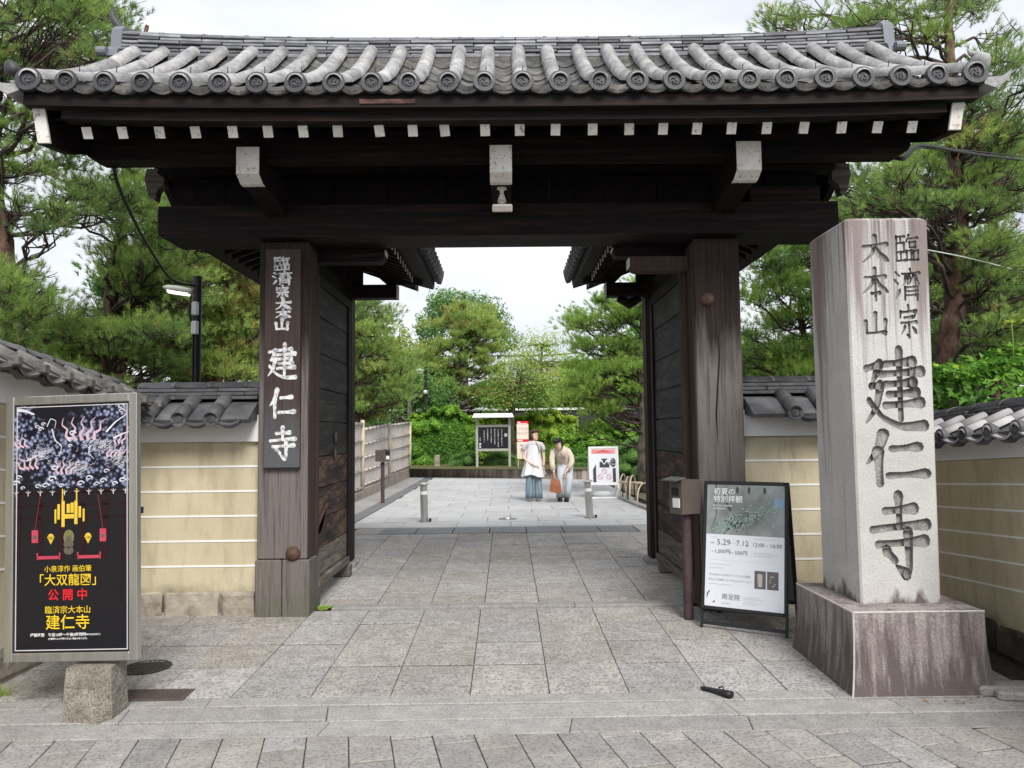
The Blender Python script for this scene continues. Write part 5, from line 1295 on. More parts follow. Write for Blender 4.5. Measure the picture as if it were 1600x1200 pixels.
# rear frame
ang2 = R(12); Wr = (Vector((0, 0, 1))*math.cos(ang2)+NB*math.sin(ang2)); topc = O+Wv*Ht2-Nf*.03; Or = topc-Wr*(topc.z-G(O.y+.5)+.0)/math.cos(ang2); frr = (Or, U, Wr, U.cross(Wr))
Hr = (topc-Or).length
mb = MB(); sbox(mb, 0, .03, 0, Hr, -.012, .012, .005, frr); sbox(mb, Wl-.03, Wl, 0, Hr, -.012, .012, .005, frr); sbox(mb, .03, Wl-.03, Hr-.03, Hr, -.011, .011, .005, frr); sbox(mb, .03, Wl-.03, .15, .18, -.011, .011, .005, frr)
mb.build('rear_frame', mt['black'], sb)
mb = MB(); sbox(mb, .03, Wl-.03, .18, Hr-.03, -.004, .004, .001, frr); mb.build('rear_panel', mt['grey'], sb)
mb = MB(); m1_ = O+Wv*Ht2*.55+U*(Wl-.012)-Nf*.02; m2_ = Or+Wr*Hr*.55+U*(Wl-.012); mb.tube([m1_, m2_], .004, 6); mb.build('stay', mt['black'], sb)
sf = (O+Nf*.001, U, Wv, Nf)
uL, uR, vT, vB = fwd_, Wl-fwd_, Ht2-fwd_, vb+fwd_; uw, vh = uR-uL, vT-vB
def su(f): return uL+uw*f
def sv(f): return vT-vh*f     # f measured from the top
p_ = Print(sf, .001); p_.rect(su(0), sv(.415), su(1), sv(0))
def photo_mat():
    m = mat('misty_garden_print', [(.25, (.045,.055,.05)), (.5, (.17,.19,.18)), (.75, (.32,.35,.35))], nscale=3.2, stretch=(1,2,1), rough=.18, spec=.7); return m
p_.build('printed_photo', photo_mat(), sb)
p_ = Print(sf, .002); pq = random.Random(31)
for k in range(520):   # pale leaves along a slanting bank
    t = pq.random(); u = .02+t*.97; base = .37-.20*t if t > .3 else .37-.06*t
    v = base+pq.gauss(0, .030+.012*t)+(.0 if t > .25 else .02)
    if v > .405 or v < .02: continue
    a = pq.uniform(0, 6.28); l = pq.uniform(.006, .013); x, y = su(u), sv(v)
    p_.poly([(x, y), (x+l*math.cos(a+.5), y+l*math.sin(a+.5)*.7), (x+l*1.7*math.cos(a), y+l*1.7*math.sin(a)*.7), (x+l*math.cos(a-.5), y+l*math.sin(a-.5)*.7)])
p_.build('printed_leaves', mat('pale_leaf_print', [(.35, (.14,.24,.20)), (.6, (.34,.50,.45)), (.8, (.55,.68,.64))], nscale=30, rough=.25), sb)
p_ = Print(sf, .0015)
for k in range(160):
    t = pq.random(); u = .25+t*.3; v = .36-.1*t+pq.gauss(0, .03); a = pq.uniform(0, 6.28); l = .012; x, y = su(u), sv(min(v, .40))
    p_.poly([(x, y), (x+l*math.cos(a+.5), y+l*math.sin(a+.5)), (x+l*1.7*math.cos(a), y+l*1.7*math.sin(a)), (x+l*math.cos(a-.5), y+l*math.sin(a-.5))])
p_.rib([(su(.12), sv(.0)), (su(.1), sv(.12)), (su(.13), sv(.25)), (su(.06), sv(.38))], .012, .004); p_.rib([(su(.22), sv(.05)), (su(.25), sv(.14)), (su(.32), sv(.22))], .012, .02)
for f in (.4, .55, .75): p_.disc(su(f), sv(.045), .012, 10, .03)
p_.build('printed_shadows', flat('print_dark_green', (.035,.055,.045), .25), sb)
p_ = Print(sf, .0025); p_.disc(su(.86), sv(.33), .009, 8, .02); p_.rect(su(.875), sv(.18), su(.995), sv(.11)); p_.build('printed_glint', flat('glint', (.22,.34,.50), .2), sb)
def stx(s_, size, u, v, m, align='LEFT', off=0.0): put_text(s_, size, su(u), sv(v), sf, m, sb, .003, align=align, off=off)
stx('初夏の', .062, .085, .062, mt['prwhite'], off=.0004); stx('特別拝観', .062, .085, .125, mt['prwhite'], off=.0004)
stx('SPECIAL SUMMER', .021, .085, .178, mt['prwhite']); stx('ADMISSION', .021, .085, .203, mt['prwhite'])
stx('2026', .017, .06, .486, mt['grey']); stx('5.29', .066, .145, .480, mt['grey']); stx('fri ―', .022, .315, .484, mt['ltgrey']); stx('7.12', .060, .395, .482, mt['grey']); stx('sun', .016, .535, .490, mt['ltgrey']); stx('12:00 - 16:00', .045, .60, .487, mt['grey'])
stx('一般', .015, .06, .558, mt['ltgrey']); stx('1,000円', .042, .115, .556, mt['grey']); stx('高校生', .015, .30, .562, mt['ltgrey']); stx('500円', .042, .38, .560, mt['grey'])
stx('UTSUROI HYMN/うつろいの讃歌', .0235, .05, .745, mt['ltgrey']); stx('断ちから静寂へのやわらかなシュピラー', .021, .05, .785, mt['ltgrey'])
stx('両足院', .050, .225, .918, mt['grey']); stx('Ryosokuin', .017, .225, .965, mt['ltgrey'])
p_ = Print(sf, .002)
for (u, v, n, w) in ((.62, .55, 3, .3), (.50, .905, 5, .28), (.62, .44, 1, .3), (.06, .66, 1, .3), (.06, .69, 1, .25), (.06, .82, 1, .4), (.06, .44, 1, .12)):
    for k in range(n):
        x = su(u); e = su(u+w*pq.uniform(.55, 1))
        while x < e: l = pq.uniform(.006, .02); p_.rect(x, sv(v+k*.014)-.0012, min(x+l, e), sv(v+k*.014)+.0012); x += l+.003
p_.rect(su(.05), sv(.625)-.0004, su(.95), sv(.625)+.0004)
p_.build('small_print', mt['ltgrey'], sb)
p_ = Print(sf, .002); p_.rect(su(.635), sv(.83), su(.775), sv(.69)); p_.rect(su(.79), sv(.83), su(.93), sv(.69)); p_.poly([(su(.03), sv(.945)), (su(.03), sv(.90)), (su(.06), sv(.875)), (su(.075), sv(.875)), (su(.05), sv(.90))]); p_.poly([(su(.10), sv(.968)), (su(.135), sv(.968)), (su(.135), sv(.95))]); p_.build('printed_pictures', flat('picture_grey', (.11,.10,.10), .3), sb)
p_ = Print(sf, .003); p_.poly([(su(.68), sv(.815)), (su(.67), sv(.72)), (su(.70), sv(.71)), (su(.735), sv(.72)), (su(.73), sv(.815))]); p_.build('printed_cup', flat('cup_beige', (.48,.43,.38), .3), sb)
p_ = Print(sf, .003)
for k in range(9): a = pq.uniform(0, 6); p_.disc(su(.86+.03*math.cos(a)), sv(.765+.04*math.sin(a)), .007, 6, .004)
p_.build('printed_flower', flat('petal', (.50,.48,.48), .3), sb)

# ================================================================ DONATION-STYLE BOXES ON POLES
def pole_box(label, x, y, zbase, zb, zt, w, d, face, sc=1.0, grp=None):
    t = thing('pole_box', label, 'box on pole', (x, y, zbase), 0, grp)
    mb = MB(); mb.lathe([(0, 0), (.042, 0), (.042, zb-zbase-.002), (0, zb-zbase-.002)], (x, y, zbase-.01), (0, 0, 1), 18); mb.build('pole', mt['pole'], t, auto=40)
    M = Matrix.Translation((x, y, (zb+zt)/2)) @ Matrix.Rotation(face, 4, 'Z')
    mb = MB(); mb.cbox(M, w/2, d/2, (zt-zb)/2, .004); bx = mb.build('box', mt['bronze'], t)
    mb = MB(); n = basis(M @ Vector((0, -d/2, 0)), M.col[0].to_3d(), M.col[1].to_3d(), Vector((0, 0, 1)))
    mb.cbox(n @ Matrix.Translation((0, -.02, (zt-zb)/2+.012)) @ Matrix.Rotation(.18, 4, 'X'), w/2+.008, .06, .006, .002); mb.build('lid', mt['steel_dk'], t)
    mb = MB(); mb.cbox(n @ Matrix.Translation((-.0, -.001, .05*(zt-zb)/.3)), w*.28, .004, .035, .002); mb.build('slot', mt['black'], bx)
    mb = MB(); mb.cbox(n @ Matrix.Translation((.01, -.003, -.05*(zt-zb)/.3)), w*.26, .003, .04, .001); mb.build('notice', mt['prwhite'], bx)
    return t
q = P(1077, 955, 6.62); zb_, zt2 = zz(803, 6.6, 1077), zz(750, 6.6, 1077)
pole_box('brown steel box on a plum pole in front of the right gate post', q.x, 6.64, 0-.0, zb_, zt2, .17, .23, R(-62), grp='brown boxes on poles')
c = P(598, 778, 17.2); zg = G(17.2); k_ = P(597, 721, 17.2).z; k2_ = P(597, 703, 17.2).z
pole_box('brown box on a pole beside the bamboo fence', c.x, 17.2, zg, k_, k2_, .22, .26, R(62), grp='brown boxes on poles')

# ================================================================ BOLLARDS
def bollard(label, px, pyb, lean_, lx=0):
    c = PG(px, pyb); h = .66
    t = thing('bollard', label, 'bollard', (c.x, c.y, G(c.y)), 0, 'steel bollards across the courtyard entrance')
    M = Matrix.Translation((c.x, c.y, G(c.y))) @ Matrix.Rotation(lean_, 4, 'Y')
    def part(nm, prof, m, n=24):
        mb = MB(); mb.lathe(prof, (0, 0, 0), (0, 0, 1), n); return obj(nm, mb.mesh(nm, m, True, 35), t, M)
    part('tube', [(0, .002), (.066, .002), (.066, h-.16), (.062, h-.16), (.062, h-.02), (0, h-.02)], mt['steel'])
    part('reflective_band', [(.0663, h-.19), (.0675, h-.19), (.0675, h-.135), (.0663, h-.135)], mt['prwhite'])
    part('cap', [(0, h-.019), (.095, h-.019), (.10, h-.008), (.09, h+.004), (.03, h+.02), (0, h+.022)], mt['steel'])
    mb = MB(); mb.lathe([(.068, .001), (.11, .001), (.11, .009), (.068, .012)], (c.x, c.y, G(c.y)), (0, 0, 1), 24); mb.build('base_ring', mt['steel_dk'], t)
    mb = MB(); mb.cbox(Matrix.Translation((c.x+.10, c.y-.03, G(c.y)+.03)), .02, .02, .028, .004); mb.build('lock', mt['black'], t)
bollard('steel bollard with white band standing near the bamboo fence', 663.5, 815, R(-1.5))
bollard('slightly leaning steel bollard in front of the white sandwich board', 922, 809, R(-3.6))
c = PG(793, 811); t = thing('ground_cap', 'low polished metal dome set in the paving between the bollards', 'ground socket', (c.x, c.y, G(c.y)))
mb = MB(); mb.lathe([(.0, .045), (.04, .042), (.07, .028), (.085, .006), (.085, 0), (0, 0)], (c.x, c.y, G(c.y)+.004), (0, 0, 1), 22); mb.build('dome', mt['steel'], t, True)
mb = MB(); mb.lathe([(.086, .001), (.17, .001), (.17, .006), (.086, .008)], (c.x, c.y, G(c.y)), (0, 0, 1), 24); mb.build('collar', mt['steel_dk'], t)

# ================================================================ NOTICE BOARD
yn = 27.4; cL, cR = P(745.5, 725, yn), P(796.5, 727, yn); zg = .40
t = thing('notice_board', 'roofed black temple notice board with white vertical writing in front of the hedge', 'notice board', ((cL.x+cR.x)/2, yn, zg))
zt3 = zz(653, yn, 770); mtp = flat('aged_green_steel', (.34,.35,.31), .5)
for x in (cL.x, cR.x): mb = MB(); mb.box(x-.045, x+.045, yn, yn+.09, zg-.05, zt3, .008); mb.build('post', mtp, t)
zA, zB = zz(667.5, yn, 770), zz(701, yn, 770)
mb = MB(); mb.box(cL.x+.046, cR.x-.046, yn+.01, yn+.05, zB, zA, .004); bd = mb.build('board', mt['prblack'], t)
mb = MB(); mb.box(cL.x+.046, cR.x-.046, yn-.01, yn+.07, zA+.002, zA+.09, .006); mb.build('rail', mtp, t)
mb = MB(); mb.box(cL.x+.046, cR.x-.046, yn-.01, yn+.07, zB-.09, zB-.002, .006); mb.build('rail', mtp, t)
mb = MB(); xa, xb = P(738.5, 650, yn).x, P(802.5, 650, yn).x
mb.hexa([(xa, yn-.35, zt3+.005), (xb, yn-.35, zt3+.005), (xb-.05, yn+.05, zt3+.14), (xa+.05, yn+.05, zt3+.14), (xa, yn-.35, zt3+.035), (xb, yn-.35, zt3+.035), (xb-.05, yn+.05, zt3+.17), (xa+.05, yn+.05, zt3+.17)])
mb.hexa([(xa+.05, yn+.05, zt3+.14), (xb-.05, yn+.05, zt3+.14), (xb, yn+.45, zt3+.005), (xa, yn+.45, zt3+.005), (xa+.05, yn+.05, zt3+.17), (xb-.05, yn+.05, zt3+.17), (xb, yn+.45, zt3+.035), (xa, yn+.45, zt3+.035)])
mb.build('roof', flat('pale_metal_roof', (.60,.61,.60), .5), t)
p_ = Print(fr_((cL.x, yn+.01, zB), (1, 0, 0), (0, 0, 1)), .004); W3, H3 = cR.x-cL.x, zA-zB; pq = random.Random(9)
def marks(u, v0, v1, s_):
    v = v0
    while v > v1:
        for _ in range(4):
            a, b = pq.uniform(-s_, s_)*.4, pq.uniform(-s_, s_)*.4
            if pq.random() < .6: p_.rib([(u-s_*.45, v+a), (u+s_*.45, v+a)], s_*.16, None, 1)
            else: p_.rib([(u+b, v+s_*.45), (u+b, v-s_*.45)], s_*.16, None, 1)
        v -= s_*1.25
for (f, a, b) in ((.765, .90, .14), (.655, .90, .05), (.55, .90, .20), (.44, .90, .28), (.33, .90, .35), (.225, .82, .27)):
    marks(W3*f, H3*a, H3*b, .038)
marks(W3*.10, H3*.52, H3*.34, .03)
p_.build('written_columns', mt['prwhite'], bd)
nf = fr_((cL.x, yn+.01, zB), (1, 0, 0), (0, 0, 1))
put_text('定', .12, W3*.89, H3*.62, nf, mt['prwhite'], bd, .005, off=.002); put_text('建仁寺', .075, W3*.10, H3*.27, nf, mt['prwhite'], bd, .005, vertical=True, off=.001)
# ---- red and white rules sign
yn = 27.0; a = P(808, 717, yn); b = P(825.5, 658, yn)
t = thing('rules_sign', 'narrow white sign with red headings behind the standing woman', 'sign', ((a.x+b.x)/2, yn, .40))
mb = MB(); mb.box(a.x, b.x, yn, yn+.03, a.z, b.z, .004); sg = mb.build('panel', flat('sign_cream', (.72,.62,.54), .5), t)
for x in (a.x+.04, b.x-.04): mb = MB(); mb.box(x-.02, x+.02, yn+.032, yn+.07, .35, a.z+.1, .004); mb.build('post', mtp, t)
f3 = fr_((a.x, yn, a.z), (1, 0, 0), (0, 0, 1)); W4, H4 = b.x-a.x, b.z-a.z
p_ = Print(f3, .002); p_.rect(0, H4*.92, W4, H4); p_.rect(0, H4*.45, W4, H4*.52); p_.build('red_heading', mt['red'], sg)
p_ = Print(f3, .003); 
for k in range(3): 
    for j in range(2): p_.ring(W4*(.2+.3*k), H4*(.80-.13*j), .05, .008, 12); p_.rect(W4*(.17+.3*k), H4*(.79-.13*j), W4*(.23+.3*k), H4*(.81-.13*j))
p_.rect(W4*.25, H4*.34, W4*.45, H4*.38); p_.rect(W4*.3, H4*.16, W4*.36, H4*.27); p_.build('pictograms', flat('sign_brown_grey', (.33,.26,.22)), sg)
p_ = Print(f3, .004); p_.rect(W4*.08, H4*.955, W4*.3, H4*.985); p_.rect(W4*.08, H4*.93, W4*.9, H4*.945); p_.rect(W4*.08, H4*.47, W4*.5, H4*.50); p_.build('heading_text', mt['prwhite'], sg)

# ================================================================ WHITE SANDWICH BOARD in the courtyard
c = PG(944, 779); yw = c.y; a = P(921, 758, yw); b = P(967, 697, yw); g = G(yw)
t = thing('sandwich_board', 'white A-board with a hand and crossed circles beside the bamboo hoops', 'sandwich board', (c.x, c.y, g), R(-2))
wf = flat('white_frame', (.74,.74,.74), .4)
f5 = fr_((a.x, yw, g), (1, 0, 0), (0, .12, 1)); O5, U5, W5, N5 = f5; W6 = b.x-a.x; H6 = b.z-g; h0 = a.z-g-.01
mb = MB()
for (u0, u1, v0, v1) in ((0, .05, 0, H6), (W6-.05, W6, 0, H6), (.05, W6-.05, H6-.05, H6), (.05, W6-.05, 0, .04), (.05, W6-.05, h0, h0+.05)): sbox(mb, u0, u1, v0, v1, -.02, .012, .006, f5)
mb.build('frame', wf, t)
mb = MB(); sbox(mb, .05, W6-.05, h0+.05, H6-.05, -.012, .002, .001, f5); pn = mb.build('poster', mt['paper'], t)
Ob = O5+W5*H6; Wb = Vector((0, -.30, 1)).normalized(); fb = (Vector((O5.x, Ob.y+.30*H6+.04, g)), U5, Wb, U5.cross(Wb))
mb = MB()
for (u0, u1, v0, v1) in ((0, .05, 0, H6*1.02), (W6-.05, W6, 0, H6*1.02), (.05, W6-.05, .0, .04)): sbox(mb, u0, u1, v0, v1, -.012, .012, .006, fb)
mb.build('rear_frame', wf, t)
mb = MB(); mb.ell([((c.x, yw+.22, g+.01), .24, .12), ((c.x, yw+.22, g+.10), .26, .13), ((c.x, yw+.22, g+.16), .20, .10), ((c.x, yw+.22, g+.17), .04, .03)], 14); mb.build('water_weight', flat('weight_grey', (.52,.55,.55)), t, True)
f6 = (O5+N5*.002, U5, W5, N5)
def wu(f): return .05+(W6-.10)*f
def wv(f): return H6-.05-(H6-.10-h0)*f
p_ = Print(f6, .002); p_.rect(wu(.04), wv(.15), wu(.96), wv(.02)); p_.build('pink_heading', flat('sign_pink', (.72,.26,.26), .5), pn)
p_ = Print(f6, .003)
p_.poly([(wu(.34), wv(.55)), (wu(.34), wv(.40)), (wu(.40), wv(.37)), (wu(.52), wv(.47)), (wu(.62), wv(.38)), (wu(.72), wv(.46)), (wu(.72), wv(.55))])
p_.poly([(wu(.40), wv(.29)), (wu(.66), wv(.29)), (wu(.57), wv(.36)), (wu(.57), wv(.39)), (wu(.52), wv(.43)), (wu(.47), wv(.39)), (wu(.47), wv(.36))])
p_.poly([(wu(.76), wv(.40)), (wu(.97), wv(.38)), (wu(.95), wv(.50)), (wu(.88), wv(.54)), (wu(.82), wv(.53))])
for k, (x, y) in enumerate(((.78, .33), (.83, .28), (.885, .27), (.935, .31))): p_.rib([(wu(x), wv(y)), (wu(x+.01), wv(.42))], .026)
p_.rib([(wu(.70), wv(.40)), (wu(.80), wv(.49))], .022)
p_.poly([(wu(.08), wv(.97)), (wu(.08), wv(.60)), (wu(.20), wv(.45)), (wu(.20), wv(.97))]); p_.poly([(wu(.84), wv(.97)), (wu(.84), wv(.58)), (wu(.96), wv(.56)), (wu(.96), wv(.97))])
p_.build('black_icons', flat('icon_black', (.05,.05,.055)), pn)
put_text('NO', .045, wu(.865), wv(.455), f6, mt['prwhite'], pn, .005, off=.001)
p_ = Print(f6, .003)
for (u, v) in ((.52, .66), (.36, .82), (.69, .82)): p_.ring(wu(u), wv(v), .062, .010, 20); p_.rib([(wu(u)-.04, wv(v)+.04), (wu(u)+.04, wv(v)-.04)], .009, None, 1)
p_.rect(wu(.42), wv(.055), wu(.56), wv(.035)); p_.rect(wu(.3), wv(.085), wu(.7), wv(.065)); p_.rect(wu(.2), wv(.115), wu(.8), wv(.10))
p_.build('crossed_circles', flat('sign_red', (.45,.03,.05)), pn)

# ================================================================ BAMBOO FENCE
bf = thing('bamboo_fence', 'split bamboo fence with dark ties along the left of the courtyard', 'fence', (-3.56, 20, G(20)))
bf_posts = [(9.6, 663.), (13.9, 663.), (18.6, 664.5), (22.9, 668.), (27.75, 667.5)]
xf = -3.55; spans = list(zip(bf_posts, bf_posts[1:])); nb = 0
steps = [.19, .19, .25, .34]
for si, ((ya, _), (yb_, _2)) in enumerate(spans):
    h0_ = G(17)+steps[si]; h1 = {0: 1.80, 1: 1.84, 2: 1.76, 3: 1.92}[si]; h1b = {0: 1.84, 1: 1.90, 2: 1.95, 3: 2.06}[si]
    n = int((yb_-ya)/.115)
    if si == 0: n = n
    for k in range(n):
        y_ = ya+.06+(yb_-ya-.12)*(k+.5)/n; hh = h1+(h1b-h1)*k/n; wv_ = (yb_-ya-.12)/n/2-.002
        if si == 0:
            if k % 3: continue
            wv_ *= 3
        mb = MB(); hx_ = random.uniform(.012, .02)
        mb.cbox(Matrix.Identity(4), hx_, wv_, (hh-.05-h0_)/2, .006)
        obj('bamboo_slat', mb.mesh('bamboo_slat', mt['bamboo']), bf, Matrix.Translation((xf-.02, y_, (h0_+hh-.05)/2)))
    for k in range(5):
        f = [.02, .27, .50, .74, 1.0][k]; za, zb_ = h0_+.04+(h1-h0_-.06)*f, h0_+.04+(h1b-h0_-.06)*f
        r_ = .024 if k < 4 else .04
        mb = MB(); mb.tube([(xf+.025, ya+.05, za), (xf+.025, yb_-.05, zb_)], r_, 8); ral = mb.build('bamboo_rail', mt['bamboo'], bf, True)
        for j in range(1, 7):
            yy = ya+(yb_-ya)*j/7+(.1 if k % 2 else 0); z_ = za+(zb_-za)*(yy-ya)/(yb_-ya)
            mb = MB(); mb.cbox(Matrix.Translation((xf+.027, yy, z_)), r_+.003, .011, r_+.003, .002)
            if k == 4: mb.tube([(xf+.03, yy, z_+.04), (xf+.03, yy+.02, z_+.09)], .008, 4)
            mb.build('rope_tie', mt['rope'], ral)
    mb = MB(); mb.box(xf-.14, xf+.07, ya, yb_, -.05, h0_-.01, .01); mb.build('stone_base', mat('fence_base', [(.3, (.20,.165,.14)), (.7, (.36,.31,.27))], nscale=4, rough=.95, bump=.6), bf)
for y_, _ in bf_posts:
    mb = MB(); mb.tube([(xf+.03, y_, G(17)+.15), (xf+.03, y_, 1.98 if y_ < 27 else 2.08)], .05, 10); mb.build('fence_post', mt['bamboo_y'], bf, True)

# ================================================================ GARDEN RETAINING KERB
wl = thing('retaining_wall', 'low stained stone retaining wall between courtyard and planted bed', 'low wall', (-.3, 26.6, .07))
ra, rb2 = Vector((-3.6, 28.1, 0)), Vector((3.3, 24.9, 0)); dv2 = (rb2-ra); Lr = dv2.length; dv2.normalize(); nv2 = Vector((dv2.y, -dv2.x, 0))
def stainmat():
    def hk(t, out, vec, V):
        f = noise_fac(t, 1.4, (3.5, 3.5, .25), .48, .6, .9, None, 2.2); return world_mix(t, out, (.50,.44,.36), f)
    return mat('streaked_kerb', [(.3, (.19,.155,.14)), (.7, (.33,.28,.25))], nscale=4, rough=.95, bump=.6, coord='World', hook=hk)
sm_ = stainmat(); n = 44
for k in range(n):
    c = ra+dv2*(Lr*(k+.5)/n); hgt = .33+random.uniform(-.008, .008)
    mb = MB(); mb.cbox(Matrix.Identity(4), Lr/n/2-.003, .07+random.uniform(0, .006), hgt/2+.03, .01)
    obj('kerb_upright', mb.mesh('kerb_upright', sm_), wl, basis((c.x, c.y, .04+hgt/2-.01), dv2, -nv2, Vector((0, 0, 1))))
# right hand edging of the courtyard
mb = MB(); e0, e1 = PG(969, 779), PG(1016, 798)
wl2 = thing('edging', 'pale stone edging along the right of the courtyard beside the bamboo hoops', 'edging', (e0.x, e0.y, G(e0.y)))
dd = Vector((e1.x-e0.x, e1.y-e0.y, 0)).normalized(); Le = (Vector((e1.x-e0.x, e1.y-e0.y, 0))).length+2.2; nn = Vector((dd.y, -dd.x, 0))
print('edging', e0, e1)
k = 0.0
while k < Le:
    c = e0+dd*(k+.35); mb = MB(); mb.cbox(Matrix.Identity(4), .345, .06, .06, .01)
    obj('edging_stone', mb.mesh('edging_stone', mt['kerb']), wl2, basis((c.x, c.y, G(c.y)+.0), dd, -nn, Vector((0, 0, 1)))); k += .7
# ---- bamboo hoops
def hoop(px0, px1, pyb, pyt, Y0, dY, label, m='bamboo_y', r=.017):
    a = P(px0, pyb, Y0); b = P(px1, pyb, Y0+dY); g = G(Y0)+.02; zt = P((px0+px1)/2, pyt, Y0+dY/2).z
    pts = []
    for i in range(15):
        t = i/14; an_ = math.pi*t; pts.append((a.x+(b.x-a.x)*(1-math.cos(an_))/2, Y0+dY*(1-math.cos(an_))/2, g+(zt-g)*(math.sin(an_)**.55)))
    mb = MB(); mb.tube(pts, r, 8); tag_ = mb.build('bamboo_hoop', mt[m], None, True); tag_['label'] = label; tag_['category'] = 'bamboo hoop'; tag_['group'] = 'bamboo hoops edging the garden bed'
hoop(969, 979, 772, 741, 17.9, .7, 'tan bamboo hoop directly beside the white sandwich board')
hoop(973, 982, 772, 746, 17.5, .9, 'dark brown bamboo hoop, second from the white sandwich board', 'pole')
hoop(978, 985, 774, 745, 17.2, .9, 'tan bamboo hoop in the middle of the row of hoops')
hoop(981, 992, 776, 744, 16.7, .9, 'dark brown bamboo hoop at the right of the close cluster', 'pole')
hoop(984, 994, 779, 743, 16.5, .8, 'tall tan bamboo hoop crossing the horizontal bamboo pole')
hoop(996, 1016, 790, 755, 15.2, 1.2, 'low thin tan bamboo hoop nearest the gate post', r=.014)
a, b = P(968, 753, 17.6), P(1003, 755, 16.6)
mb = MB(); mb.tube([a, b], .03, 10); o = mb.build('bamboo_pole', mt['bamboo_y'], None, True); o['label'] = 'thick pale bamboo pole resting across the bamboo hoops'; o['category'] = 'bamboo pole'
# ---- small marker stone, in the bed left of the notice board
c = P(683, 725, 28.4); mb = MB(); mb.box(c.x-.10, c.x+.10, 28.35, 28.5, .38, P(683, 711, 28.4).z, .03); o = mb.build('marker_stone', mt['basestone'], None); o['label'] = 'small upright grey marker stone in front of the dark green bush'; o['category'] = 'marker stone'
for i, (px, lb) in enumerate(((560, 'x'),)): pass
c = PG(1118, 1086)
# ---- black folded umbrella sleeve on the kerb
a, b = PG(1096, 1078), PG(1143, 1093); a.z = G(a.y)+.016; b.z = G(b.y)+.03
t = thing('umbrella_sleeve', 'small black tapered sleeve lying on the paving in front of the stone pillar', 'umbrella sleeve', (a.x, a.y, G(a.y)))
mb = MB(); mb.tube([a, a.lerp(b, .05), a.lerp(b, .5), a.lerp(b, .85), b], [.010, .016, .021, .028, .029], 12, flat=.75); mb.build('sleeve', mt['black'], t, True)
mb = MB(); mb.tube([a.lerp(b, .62)+Vector((0, .02, .018)), a.lerp(b, .72)+Vector((.005, .02, .032)), a.lerp(b, .78)+Vector((0, .015, .02))], .005, 6); mb.build('clip', mt['black'], t, True)
# kerb stones at far right edge
t = thing('loose_kerb', 'pale worn kerb stone lying at the foot of the pillar plinth at the far right', 'kerb stone', (3.1, 4.8, -.07))
for (px0, px1, py, hh, dd_) in ((1528, 1640, 1085, .05, .14),):
    a, b = PG(px0, py), PG(px1, py); mb = MB()
    mb.cbox(Matrix.Translation(((a.x+b.x)/2, a.y+.02, G(a.y)+hh/2)) @ Matrix.Rotation(-.05, 4, 'Z'), (b.x-a.x)/2, dd_/2, hh/2+.01, .015); mb.build('stone', mt['kerb'], t)
a = PG(1575, 1093); mb = MB(); mb.cbox(Matrix.Translation((a.x+.1, a.y-.01, G(a.y)+.025)) @ Matrix.Rotation(-.25, 4, 'Z'), .16, .05, .03, .014); mb.build('stone', mt['kerb'], t)
# fallen leaves
lq = random.Random(17); fm = flat('dry_leaf', (.30,.17,.06), .7, var=.3)
mb = MB()
for k in range(26):
    px, py = (lq.uniform(1440, 1580), lq.uniform(1086, 1100)) if k < 16 else (lq.uniform(20, 1500), lq.uniform(1000, 1110))
    c = PG(px, py); a = lq.uniform(0, 6.28); l = lq.uniform(.008, .022); z = G(c.y)+.006
    mb.add([(c.x+l*math.cos(a), c.y+l*math.sin(a), z+.004), (c.x+l*.4*math.cos(a+1.57), c.y+l*.4*math.sin(a+1.57), z), (c.x-l*math.cos(a), c.y-l*math.sin(a), z+.003), (c.x-l*.4*math.cos(a+1.57), c.y-l*.4*math.sin(a+1.57), z+.006)], [(0, 1, 2, 3)])
o = mb.build('fallen_leaves', fm, None, kind='stuff'); o['label'] = 'scattered dry fallen leaves on the paving by the plinth'; o['category'] = 'leaves'

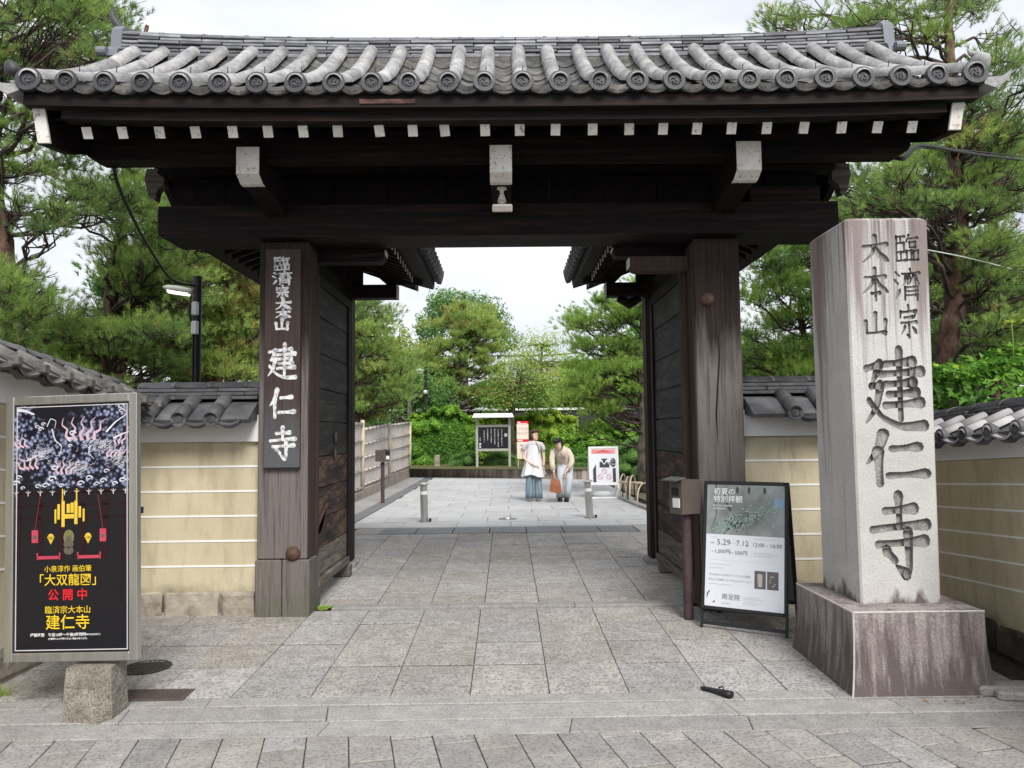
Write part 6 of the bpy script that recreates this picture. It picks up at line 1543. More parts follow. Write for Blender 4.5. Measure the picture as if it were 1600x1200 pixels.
# ================================================================ LAMPS AND CABLES
def street_lamp(label, px, py_top, Y, py_arm, px_head, head_len, zbase, r, glow):
    c = P(px, py_top, Y); t = thing('street_lamp', label, 'street lamp', (c.x, Y, zbase))
    mb = MB(); mb.lathe([(0, 0), (r, 0), (r, c.z-zbase), (0, c.z-zbase)], (c.x, Y, zbase), (0, 0, 1), 14); mb.build('pole', mt['black'], t, auto=40)
    h = P(px, py_arm, Y); s_ = -1; e = P(px_head, py_arm-8*9/Y, Y)
    mb = MB(); fr = (Vector((h.x-r, Y, h.z)), Vector((e.x-h.x, 0, e.z-h.z)).normalized(), Vector((0, 1, 0)), None)
    D = Vector((e.x-h.x, 0, e.z-h.z)); Ld = D.length-r; D.normalize()
    up_ = Vector((0, 0, 1)); rings = []
    for i, (f, w_, hh) in enumerate(((0, .35, .5), (.12, .6, .8), (.5, 1, 1), (.85, .9, .8), (1, .5, .35))):
        c0 = Vector((h.x-r, Y, h.z))+D*Ld*f; w2 = head_len*.24*w_; h2 = head_len*.11*hh
        rings.append([c0+Vector((0, w2*math.cos(2*math.pi*k/10), h2*math.sin(2*math.pi*k/10))) for k in range(10)])
    mb.loft(rings); hd = mb.build('lamp_head', flat('lamp_white', (.66,.66,.60), .4), t, True)
    mb = MB(); rings = []
    for f, w_ in ((.15, .5), (.5, .85), (.85, .7)):
        c0 = Vector((h.x-r, Y, h.z))+D*Ld*f-Vector((0, 0, head_len*.075)); w2 = head_len*.2*w_
        rings.append([c0+Vector((0, w2*math.cos(2*math.pi*k/10), head_len*.075*math.sin(2*math.pi*k/10))) for k in range(10)])
    mb.loft(rings); mb.build('lens', mat('lit_lens', [(.3, (.9,.88,.75)), (.7, (.95,.93,.82))], emit=glow), hd, True)
    if Y < 12:
        for dz in (.10, .33):
            mb = MB(); mb.cbox(Matrix.Translation((c.x+.005, Y-r-.02, c.z-.30-dz)), .035, .03, .08, .01); mb.build('control_box', flat('clear_white', (.6, .6, .6), .3), t)
        mb = MB(); mb.tube([(c.x-.05, Y-r-.005, c.z-.25), (c.x-.07, Y-r-.02, c.z-.45), (c.x-.02, Y-r-.02, c.z-.62)], .01, 6); mb.build('lead', mt['cable'], t, True)
        for dx in (-.02, .02):
            mb = MB(); mb.tube([(c.x+dx, Y-r-.006, zbase+.5), (c.x+dx, Y-r-.006, c.z-.7)], .009, 6); mb.build('conduit', mt['cable'], t, True)
    else:
        mb = MB(); mb.sphere((c.x, Y-r-.05, P(px, 613, Y).z), .09, 10, 8); mb.build('camera_dome', flat('clear_white', (.6, .6, .6), .3), t, True)
street_lamp('black pole street lamp glowing pale above the wall left of the gate', 309, 432, 9.0, 456, 257, .42, 0, .052, .9)
street_lamp('slim black lamp post with white head behind the left hedge', 665, 573, 30.0, 580, 650, .75, .4, .07, .3)
def cable(pts, r, label, m=None):
    q = [Vector(p) for p in pts]; out = []
    for i in range(len(q)-1):
        p0, p1, p2, p3 = q[max(i-1, 0)], q[i], q[i+1], q[min(i+2, len(q)-1)]
        for k in range(6):
            t = k/6; out.append(.5*((2*p1)+(p2-p0)*t+(2*p0-5*p1+4*p2-p3)*t*t+(3*p1-p0-3*p2+p3)*t**3))
    out.append(q[-1]); mb = MB(); mb.tube(out, r, 7); o = mb.build('cable', m or mt['cable'], None, True); o['label'] = label; o['category'] = 'cable'; o['group'] = 'overhead cables'
cable([P(178, 262, 6.25), P(183, 285, 6.5), P(200, 325, 7.0), P(232, 385, 7.8), P(268, 436, 8.6), P(303, 446, 8.94)], .016, 'thick black cable drooping from the left roof corner to the street lamp')
mb = MB(); c = P(177, 278, 6.25); mb.tube([c+Vector((.022*math.cos(a*.6), -.02, .022*math.sin(a*.6))) for a in range(11)], .006, 6); o = mb.build('cable_hook', mt['cable'], None, True); o['label'] = 'small dark ring hook under the left end of the front beam'; o['category'] = 'hook'
cable([P(1398, 247, 6.3), P(1412, 246, 6.3), P(1428, 230, 6.6), P(1450, 228, 7.0), P(1520, 240, 8.0), P(1640, 256, 10)], .016, 'twisted black cable running from the right roof corner to the right')
cable([P(1398, 248, 6.34), P(1414, 249, 6.34), P(1432, 232, 6.64), P(1450, 232, 7.04), P(1520, 236, 8.04), P(1640, 250, 10.04)], .008, 'thin black wire twisted along the cable at the right roof corner')
cable([P(1446, 390, 8.6), P(1520, 405, 9.2), P(1640, 436, 10)], .008, 'thin pale wire crossing behind the top of the stone pillar', flat('pale_wire', (.55,.55,.5)))
cable([P(760, 556, 46), P(840, 556, 46), P(905, 551, 46)], .04, 'distant overhead wire between trees seen through the gate')
# ================================================================ DISTANT TEMPLE ROOFS glimpsed between the trees
t = thing('garden_wall', 'long low white capped wall behind the hedge', 'wall', (0, 38, .5))
a, b = P(600, 644, 38), P(1000, 644, 38)
mb = MB(); mb.box(a.x, b.x, 38, 38.4, .3, a.z, .01); mb.build('body', flat('dark_wall', (.03,.03,.03)), t)
mb = MB(); mb.box(a.x, b.x, 37.9, 38.5, a.z+.004, a.z+.12, .01); mb.build('capping', mt['plaster'], t)
t = thing('temple_building', 'dark building with a grey roof glimpsed between the trees behind the hedge', 'building', (6, 52, .5))
a, b, c = P(780, 640, 52), P(1000, 640, 52), P(800, 598, 52)
mb = MB(); mb.box(a.x, b.x, 52, 57, 0, c.z, .02); mb.build('wall', flat('dark_timber_wall', (.04,.035,.03)), t)
mb = MB(); mb.hexa([(a.x-1, 50.8, c.z), (b.x+1, 50.8, c.z), (b.x+1, 58, c.z), (a.x-1, 58, c.z), (a.x+.6, 54.2, c.z+1.7), (b.x-.6, 54.2, c.z+1.7), (b.x-.6, 54.6, c.z+1.7), (a.x+.6, 54.6, c.z+1.7)]); mb.build('roof', mt['tile'], t)
for k in range(4):
    x = a.x+1+k*2.4; mb = MB(); mb.box(x, x+1.3, 51.96, 51.99, c.z-1.5, c.z-.5); mb.build('window', mt['plaster'], t)
# ================================================================ PEOPLE
def skin_mesh(vs_, es, rad, root=0, sub=2):
    me = bpy.data.meshes.new('tmp'); me.from_pydata([tuple(v) for v in vs_], es, [])
    o = bpy.data.objects.new('tmp', me); COL.objects.link(o)
    md = o.modifiers.new('s', 'SKIN'); md.use_smooth_shade = True
    for i, v in enumerate(me.skin_vertices[0].data):
        r = rad[i]; v.radius = r if isinstance(r, tuple) else (r, r); v.use_root = (i == root)
    sb_ = o.modifiers.new('u', 'SUBSURF'); sb_.levels = sub; sb_.render_levels = sub
    dg = bpy.context.evaluated_depsgraph_get(); dg.update()
    m2 = bpy.data.meshes.new_from_object(o.evaluated_get(dg), depsgraph=dg)
    V = [tuple(v.co) for v in m2.vertices]; F = [tuple(p.vertices) for p in m2.polygons]
    bpy.data.objects.remove(o); bpy.data.meshes.remove(m2); bpy.data.meshes.remove(me)
    return V, F
skin_m = mat('skin', [(.3, (.62,.42,.33)), (.7, (.70,.50,.40))], nscale=6, rough=.55)
skin_m.node_tree.nodes['Principled BSDF'].inputs['Subsurface Weight'].default_value = .08
hair_br = flat('brown_hair', (.055,.022,.016), .4); hair_bk = flat('black_hair', (.010,.009,.011), .35)
def head_part(mb, c, yaw, tilt, roll=0.0):
    """head ellipsoid with nose, brow, ears, chin: returns matrix"""
    M = Matrix.Translation(c) @ Matrix.Rotation(yaw, 4, 'Z') @ Matrix.Rotation(tilt, 4, 'X') @ Matrix.Rotation(roll, 4, 'Y')
    rings = []
    for z, rx, ry, oy in ((-.125, .012, .018, -.045), (-.118, .034, .036, -.04), (-.095, .050, .058, -.026), (-.06, .062, .076, -.012), (-.015, .070, .088, -.002), (.03, .073, .094, .004), (.07, .066, .086, .008), (.10, .045, .06, .010), (.115, .012, .015, .010)):
        rings.append([M @ Vector((rx*math.cos(2*math.pi*k/14), oy+ry*math.sin(2*math.pi*k/14), z)) for k in range(14)])
    mb.loft(rings)
    mb.loft([[M @ Vector(p) for p in q] for q in ([(-.006, -.085, .012), (.006, -.085, .012), (.004, -.075, .012)], [(-.015, -.094, -.035), (.015, -.094, -.035), (.0, -.112, -.030)], [(-.012, -.08, -.044), (.012, -.08, -.044), (0, -.086, -.042)])])
    for s_ in (-1, 1):
        mb.ell([(M @ Vector((s_*.072, .01, -.035)), .008, .014), (M @ Vector((s_*.078, .012, -.005)), .010, .018), (M @ Vector((s_*.076, .014, .022)), .006, .012)], 8)
    return M
def face_bits(par, M):
    mb = MB()
    for s_ in (-1, 1): mb.sphere(M @ Vector((s_*.028, -.083, .0)), .009, 8, 5, (1.2, .6, .55)); mb.tube([M @ Vector((s_*.014, -.091, .020)), M @ Vector((s_*.03, -.089, .026)), M @ Vector((s_*.045, -.078, .020))], .0035, 5)
    mb.build('eyes', flat('eye_dark', (.02,.014,.012), .3), par)
    mb = MB(); mb.tube([M @ Vector((-.022, -.082, -.062)), M @ Vector((0, -.090, -.072)), M @ Vector((.022, -.082, -.062))], .006, 6); mb.build('mouth', flat('lips', (.42,.10,.09), .5), par)
def hand(mb, w_, d, palm_n, s_=.085):
    """palm plus five bent fingers; w_ wrist point, d pointing direction, palm_n palm normal"""
    d = Vector(d).normalized(); n = Vector(palm_n); n = (n-d*n.dot(d)).normalized(); sd_ = d.cross(n)
    w_ = Vector(w_); mb.tube([w_-d*.03, w_, w_+d*.03, w_+d*.08], [.021, .023, .034, .032], 8, flat=.5)
    for i, (o, l) in enumerate(((-.024, .058), (-.008, .070), (.009, .066), (.024, .050))):
        b = w_+d*.078+sd_*o; mb.tube([b, b+d*l*.45+n*.008, b+d*l*.8+n*.026, b+d*l*.85+n*.044], [.0085, .008, .007, .005], 6)
    b = w_+d*.025-sd_*.028; mb.tube([b, b+d*.025-sd_*.018+n*.012, b+d*.052-sd_*.012+n*.028], [.011, .009, .007], 6)
def limb(mb, pts, rads, n=12): mb.tube(pts, rads, n)
def person(label, loc, joints, edges, rad, heads, hands):
    t = thing('person', label, 'person', loc)
    V, F = skin_mesh([j for j in joints], edges, rad, 0)
    mb = MB(); mb.add([Vector(v) for v in V], F)
    M = head_part(mb, *heads)
    for h in hands: hand(mb, *h)
    mb.v = [tuple(Vector(v)+Vector(loc)) for v in mb.v]
    b = mb.build('body', skin_m, t, True)
    return t, Matrix.Translation(loc) @ M
def local(mb, loc): mb.v = [tuple(Vector(v)+Vector(loc)) for v in mb.v]; return mb
# ---------- woman 1
c = PG(834.5, 783); L1 = Vector((c.x, c.y, G(c.y)))
J1 = [(0,.0,.90),(0,-.01,1.12),(0,0,1.28),(0.01,0,1.38),(.02,-.01,1.45),
      (-.17,0,1.295),(-.225,.0,1.14),(-.235,.01,1.00),(-.13,-.10,.90),(-.01,-.17,.83),
      (.17,0,1.295),(.225,.02,1.14),(.235,.02,1.01),(.235,-.01,.88),(.225,-.04,.78),
      (-.085,0,.84),(-.09,-.01,.48),(-.085,.03,.09),(-.095,-.10,.035),
      (.085,0,.84),(.085,-.01,.48),(.08,.03,.09),(.095,-.10,.035)]
E1 = [(0,1),(1,2),(2,3),(3,4),(2,5),(5,6),(6,7),(7,8),(8,9),(2,10),(10,11),(11,12),(12,13),(13,14),(0,15),(15,16),(16,17),(17,18),(0,19),(19,20),(20,21),(21,22)]
R1 = [(.13,.10),(.115,.09),(.12,.09),.045,.05,.05,.042,.036,.032,.024,.05,.042,.036,.032,.024,.08,.055,.04,.035,.08,.055,.04,.035]
w1, M1 = person('woman with brown hair in a white tunic and wide jeans laughing towards her friend', tuple(L1), J1, E1, R1, (Vector((.025,-.01,1.49)), R(42), R(-6), 0), [((-.01,-.17,.83), (.9,-.2,-.45), (-.1,.8,-.3)), ((.225,-.04,.78), (0,-.12,-1), (-.8,-.4,0))])
face_bits(w1, M1)
tunic = flat('white_tunic', (.66,.66,.67), .85, var=.05); grey_t = flat('grey_tee', (.50,.49,.50), .85, var=.05)
mb = MB(); n = 26; secs = []
for z, rx, ry, rip in ((1.27, .10, .118, 0), (1.20, .150, .122, 0), (1.10, .160, .128, 0), (.98, .175, .135, .012), (.82, .20, .155, .026), (.68, .235, .18, .036), (.575, .262, .20, .045)):
    secs.append([Vector(((rx+rip*math.sin(7*a))*math.cos(a), (ry+rip*math.cos(5*a))*math.sin(a)-.01, z+(.03*math.sin(a*3+1) if z < .6 else 0))) for a in (2*math.pi*k/n for k in range(n))])
mb.loft(secs, False); local(mb, L1).build('tunic', tunic, w1, True)
mb = MB(); mb.ell([((0,0,1.10), .150, .118), ((0,0,1.22), .165, .112), ((0,0,1.29), .175, .095), ((0,0,1.335), .155, .088), ((0,0,1.362), .088, .070)], 18, False)
for s_ in (-1, 1): mb.tube([(s_*.12, 0, 1.30), (s_*.175, 0, 1.285), (s_*.22, .0, 1.22), (s_*.235, .005, 1.14)], [.050, .052, .050, .054], 12)
local(mb, L1).build('tee_shirt', grey_t, w1, True)
mb = MB()
for s_ in (-1, 1): mb.tube([(s_*.085, 0, .86), (s_*.09, -.01, .60), (s_*.095, -.01, .40), (s_*.10, .0, .2), (s_*.10, .005, .065)], [.100, .088, .086, .092, .098], 16)
def jeans_hook(t, out, vec, V): return out
jm = mat('pale_blue_denim', [(.3, (.11,.17,.22)), (.7, (.25,.33,.38))], nscale=7, stretch=(3,3,.6), rough=.9, bump=.3)
local(mb, L1).build('jeans', jm, w1, True)
for s_ in (-1, 1):
    mb = MB(); mb.ell([((s_*.10, -.07, .005), .05, .11), ((s_*.10, -.07, .03), .052, .112), ((s_*.10, -.05, .06), .042, .08), ((s_*.10, -.03, .075), .02, .04)], 14); local(mb, L1).build('shoe', flat('taupe_shoe', (.16,.13,.12)), w1, True)
def hair(par, M, m, long_=.12, nm='hair', side=0, fringe=0.0):
    mb = MB(); n = 16; rings = []
    for z, rx, ry, oy in ((.128, .02, .02, .012), (.118, .055, .068, .012), (.09, .078, .092, .016), (.05, .086, .098, .022), (.02, .086, .092, .034)):
        rings.append([M @ Vector((rx*math.cos(2*math.pi*k/n), oy+ry*math.sin(2*math.pi*k/n), z)) for k in range(n)])
    mb.loft(rings)
    if fringe:
        for k in range(5):
            a = R(-150+k*30); mb.tube([M @ Vector((.0, .0, .12)), M @ Vector((.07*math.cos(a), .08*math.sin(a)-.012, .085)), M @ Vector((.082*math.cos(a), .094*math.sin(a)-.006, .085-fringe))], [.02, .026, .010], 8)
    # back and sides falling to the neck
    rings = []
    for z, k_ in ((.06, 1.0), (0, 1.04), (-.06, 1.04), (-long_, .92), (-long_-.05, .6)):
        rings.append([M @ Vector((.088*k_*math.cos(a), .02+.098*k_*math.sin(a), z)) for a in [R(-22+224*j/14) for j in range(15)]]+[M @ Vector((.066*k_*math.cos(a), .02+.07*k_*math.sin(a), z)) for a in [R(202-224*j/14) for j in range(15)]])
    mb.loft(rings); mb.build(nm, m, par, True)
hair(w1, M1, hair_br, .11, fringe=.03)
mb = MB(); mb.tube([(.05,-.075,1.335), (.10,-.105,1.25), (.14,-.12,1.10)], .012, 6, flat=.5); mb.tube([(.05,.06,1.34), (.12,.09,1.25)], .012, 6)
mb.v = [tuple(Vector(v)+L1) for v in mb.v]; mb.build('watch_strap', mt['iron'], w1, True) if False else None
o = mb.build('shoulder_bag_strap', flat('brown_leather', (.08,.045,.03)), None, True); o['label'] = 'thin brown bag strap over the shoulder of the woman in the white tunic'; o['category'] = 'bag strap'
mb = MB(); mb.ell([(L1+Vector((.03,.14,.98)), .10, .04), (L1+Vector((.03,.15,1.02)), .13, .055), (L1+Vector((.03,.15,1.18)), .12, .05), (L1+Vector((.03,.14,1.22)), .09, .03)], 12); o = mb.build('rucksack', flat('brown_leather', (.07,.05,.045)), None, True); o['label'] = 'small brown bag on the back of the woman in the white tunic'; o['category'] = 'bag'
mb = MB(); mb.tube([L1+Vector((.225+.026*math.cos(a), -.03+.026*math.sin(a), .80)) for a in [i*.7 for i in range(10)]], .006, 5); mb.build('wristband', flat('strap', (.06,.04,.035)), w1)
# ---------- woman 2, bending forward
c = PG(879, 783.5); L2 = Vector((c.x, c.y, G(c.y)))
J2 = [(.09,.14,.84),(.05,.04,.99),(-.03,-.09,1.13),(-.06,-.16,1.21),(-.075,-.20,1.26),
      (-.19,-.10,1.13),(-.22,-.14,.98),(-.215,-.17,.85),(-.21,-.22,.74),(-.20,-.25,.66),
      (.12,-.05,1.14),(.19,-.06,1.00),(.20,-.10,.88),(.13,-.18,.75),(.06,-.21,.66),
      (.03,.12,.79),(-.05,-.06,.46),(-.06,.08,.09),(-.07,-.04,.035),
      (.16,.12,.79),(.15,-.10,.46),(.10,.02,.09),(.09,-.11,.035)]
w2, M2 = person('black-haired woman in a cream cardigan and pale trousers bending forward', tuple(L2), J2, E1, R1, (Vector((-.085,-.25,1.30)), R(-38), R(24), R(-8)), [((-.20,-.25,.66), (0,-.05,-1), (.9,-.2,0)), ((.06,-.21,.66), (-.15,-.1,-1), (0,.9,-.2))])
face_bits(w2, M2)
cream = flat('cream_knit', (.62,.53,.44), .9, var=.05)
mb = MB(); mb.tube([(.09,.14,.80), (.08,.10,.88), (.03,.02,1.0), (-.02,-.07,1.10), (-.035,-.10,1.17), (-.055,-.13,1.22)], [.155, .16, .155, .165, .15, .08], 18, True, .8)
mb.tube([(-.12,-.10,1.16), (-.20,-.11,1.12), (-.235,-.15,.98), (-.23,-.18,.85), (-.215,-.23,.72)], [.06, .07, .064, .062, .056], 12)
mb.tube([(.06,-.06,1.17), (.135,-.05,1.13), (.205,-.06,1.0), (.215,-.10,.88), (.13,-.18,.74)], [.06, .07, .066, .064, .055], 12)
local(mb, L2).build('cardigan', cream, w2, True)
mb = MB(); mb.tube([(-.02,-.155,1.20), (.0,-.16,1.10), (.015,-.11,.98)], [.05, .085, .09], 12, True, .6); local(mb, L2).build('top', flat('beige_top', (.52,.42,.35), .9, var=.04), w2, True)
mb = MB()
for h_, k_, a_ in (((.02,.12,.86), (-.05,-.08,.48), (-.06,.06,.085)), ((.15,.13,.86), (.15,-.12,.48), (.095,.0,.085))):
    h_, k_, a_ = map(Vector, (h_, k_, a_)); mb.tube([h_, h_.lerp(k_, .5), k_, k_.lerp(a_, .5), a_], [.120, .100, .084, .074, .082], 14)
local(mb, L2).build('trousers', flat('pale_trousers', (.50,.53,.57), .9, var=.08), w2, True)
for x, y_ in ((-.06, -.0), (.085, -.06)):
    mb = MB(); mb.ell([((x, y_, .004), .055, .12), ((x, y_, .04), .056, .122), ((x, y_+.02, .08), .048, .085), ((x, y_+.04, .10), .03, .05)], 14); local(mb, L2).build('shoe', flat('black_shoe', (.012,.012,.014)), w2, True)
hair(w2, M2, hair_bk, .06, fringe=.045)
# brown handbag held in her right hand
hb = L2+Vector((-.17,-.27,.52)); t = thing('handbag', 'tan brown leather tote held by the bending woman', 'handbag', tuple(hb-Vector((0,0,.30))))
lt = flat('tan_leather', (.26,.09,.035), .5)
mb = MB(); secs = []
for z, w_, d in ((-.30, .10, .05), (-.29, .13, .065), (-.12, .115, .055), (0, .09, .03)): secs.append([hb+Vector((sx*w_, sy*d, z-sx*.02)) for sx, sy in ((-1,-1),(-.3,-1.15),(.3,-1.15),(1,-1),(1,1),(-1,1))])
mb.loft(secs); mb.build('bag', lt, t, True, 40) if False else mb.build('bag', lt, t)
mb = MB(); mb.tube([hb+Vector((-.06, -.03, -.01)), hb+Vector((-.045, -.01, .10)), hb+Vector((-.01, .01, .14)), hb+Vector((.03, -.0, .10)), hb+Vector((.06, -.03, -.01))], .008, 6); mb.build('handle', lt, t, True)
# ================================================================ VEGETATION
def tri_mesh(name, V, F, tint, m, smooth=False):
    me = bpy.data.meshes.new(name); nv, nf = len(V), len(F); k = F.shape[1]
    me.vertices.add(nv); me.vertices.foreach_set('co', V.astype(np.float32).ravel())
    me.loops.add(nf*k); me.loops.foreach_set('vertex_index', F.astype(np.int32).ravel())
    me.polygons.add(nf); me.polygons.foreach_set('loop_start', np.arange(0, nf*k, k, dtype=np.int32))
    try: me.polygons.foreach_set('loop_total', np.full(nf, k, dtype=np.int32))
    except Exception: pass
    at = me.attributes.new('tint', 'FLOAT', 'FACE'); at.data.foreach_set('value', tint.astype(np.float32))
    me.materials.append(m); me.update(calc_edges=True); return me
def needles(pos, dirs, tint, n, ln, wd, rng, spread=.75):
    """pos,dirs (T,3) tufts -> n needle triangles each"""
    T = len(pos); d = rng.normal(size=(T, n, 3)); d /= np.linalg.norm(d, axis=2, keepdims=True)+1e-9
    d = d*spread+dirs[:, None, :]; d /= np.linalg.norm(d, axis=2, keepdims=True)+1e-9
    l = ln*rng.uniform(.65, 1.1, size=(T, n, 1)); s = rng.normal(size=(T, n, 3)); s = np.cross(d, s); s /= np.linalg.norm(s, axis=2, keepdims=True)+1e-9
    # needles leave the last few cm of the shoot
    o = pos[:, None, :]-dirs[:, None, :]*rng.uniform(0, ln*.7, size=(T, n, 1))
    a = o-s*wd/2; b = o+s*wd/2; c = o+d*l
    V = np.stack([a, b, c], axis=2).reshape(-1, 3); F = np.arange(len(V)).reshape(-1, 3)
    t = np.repeat(tint, n)+rng.uniform(-.08, .08, T*n); return V, F, np.clip(t, 0, 1)
def leaves(pos, nrm, tint, l, rng, asp=.45):
    T = len(pos); r = rng.normal(size=(T, 3)); nrm = nrm+r*.55; nrm /= np.linalg.norm(nrm, axis=1, keepdims=True)+1e-9
    u = np.cross(nrm, rng.normal(size=(T, 3))); u /= np.linalg.norm(u, axis=1, keepdims=True)+1e-9; v = np.cross(nrm, u)
    L_ = l*rng.uniform(.6, 1.15, size=(T, 1)); W_ = L_*asp
    V = np.stack([pos-u*L_*.5, pos+v*W_*.5+nrm*L_*.06, pos+u*L_*.5-nrm*L_*.12, pos-v*W_*.5+nrm*L_*.06], axis=1).reshape(-1, 3)
    F = np.arange(len(V)).reshape(-1, 4); return V, F, np.clip(tint, 0, 1)
def wig(a, b, n, amp, rng):
    pts = [a+(b-a)*(i/n) for i in range(n+1)]; L_ = np.linalg.norm(b-a)
    off = np.zeros(3)
    for i in range(1, n): off = off*.5+rng.normal(size=3)*amp*L_; pts[i] = pts[i]+off
    return pts
def pine(label, trunk, r0, pads, seed, tl=.085, nn=22, wd=.005, tuft_per=46, m='needle', group='pine trees round the gate and garden', bark='bark', base=None, tbase=.35, tvar=.18, pad_flat=.5, twig=True, name='pine_tree'):
    """trunk: list of Vector points (base first); pads: list of (Vector centre, radius)"""
    rng = np.random.default_rng(seed); b = trunk[0]
    t = thing(name, label, 'tree', tuple(b), 0, group)
    mb = MB(); tp = [np.array(p) for p in trunk]
    # refined trunk with wobble
    pts = []; rad = []
    for i in range(len(tp)-1):
        for k in range(4): f = k/4; pts.append(tp[i]+(tp[i+1]-tp[i])*f+(rng.normal(size=3)*.02*r0/.15 if (i or k) else 0)); 
    pts.append(tp[-1]); N_ = len(pts); rad = [r0*(1.12 if i == 0 else 1)*(1-.78*i/(N_-1)) for i in range(N_)]
    mb.tube([Vector(p) for p in pts], rad, 10)
    P_, D_, T_ = [], [], []
    arr = np.array(pts); hz = arr[:, 2]
    bm2 = MB()
    for (c, r) in pads:
        c = np.array(c); 
        # leave the trunk a little below the pad
        cand = np.abs(hz-(c[2]-.35*np.linalg.norm((c-arr[np.argmin(np.abs(hz-c[2]))])[:2])))
        j = int(np.argmin(cand)); j = max(1, min(j, N_-1)); s0 = arr[j]
        br = wig(s0, c-np.array([0, 0, r*.15]), 6, .045, rng); rb = min(rad[j]*.35, .012+.010*np.linalg.norm(c-s0))
        bm2.tube([Vector(p) for p in br], [rb*(1-.75*i/6)+.004 for i in range(7)], 6)
        k = max(6, int(1.75*tuft_per*(r/.5)**1.6)); nt_ = 11
        ends = []
        for q in range(nt_):
            a = rng.uniform(0, 2*np.pi); dd = r*rng.uniform(.45, 1.0); e = c+np.array([np.cos(a)*dd, np.sin(a)*dd, r*pad_flat*rng.uniform(-.5, .75)])
            w = wig(br[int(rng.integers(3, 7))], e, 3, .09, rng); ends.append(e)
            if twig: bm2.tube([Vector(p) for p in w], [max(.004, rb*.35), rb*.25+.003, .005, .003], 4)
        ends = np.array(ends)
        e = ends[rng.integers(0, nt_, k)]; f = rng.uniform(.2, 1.12, size=(k, 1))
        p = c+(e-c)*f+rng.normal(size=(k, 3))*r*np.array([.17, .17, .10]); P_.append(p)
        d = (p-c)/r; d[:, 2] = d[:, 2]*.6+.75; d += rng.normal(size=(k, 3))*.25; d /= np.linalg.norm(d, axis=1, keepdims=True); D_.append(d)
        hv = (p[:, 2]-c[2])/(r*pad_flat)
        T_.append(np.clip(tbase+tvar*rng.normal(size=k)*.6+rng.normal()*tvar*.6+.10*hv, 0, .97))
    mb.build('trunk', mt[bark], t, True); bm2.build('branches', mt['twig'], t, True)
    P_, D_, T_ = map(np.concatenate, (P_, D_, T_)); dead = rng.uniform(size=len(T_)) < .012; T_[dead] = 1.0
    V, F, tt = needles(P_, D_, T_, nn, tl, wd, rng)
    o = obj('crown', tri_mesh('crown', V, F, tt, mt[m]), t); 
    global NTRI; NTRI += len(F); return t
NTRI = 0
def region_pads(polys, Y, dY, r, n, seed, holes=(), jitter=1):
    """scatter pad centres whose photo position falls in one of the ellipses polys=(cx,cy,rx,ry) and not in a hole"""
    q = random.Random(seed); out = []; tries = 0
    W = [p[2]*p[3] for p in polys]
    while len(out) < n and tries < n*60:
        tries += 1; p = q.choices(polys, W)[0]; a = q.random()*6.283; d = math.sqrt(q.random())
        x, y = p[0]+p[2]*d*math.cos(a), p[1]+p[3]*d*math.sin(a)
        if any(((x-h[0])/h[2])**2+((y-h[1])/h[3])**2 < 1 for h in holes): continue
        yy = Y+q.uniform(-dY, dY); rr = r*q.uniform(.7, 1.25)
        pt = P(x, y, yy)
        if any((pt-o[0]).length < .55*rr for o in out): continue
        out.append((pt, rr))
    return out
def V3(px, py, Y): return P(px, py, Y)
def base_at(px, Y, z=.1): v = P(px, 700, Y); v.z = z; return v
# sky windows kept open among the left trees (photo px ellipses)
HL = [(112, 425, 52, 52), (75, 290, 45, 22), (150, 265, 30, 16), (60, 395, 18, 16), (30, 180, 30, 20), (190, 110, 16, 26), (70, 60, 22, 12), (255, 20, 60, 40), (178, 190, 16, 12), (130, 345, 30, 16), (20, 265, 18, 14)]
lt_tr = [base_at(-25, 9.6), V3(-8, 600, 9.6), V3(10, 460, 9.6), V3(6, 380, 9.6), V3(-18, 200, 9.6), V3(-30, 60, 9.6), V3(-10, -90, 9.6)]
pine('big pine with reddish trunk cut off by the left edge of the photo', lt_tr, .17, region_pads([(70, 60, 130, 85), (40, 160, 90, 60), (50, 260, 100, 40), (110, 330, 120, 40), (30, 480, 60, 80), (180, 70, 45, 55), (60, 20, 140, 40)], 9.6, 1.2, .44, 92, 1, HL), 41, .105, 32, .0048, 40, tbase=.42)
pine('dense pine behind the wall between the left trunk and the lamp', [base_at(160, 12.5), V3(160, 600, 12.5), V3(175, 450, 12.5), V3(190, 330, 12.5), V3(210, 150, 12.5), V3(230, 40, 12.5)], .15,
     region_pads([(170, 290, 110, 60), (230, 340, 90, 60), (90, 520, 150, 60), (210, 480, 110, 80), (150, 560, 170, 45), (250, 400, 90, 60), (60, 600, 120, 30)], 12.5, 1.4, .56, 135, 2, HL), 42, .115, 25, .0058, 40, tbase=.52)
pine('yellowish green pine directly behind the street lamp left of the gate', [base_at(330, 15), V3(332, 560, 15), V3(320, 470, 15), V3(300, 380, 15), V3(310, 260, 15)], .2,
     region_pads([(330, 430, 90, 55), (300, 520, 110, 60), (370, 560, 70, 45), (340, 350, 80, 50), (270, 420, 60, 50), (380, 470, 45, 80)], 15, 1.5, .64, 120, 3, HL+[(325, 468, 16, 20), (362, 455, 10, 8)]), 43, .13, 18, .0085, 38, tbase=.80, tvar=.2)
# darker trees further back on the left
pine('tall dark broadleaf tree far behind the left pines', [base_at(190, 20), V3(190, 560, 20), V3(195, 440, 20)], .2,
     region_pads([(190, 470, 50, 50), (260, 560, 120, 60), (60, 560, 120, 60), (380, 520, 60, 80)], 20, 1.5, .8, 50, 4, HL), 44, .16, 14, .03, 60, m='leaf_d', tbase=.5, pad_flat=.8, name='broadleaf_tree', group='broadleaf trees')
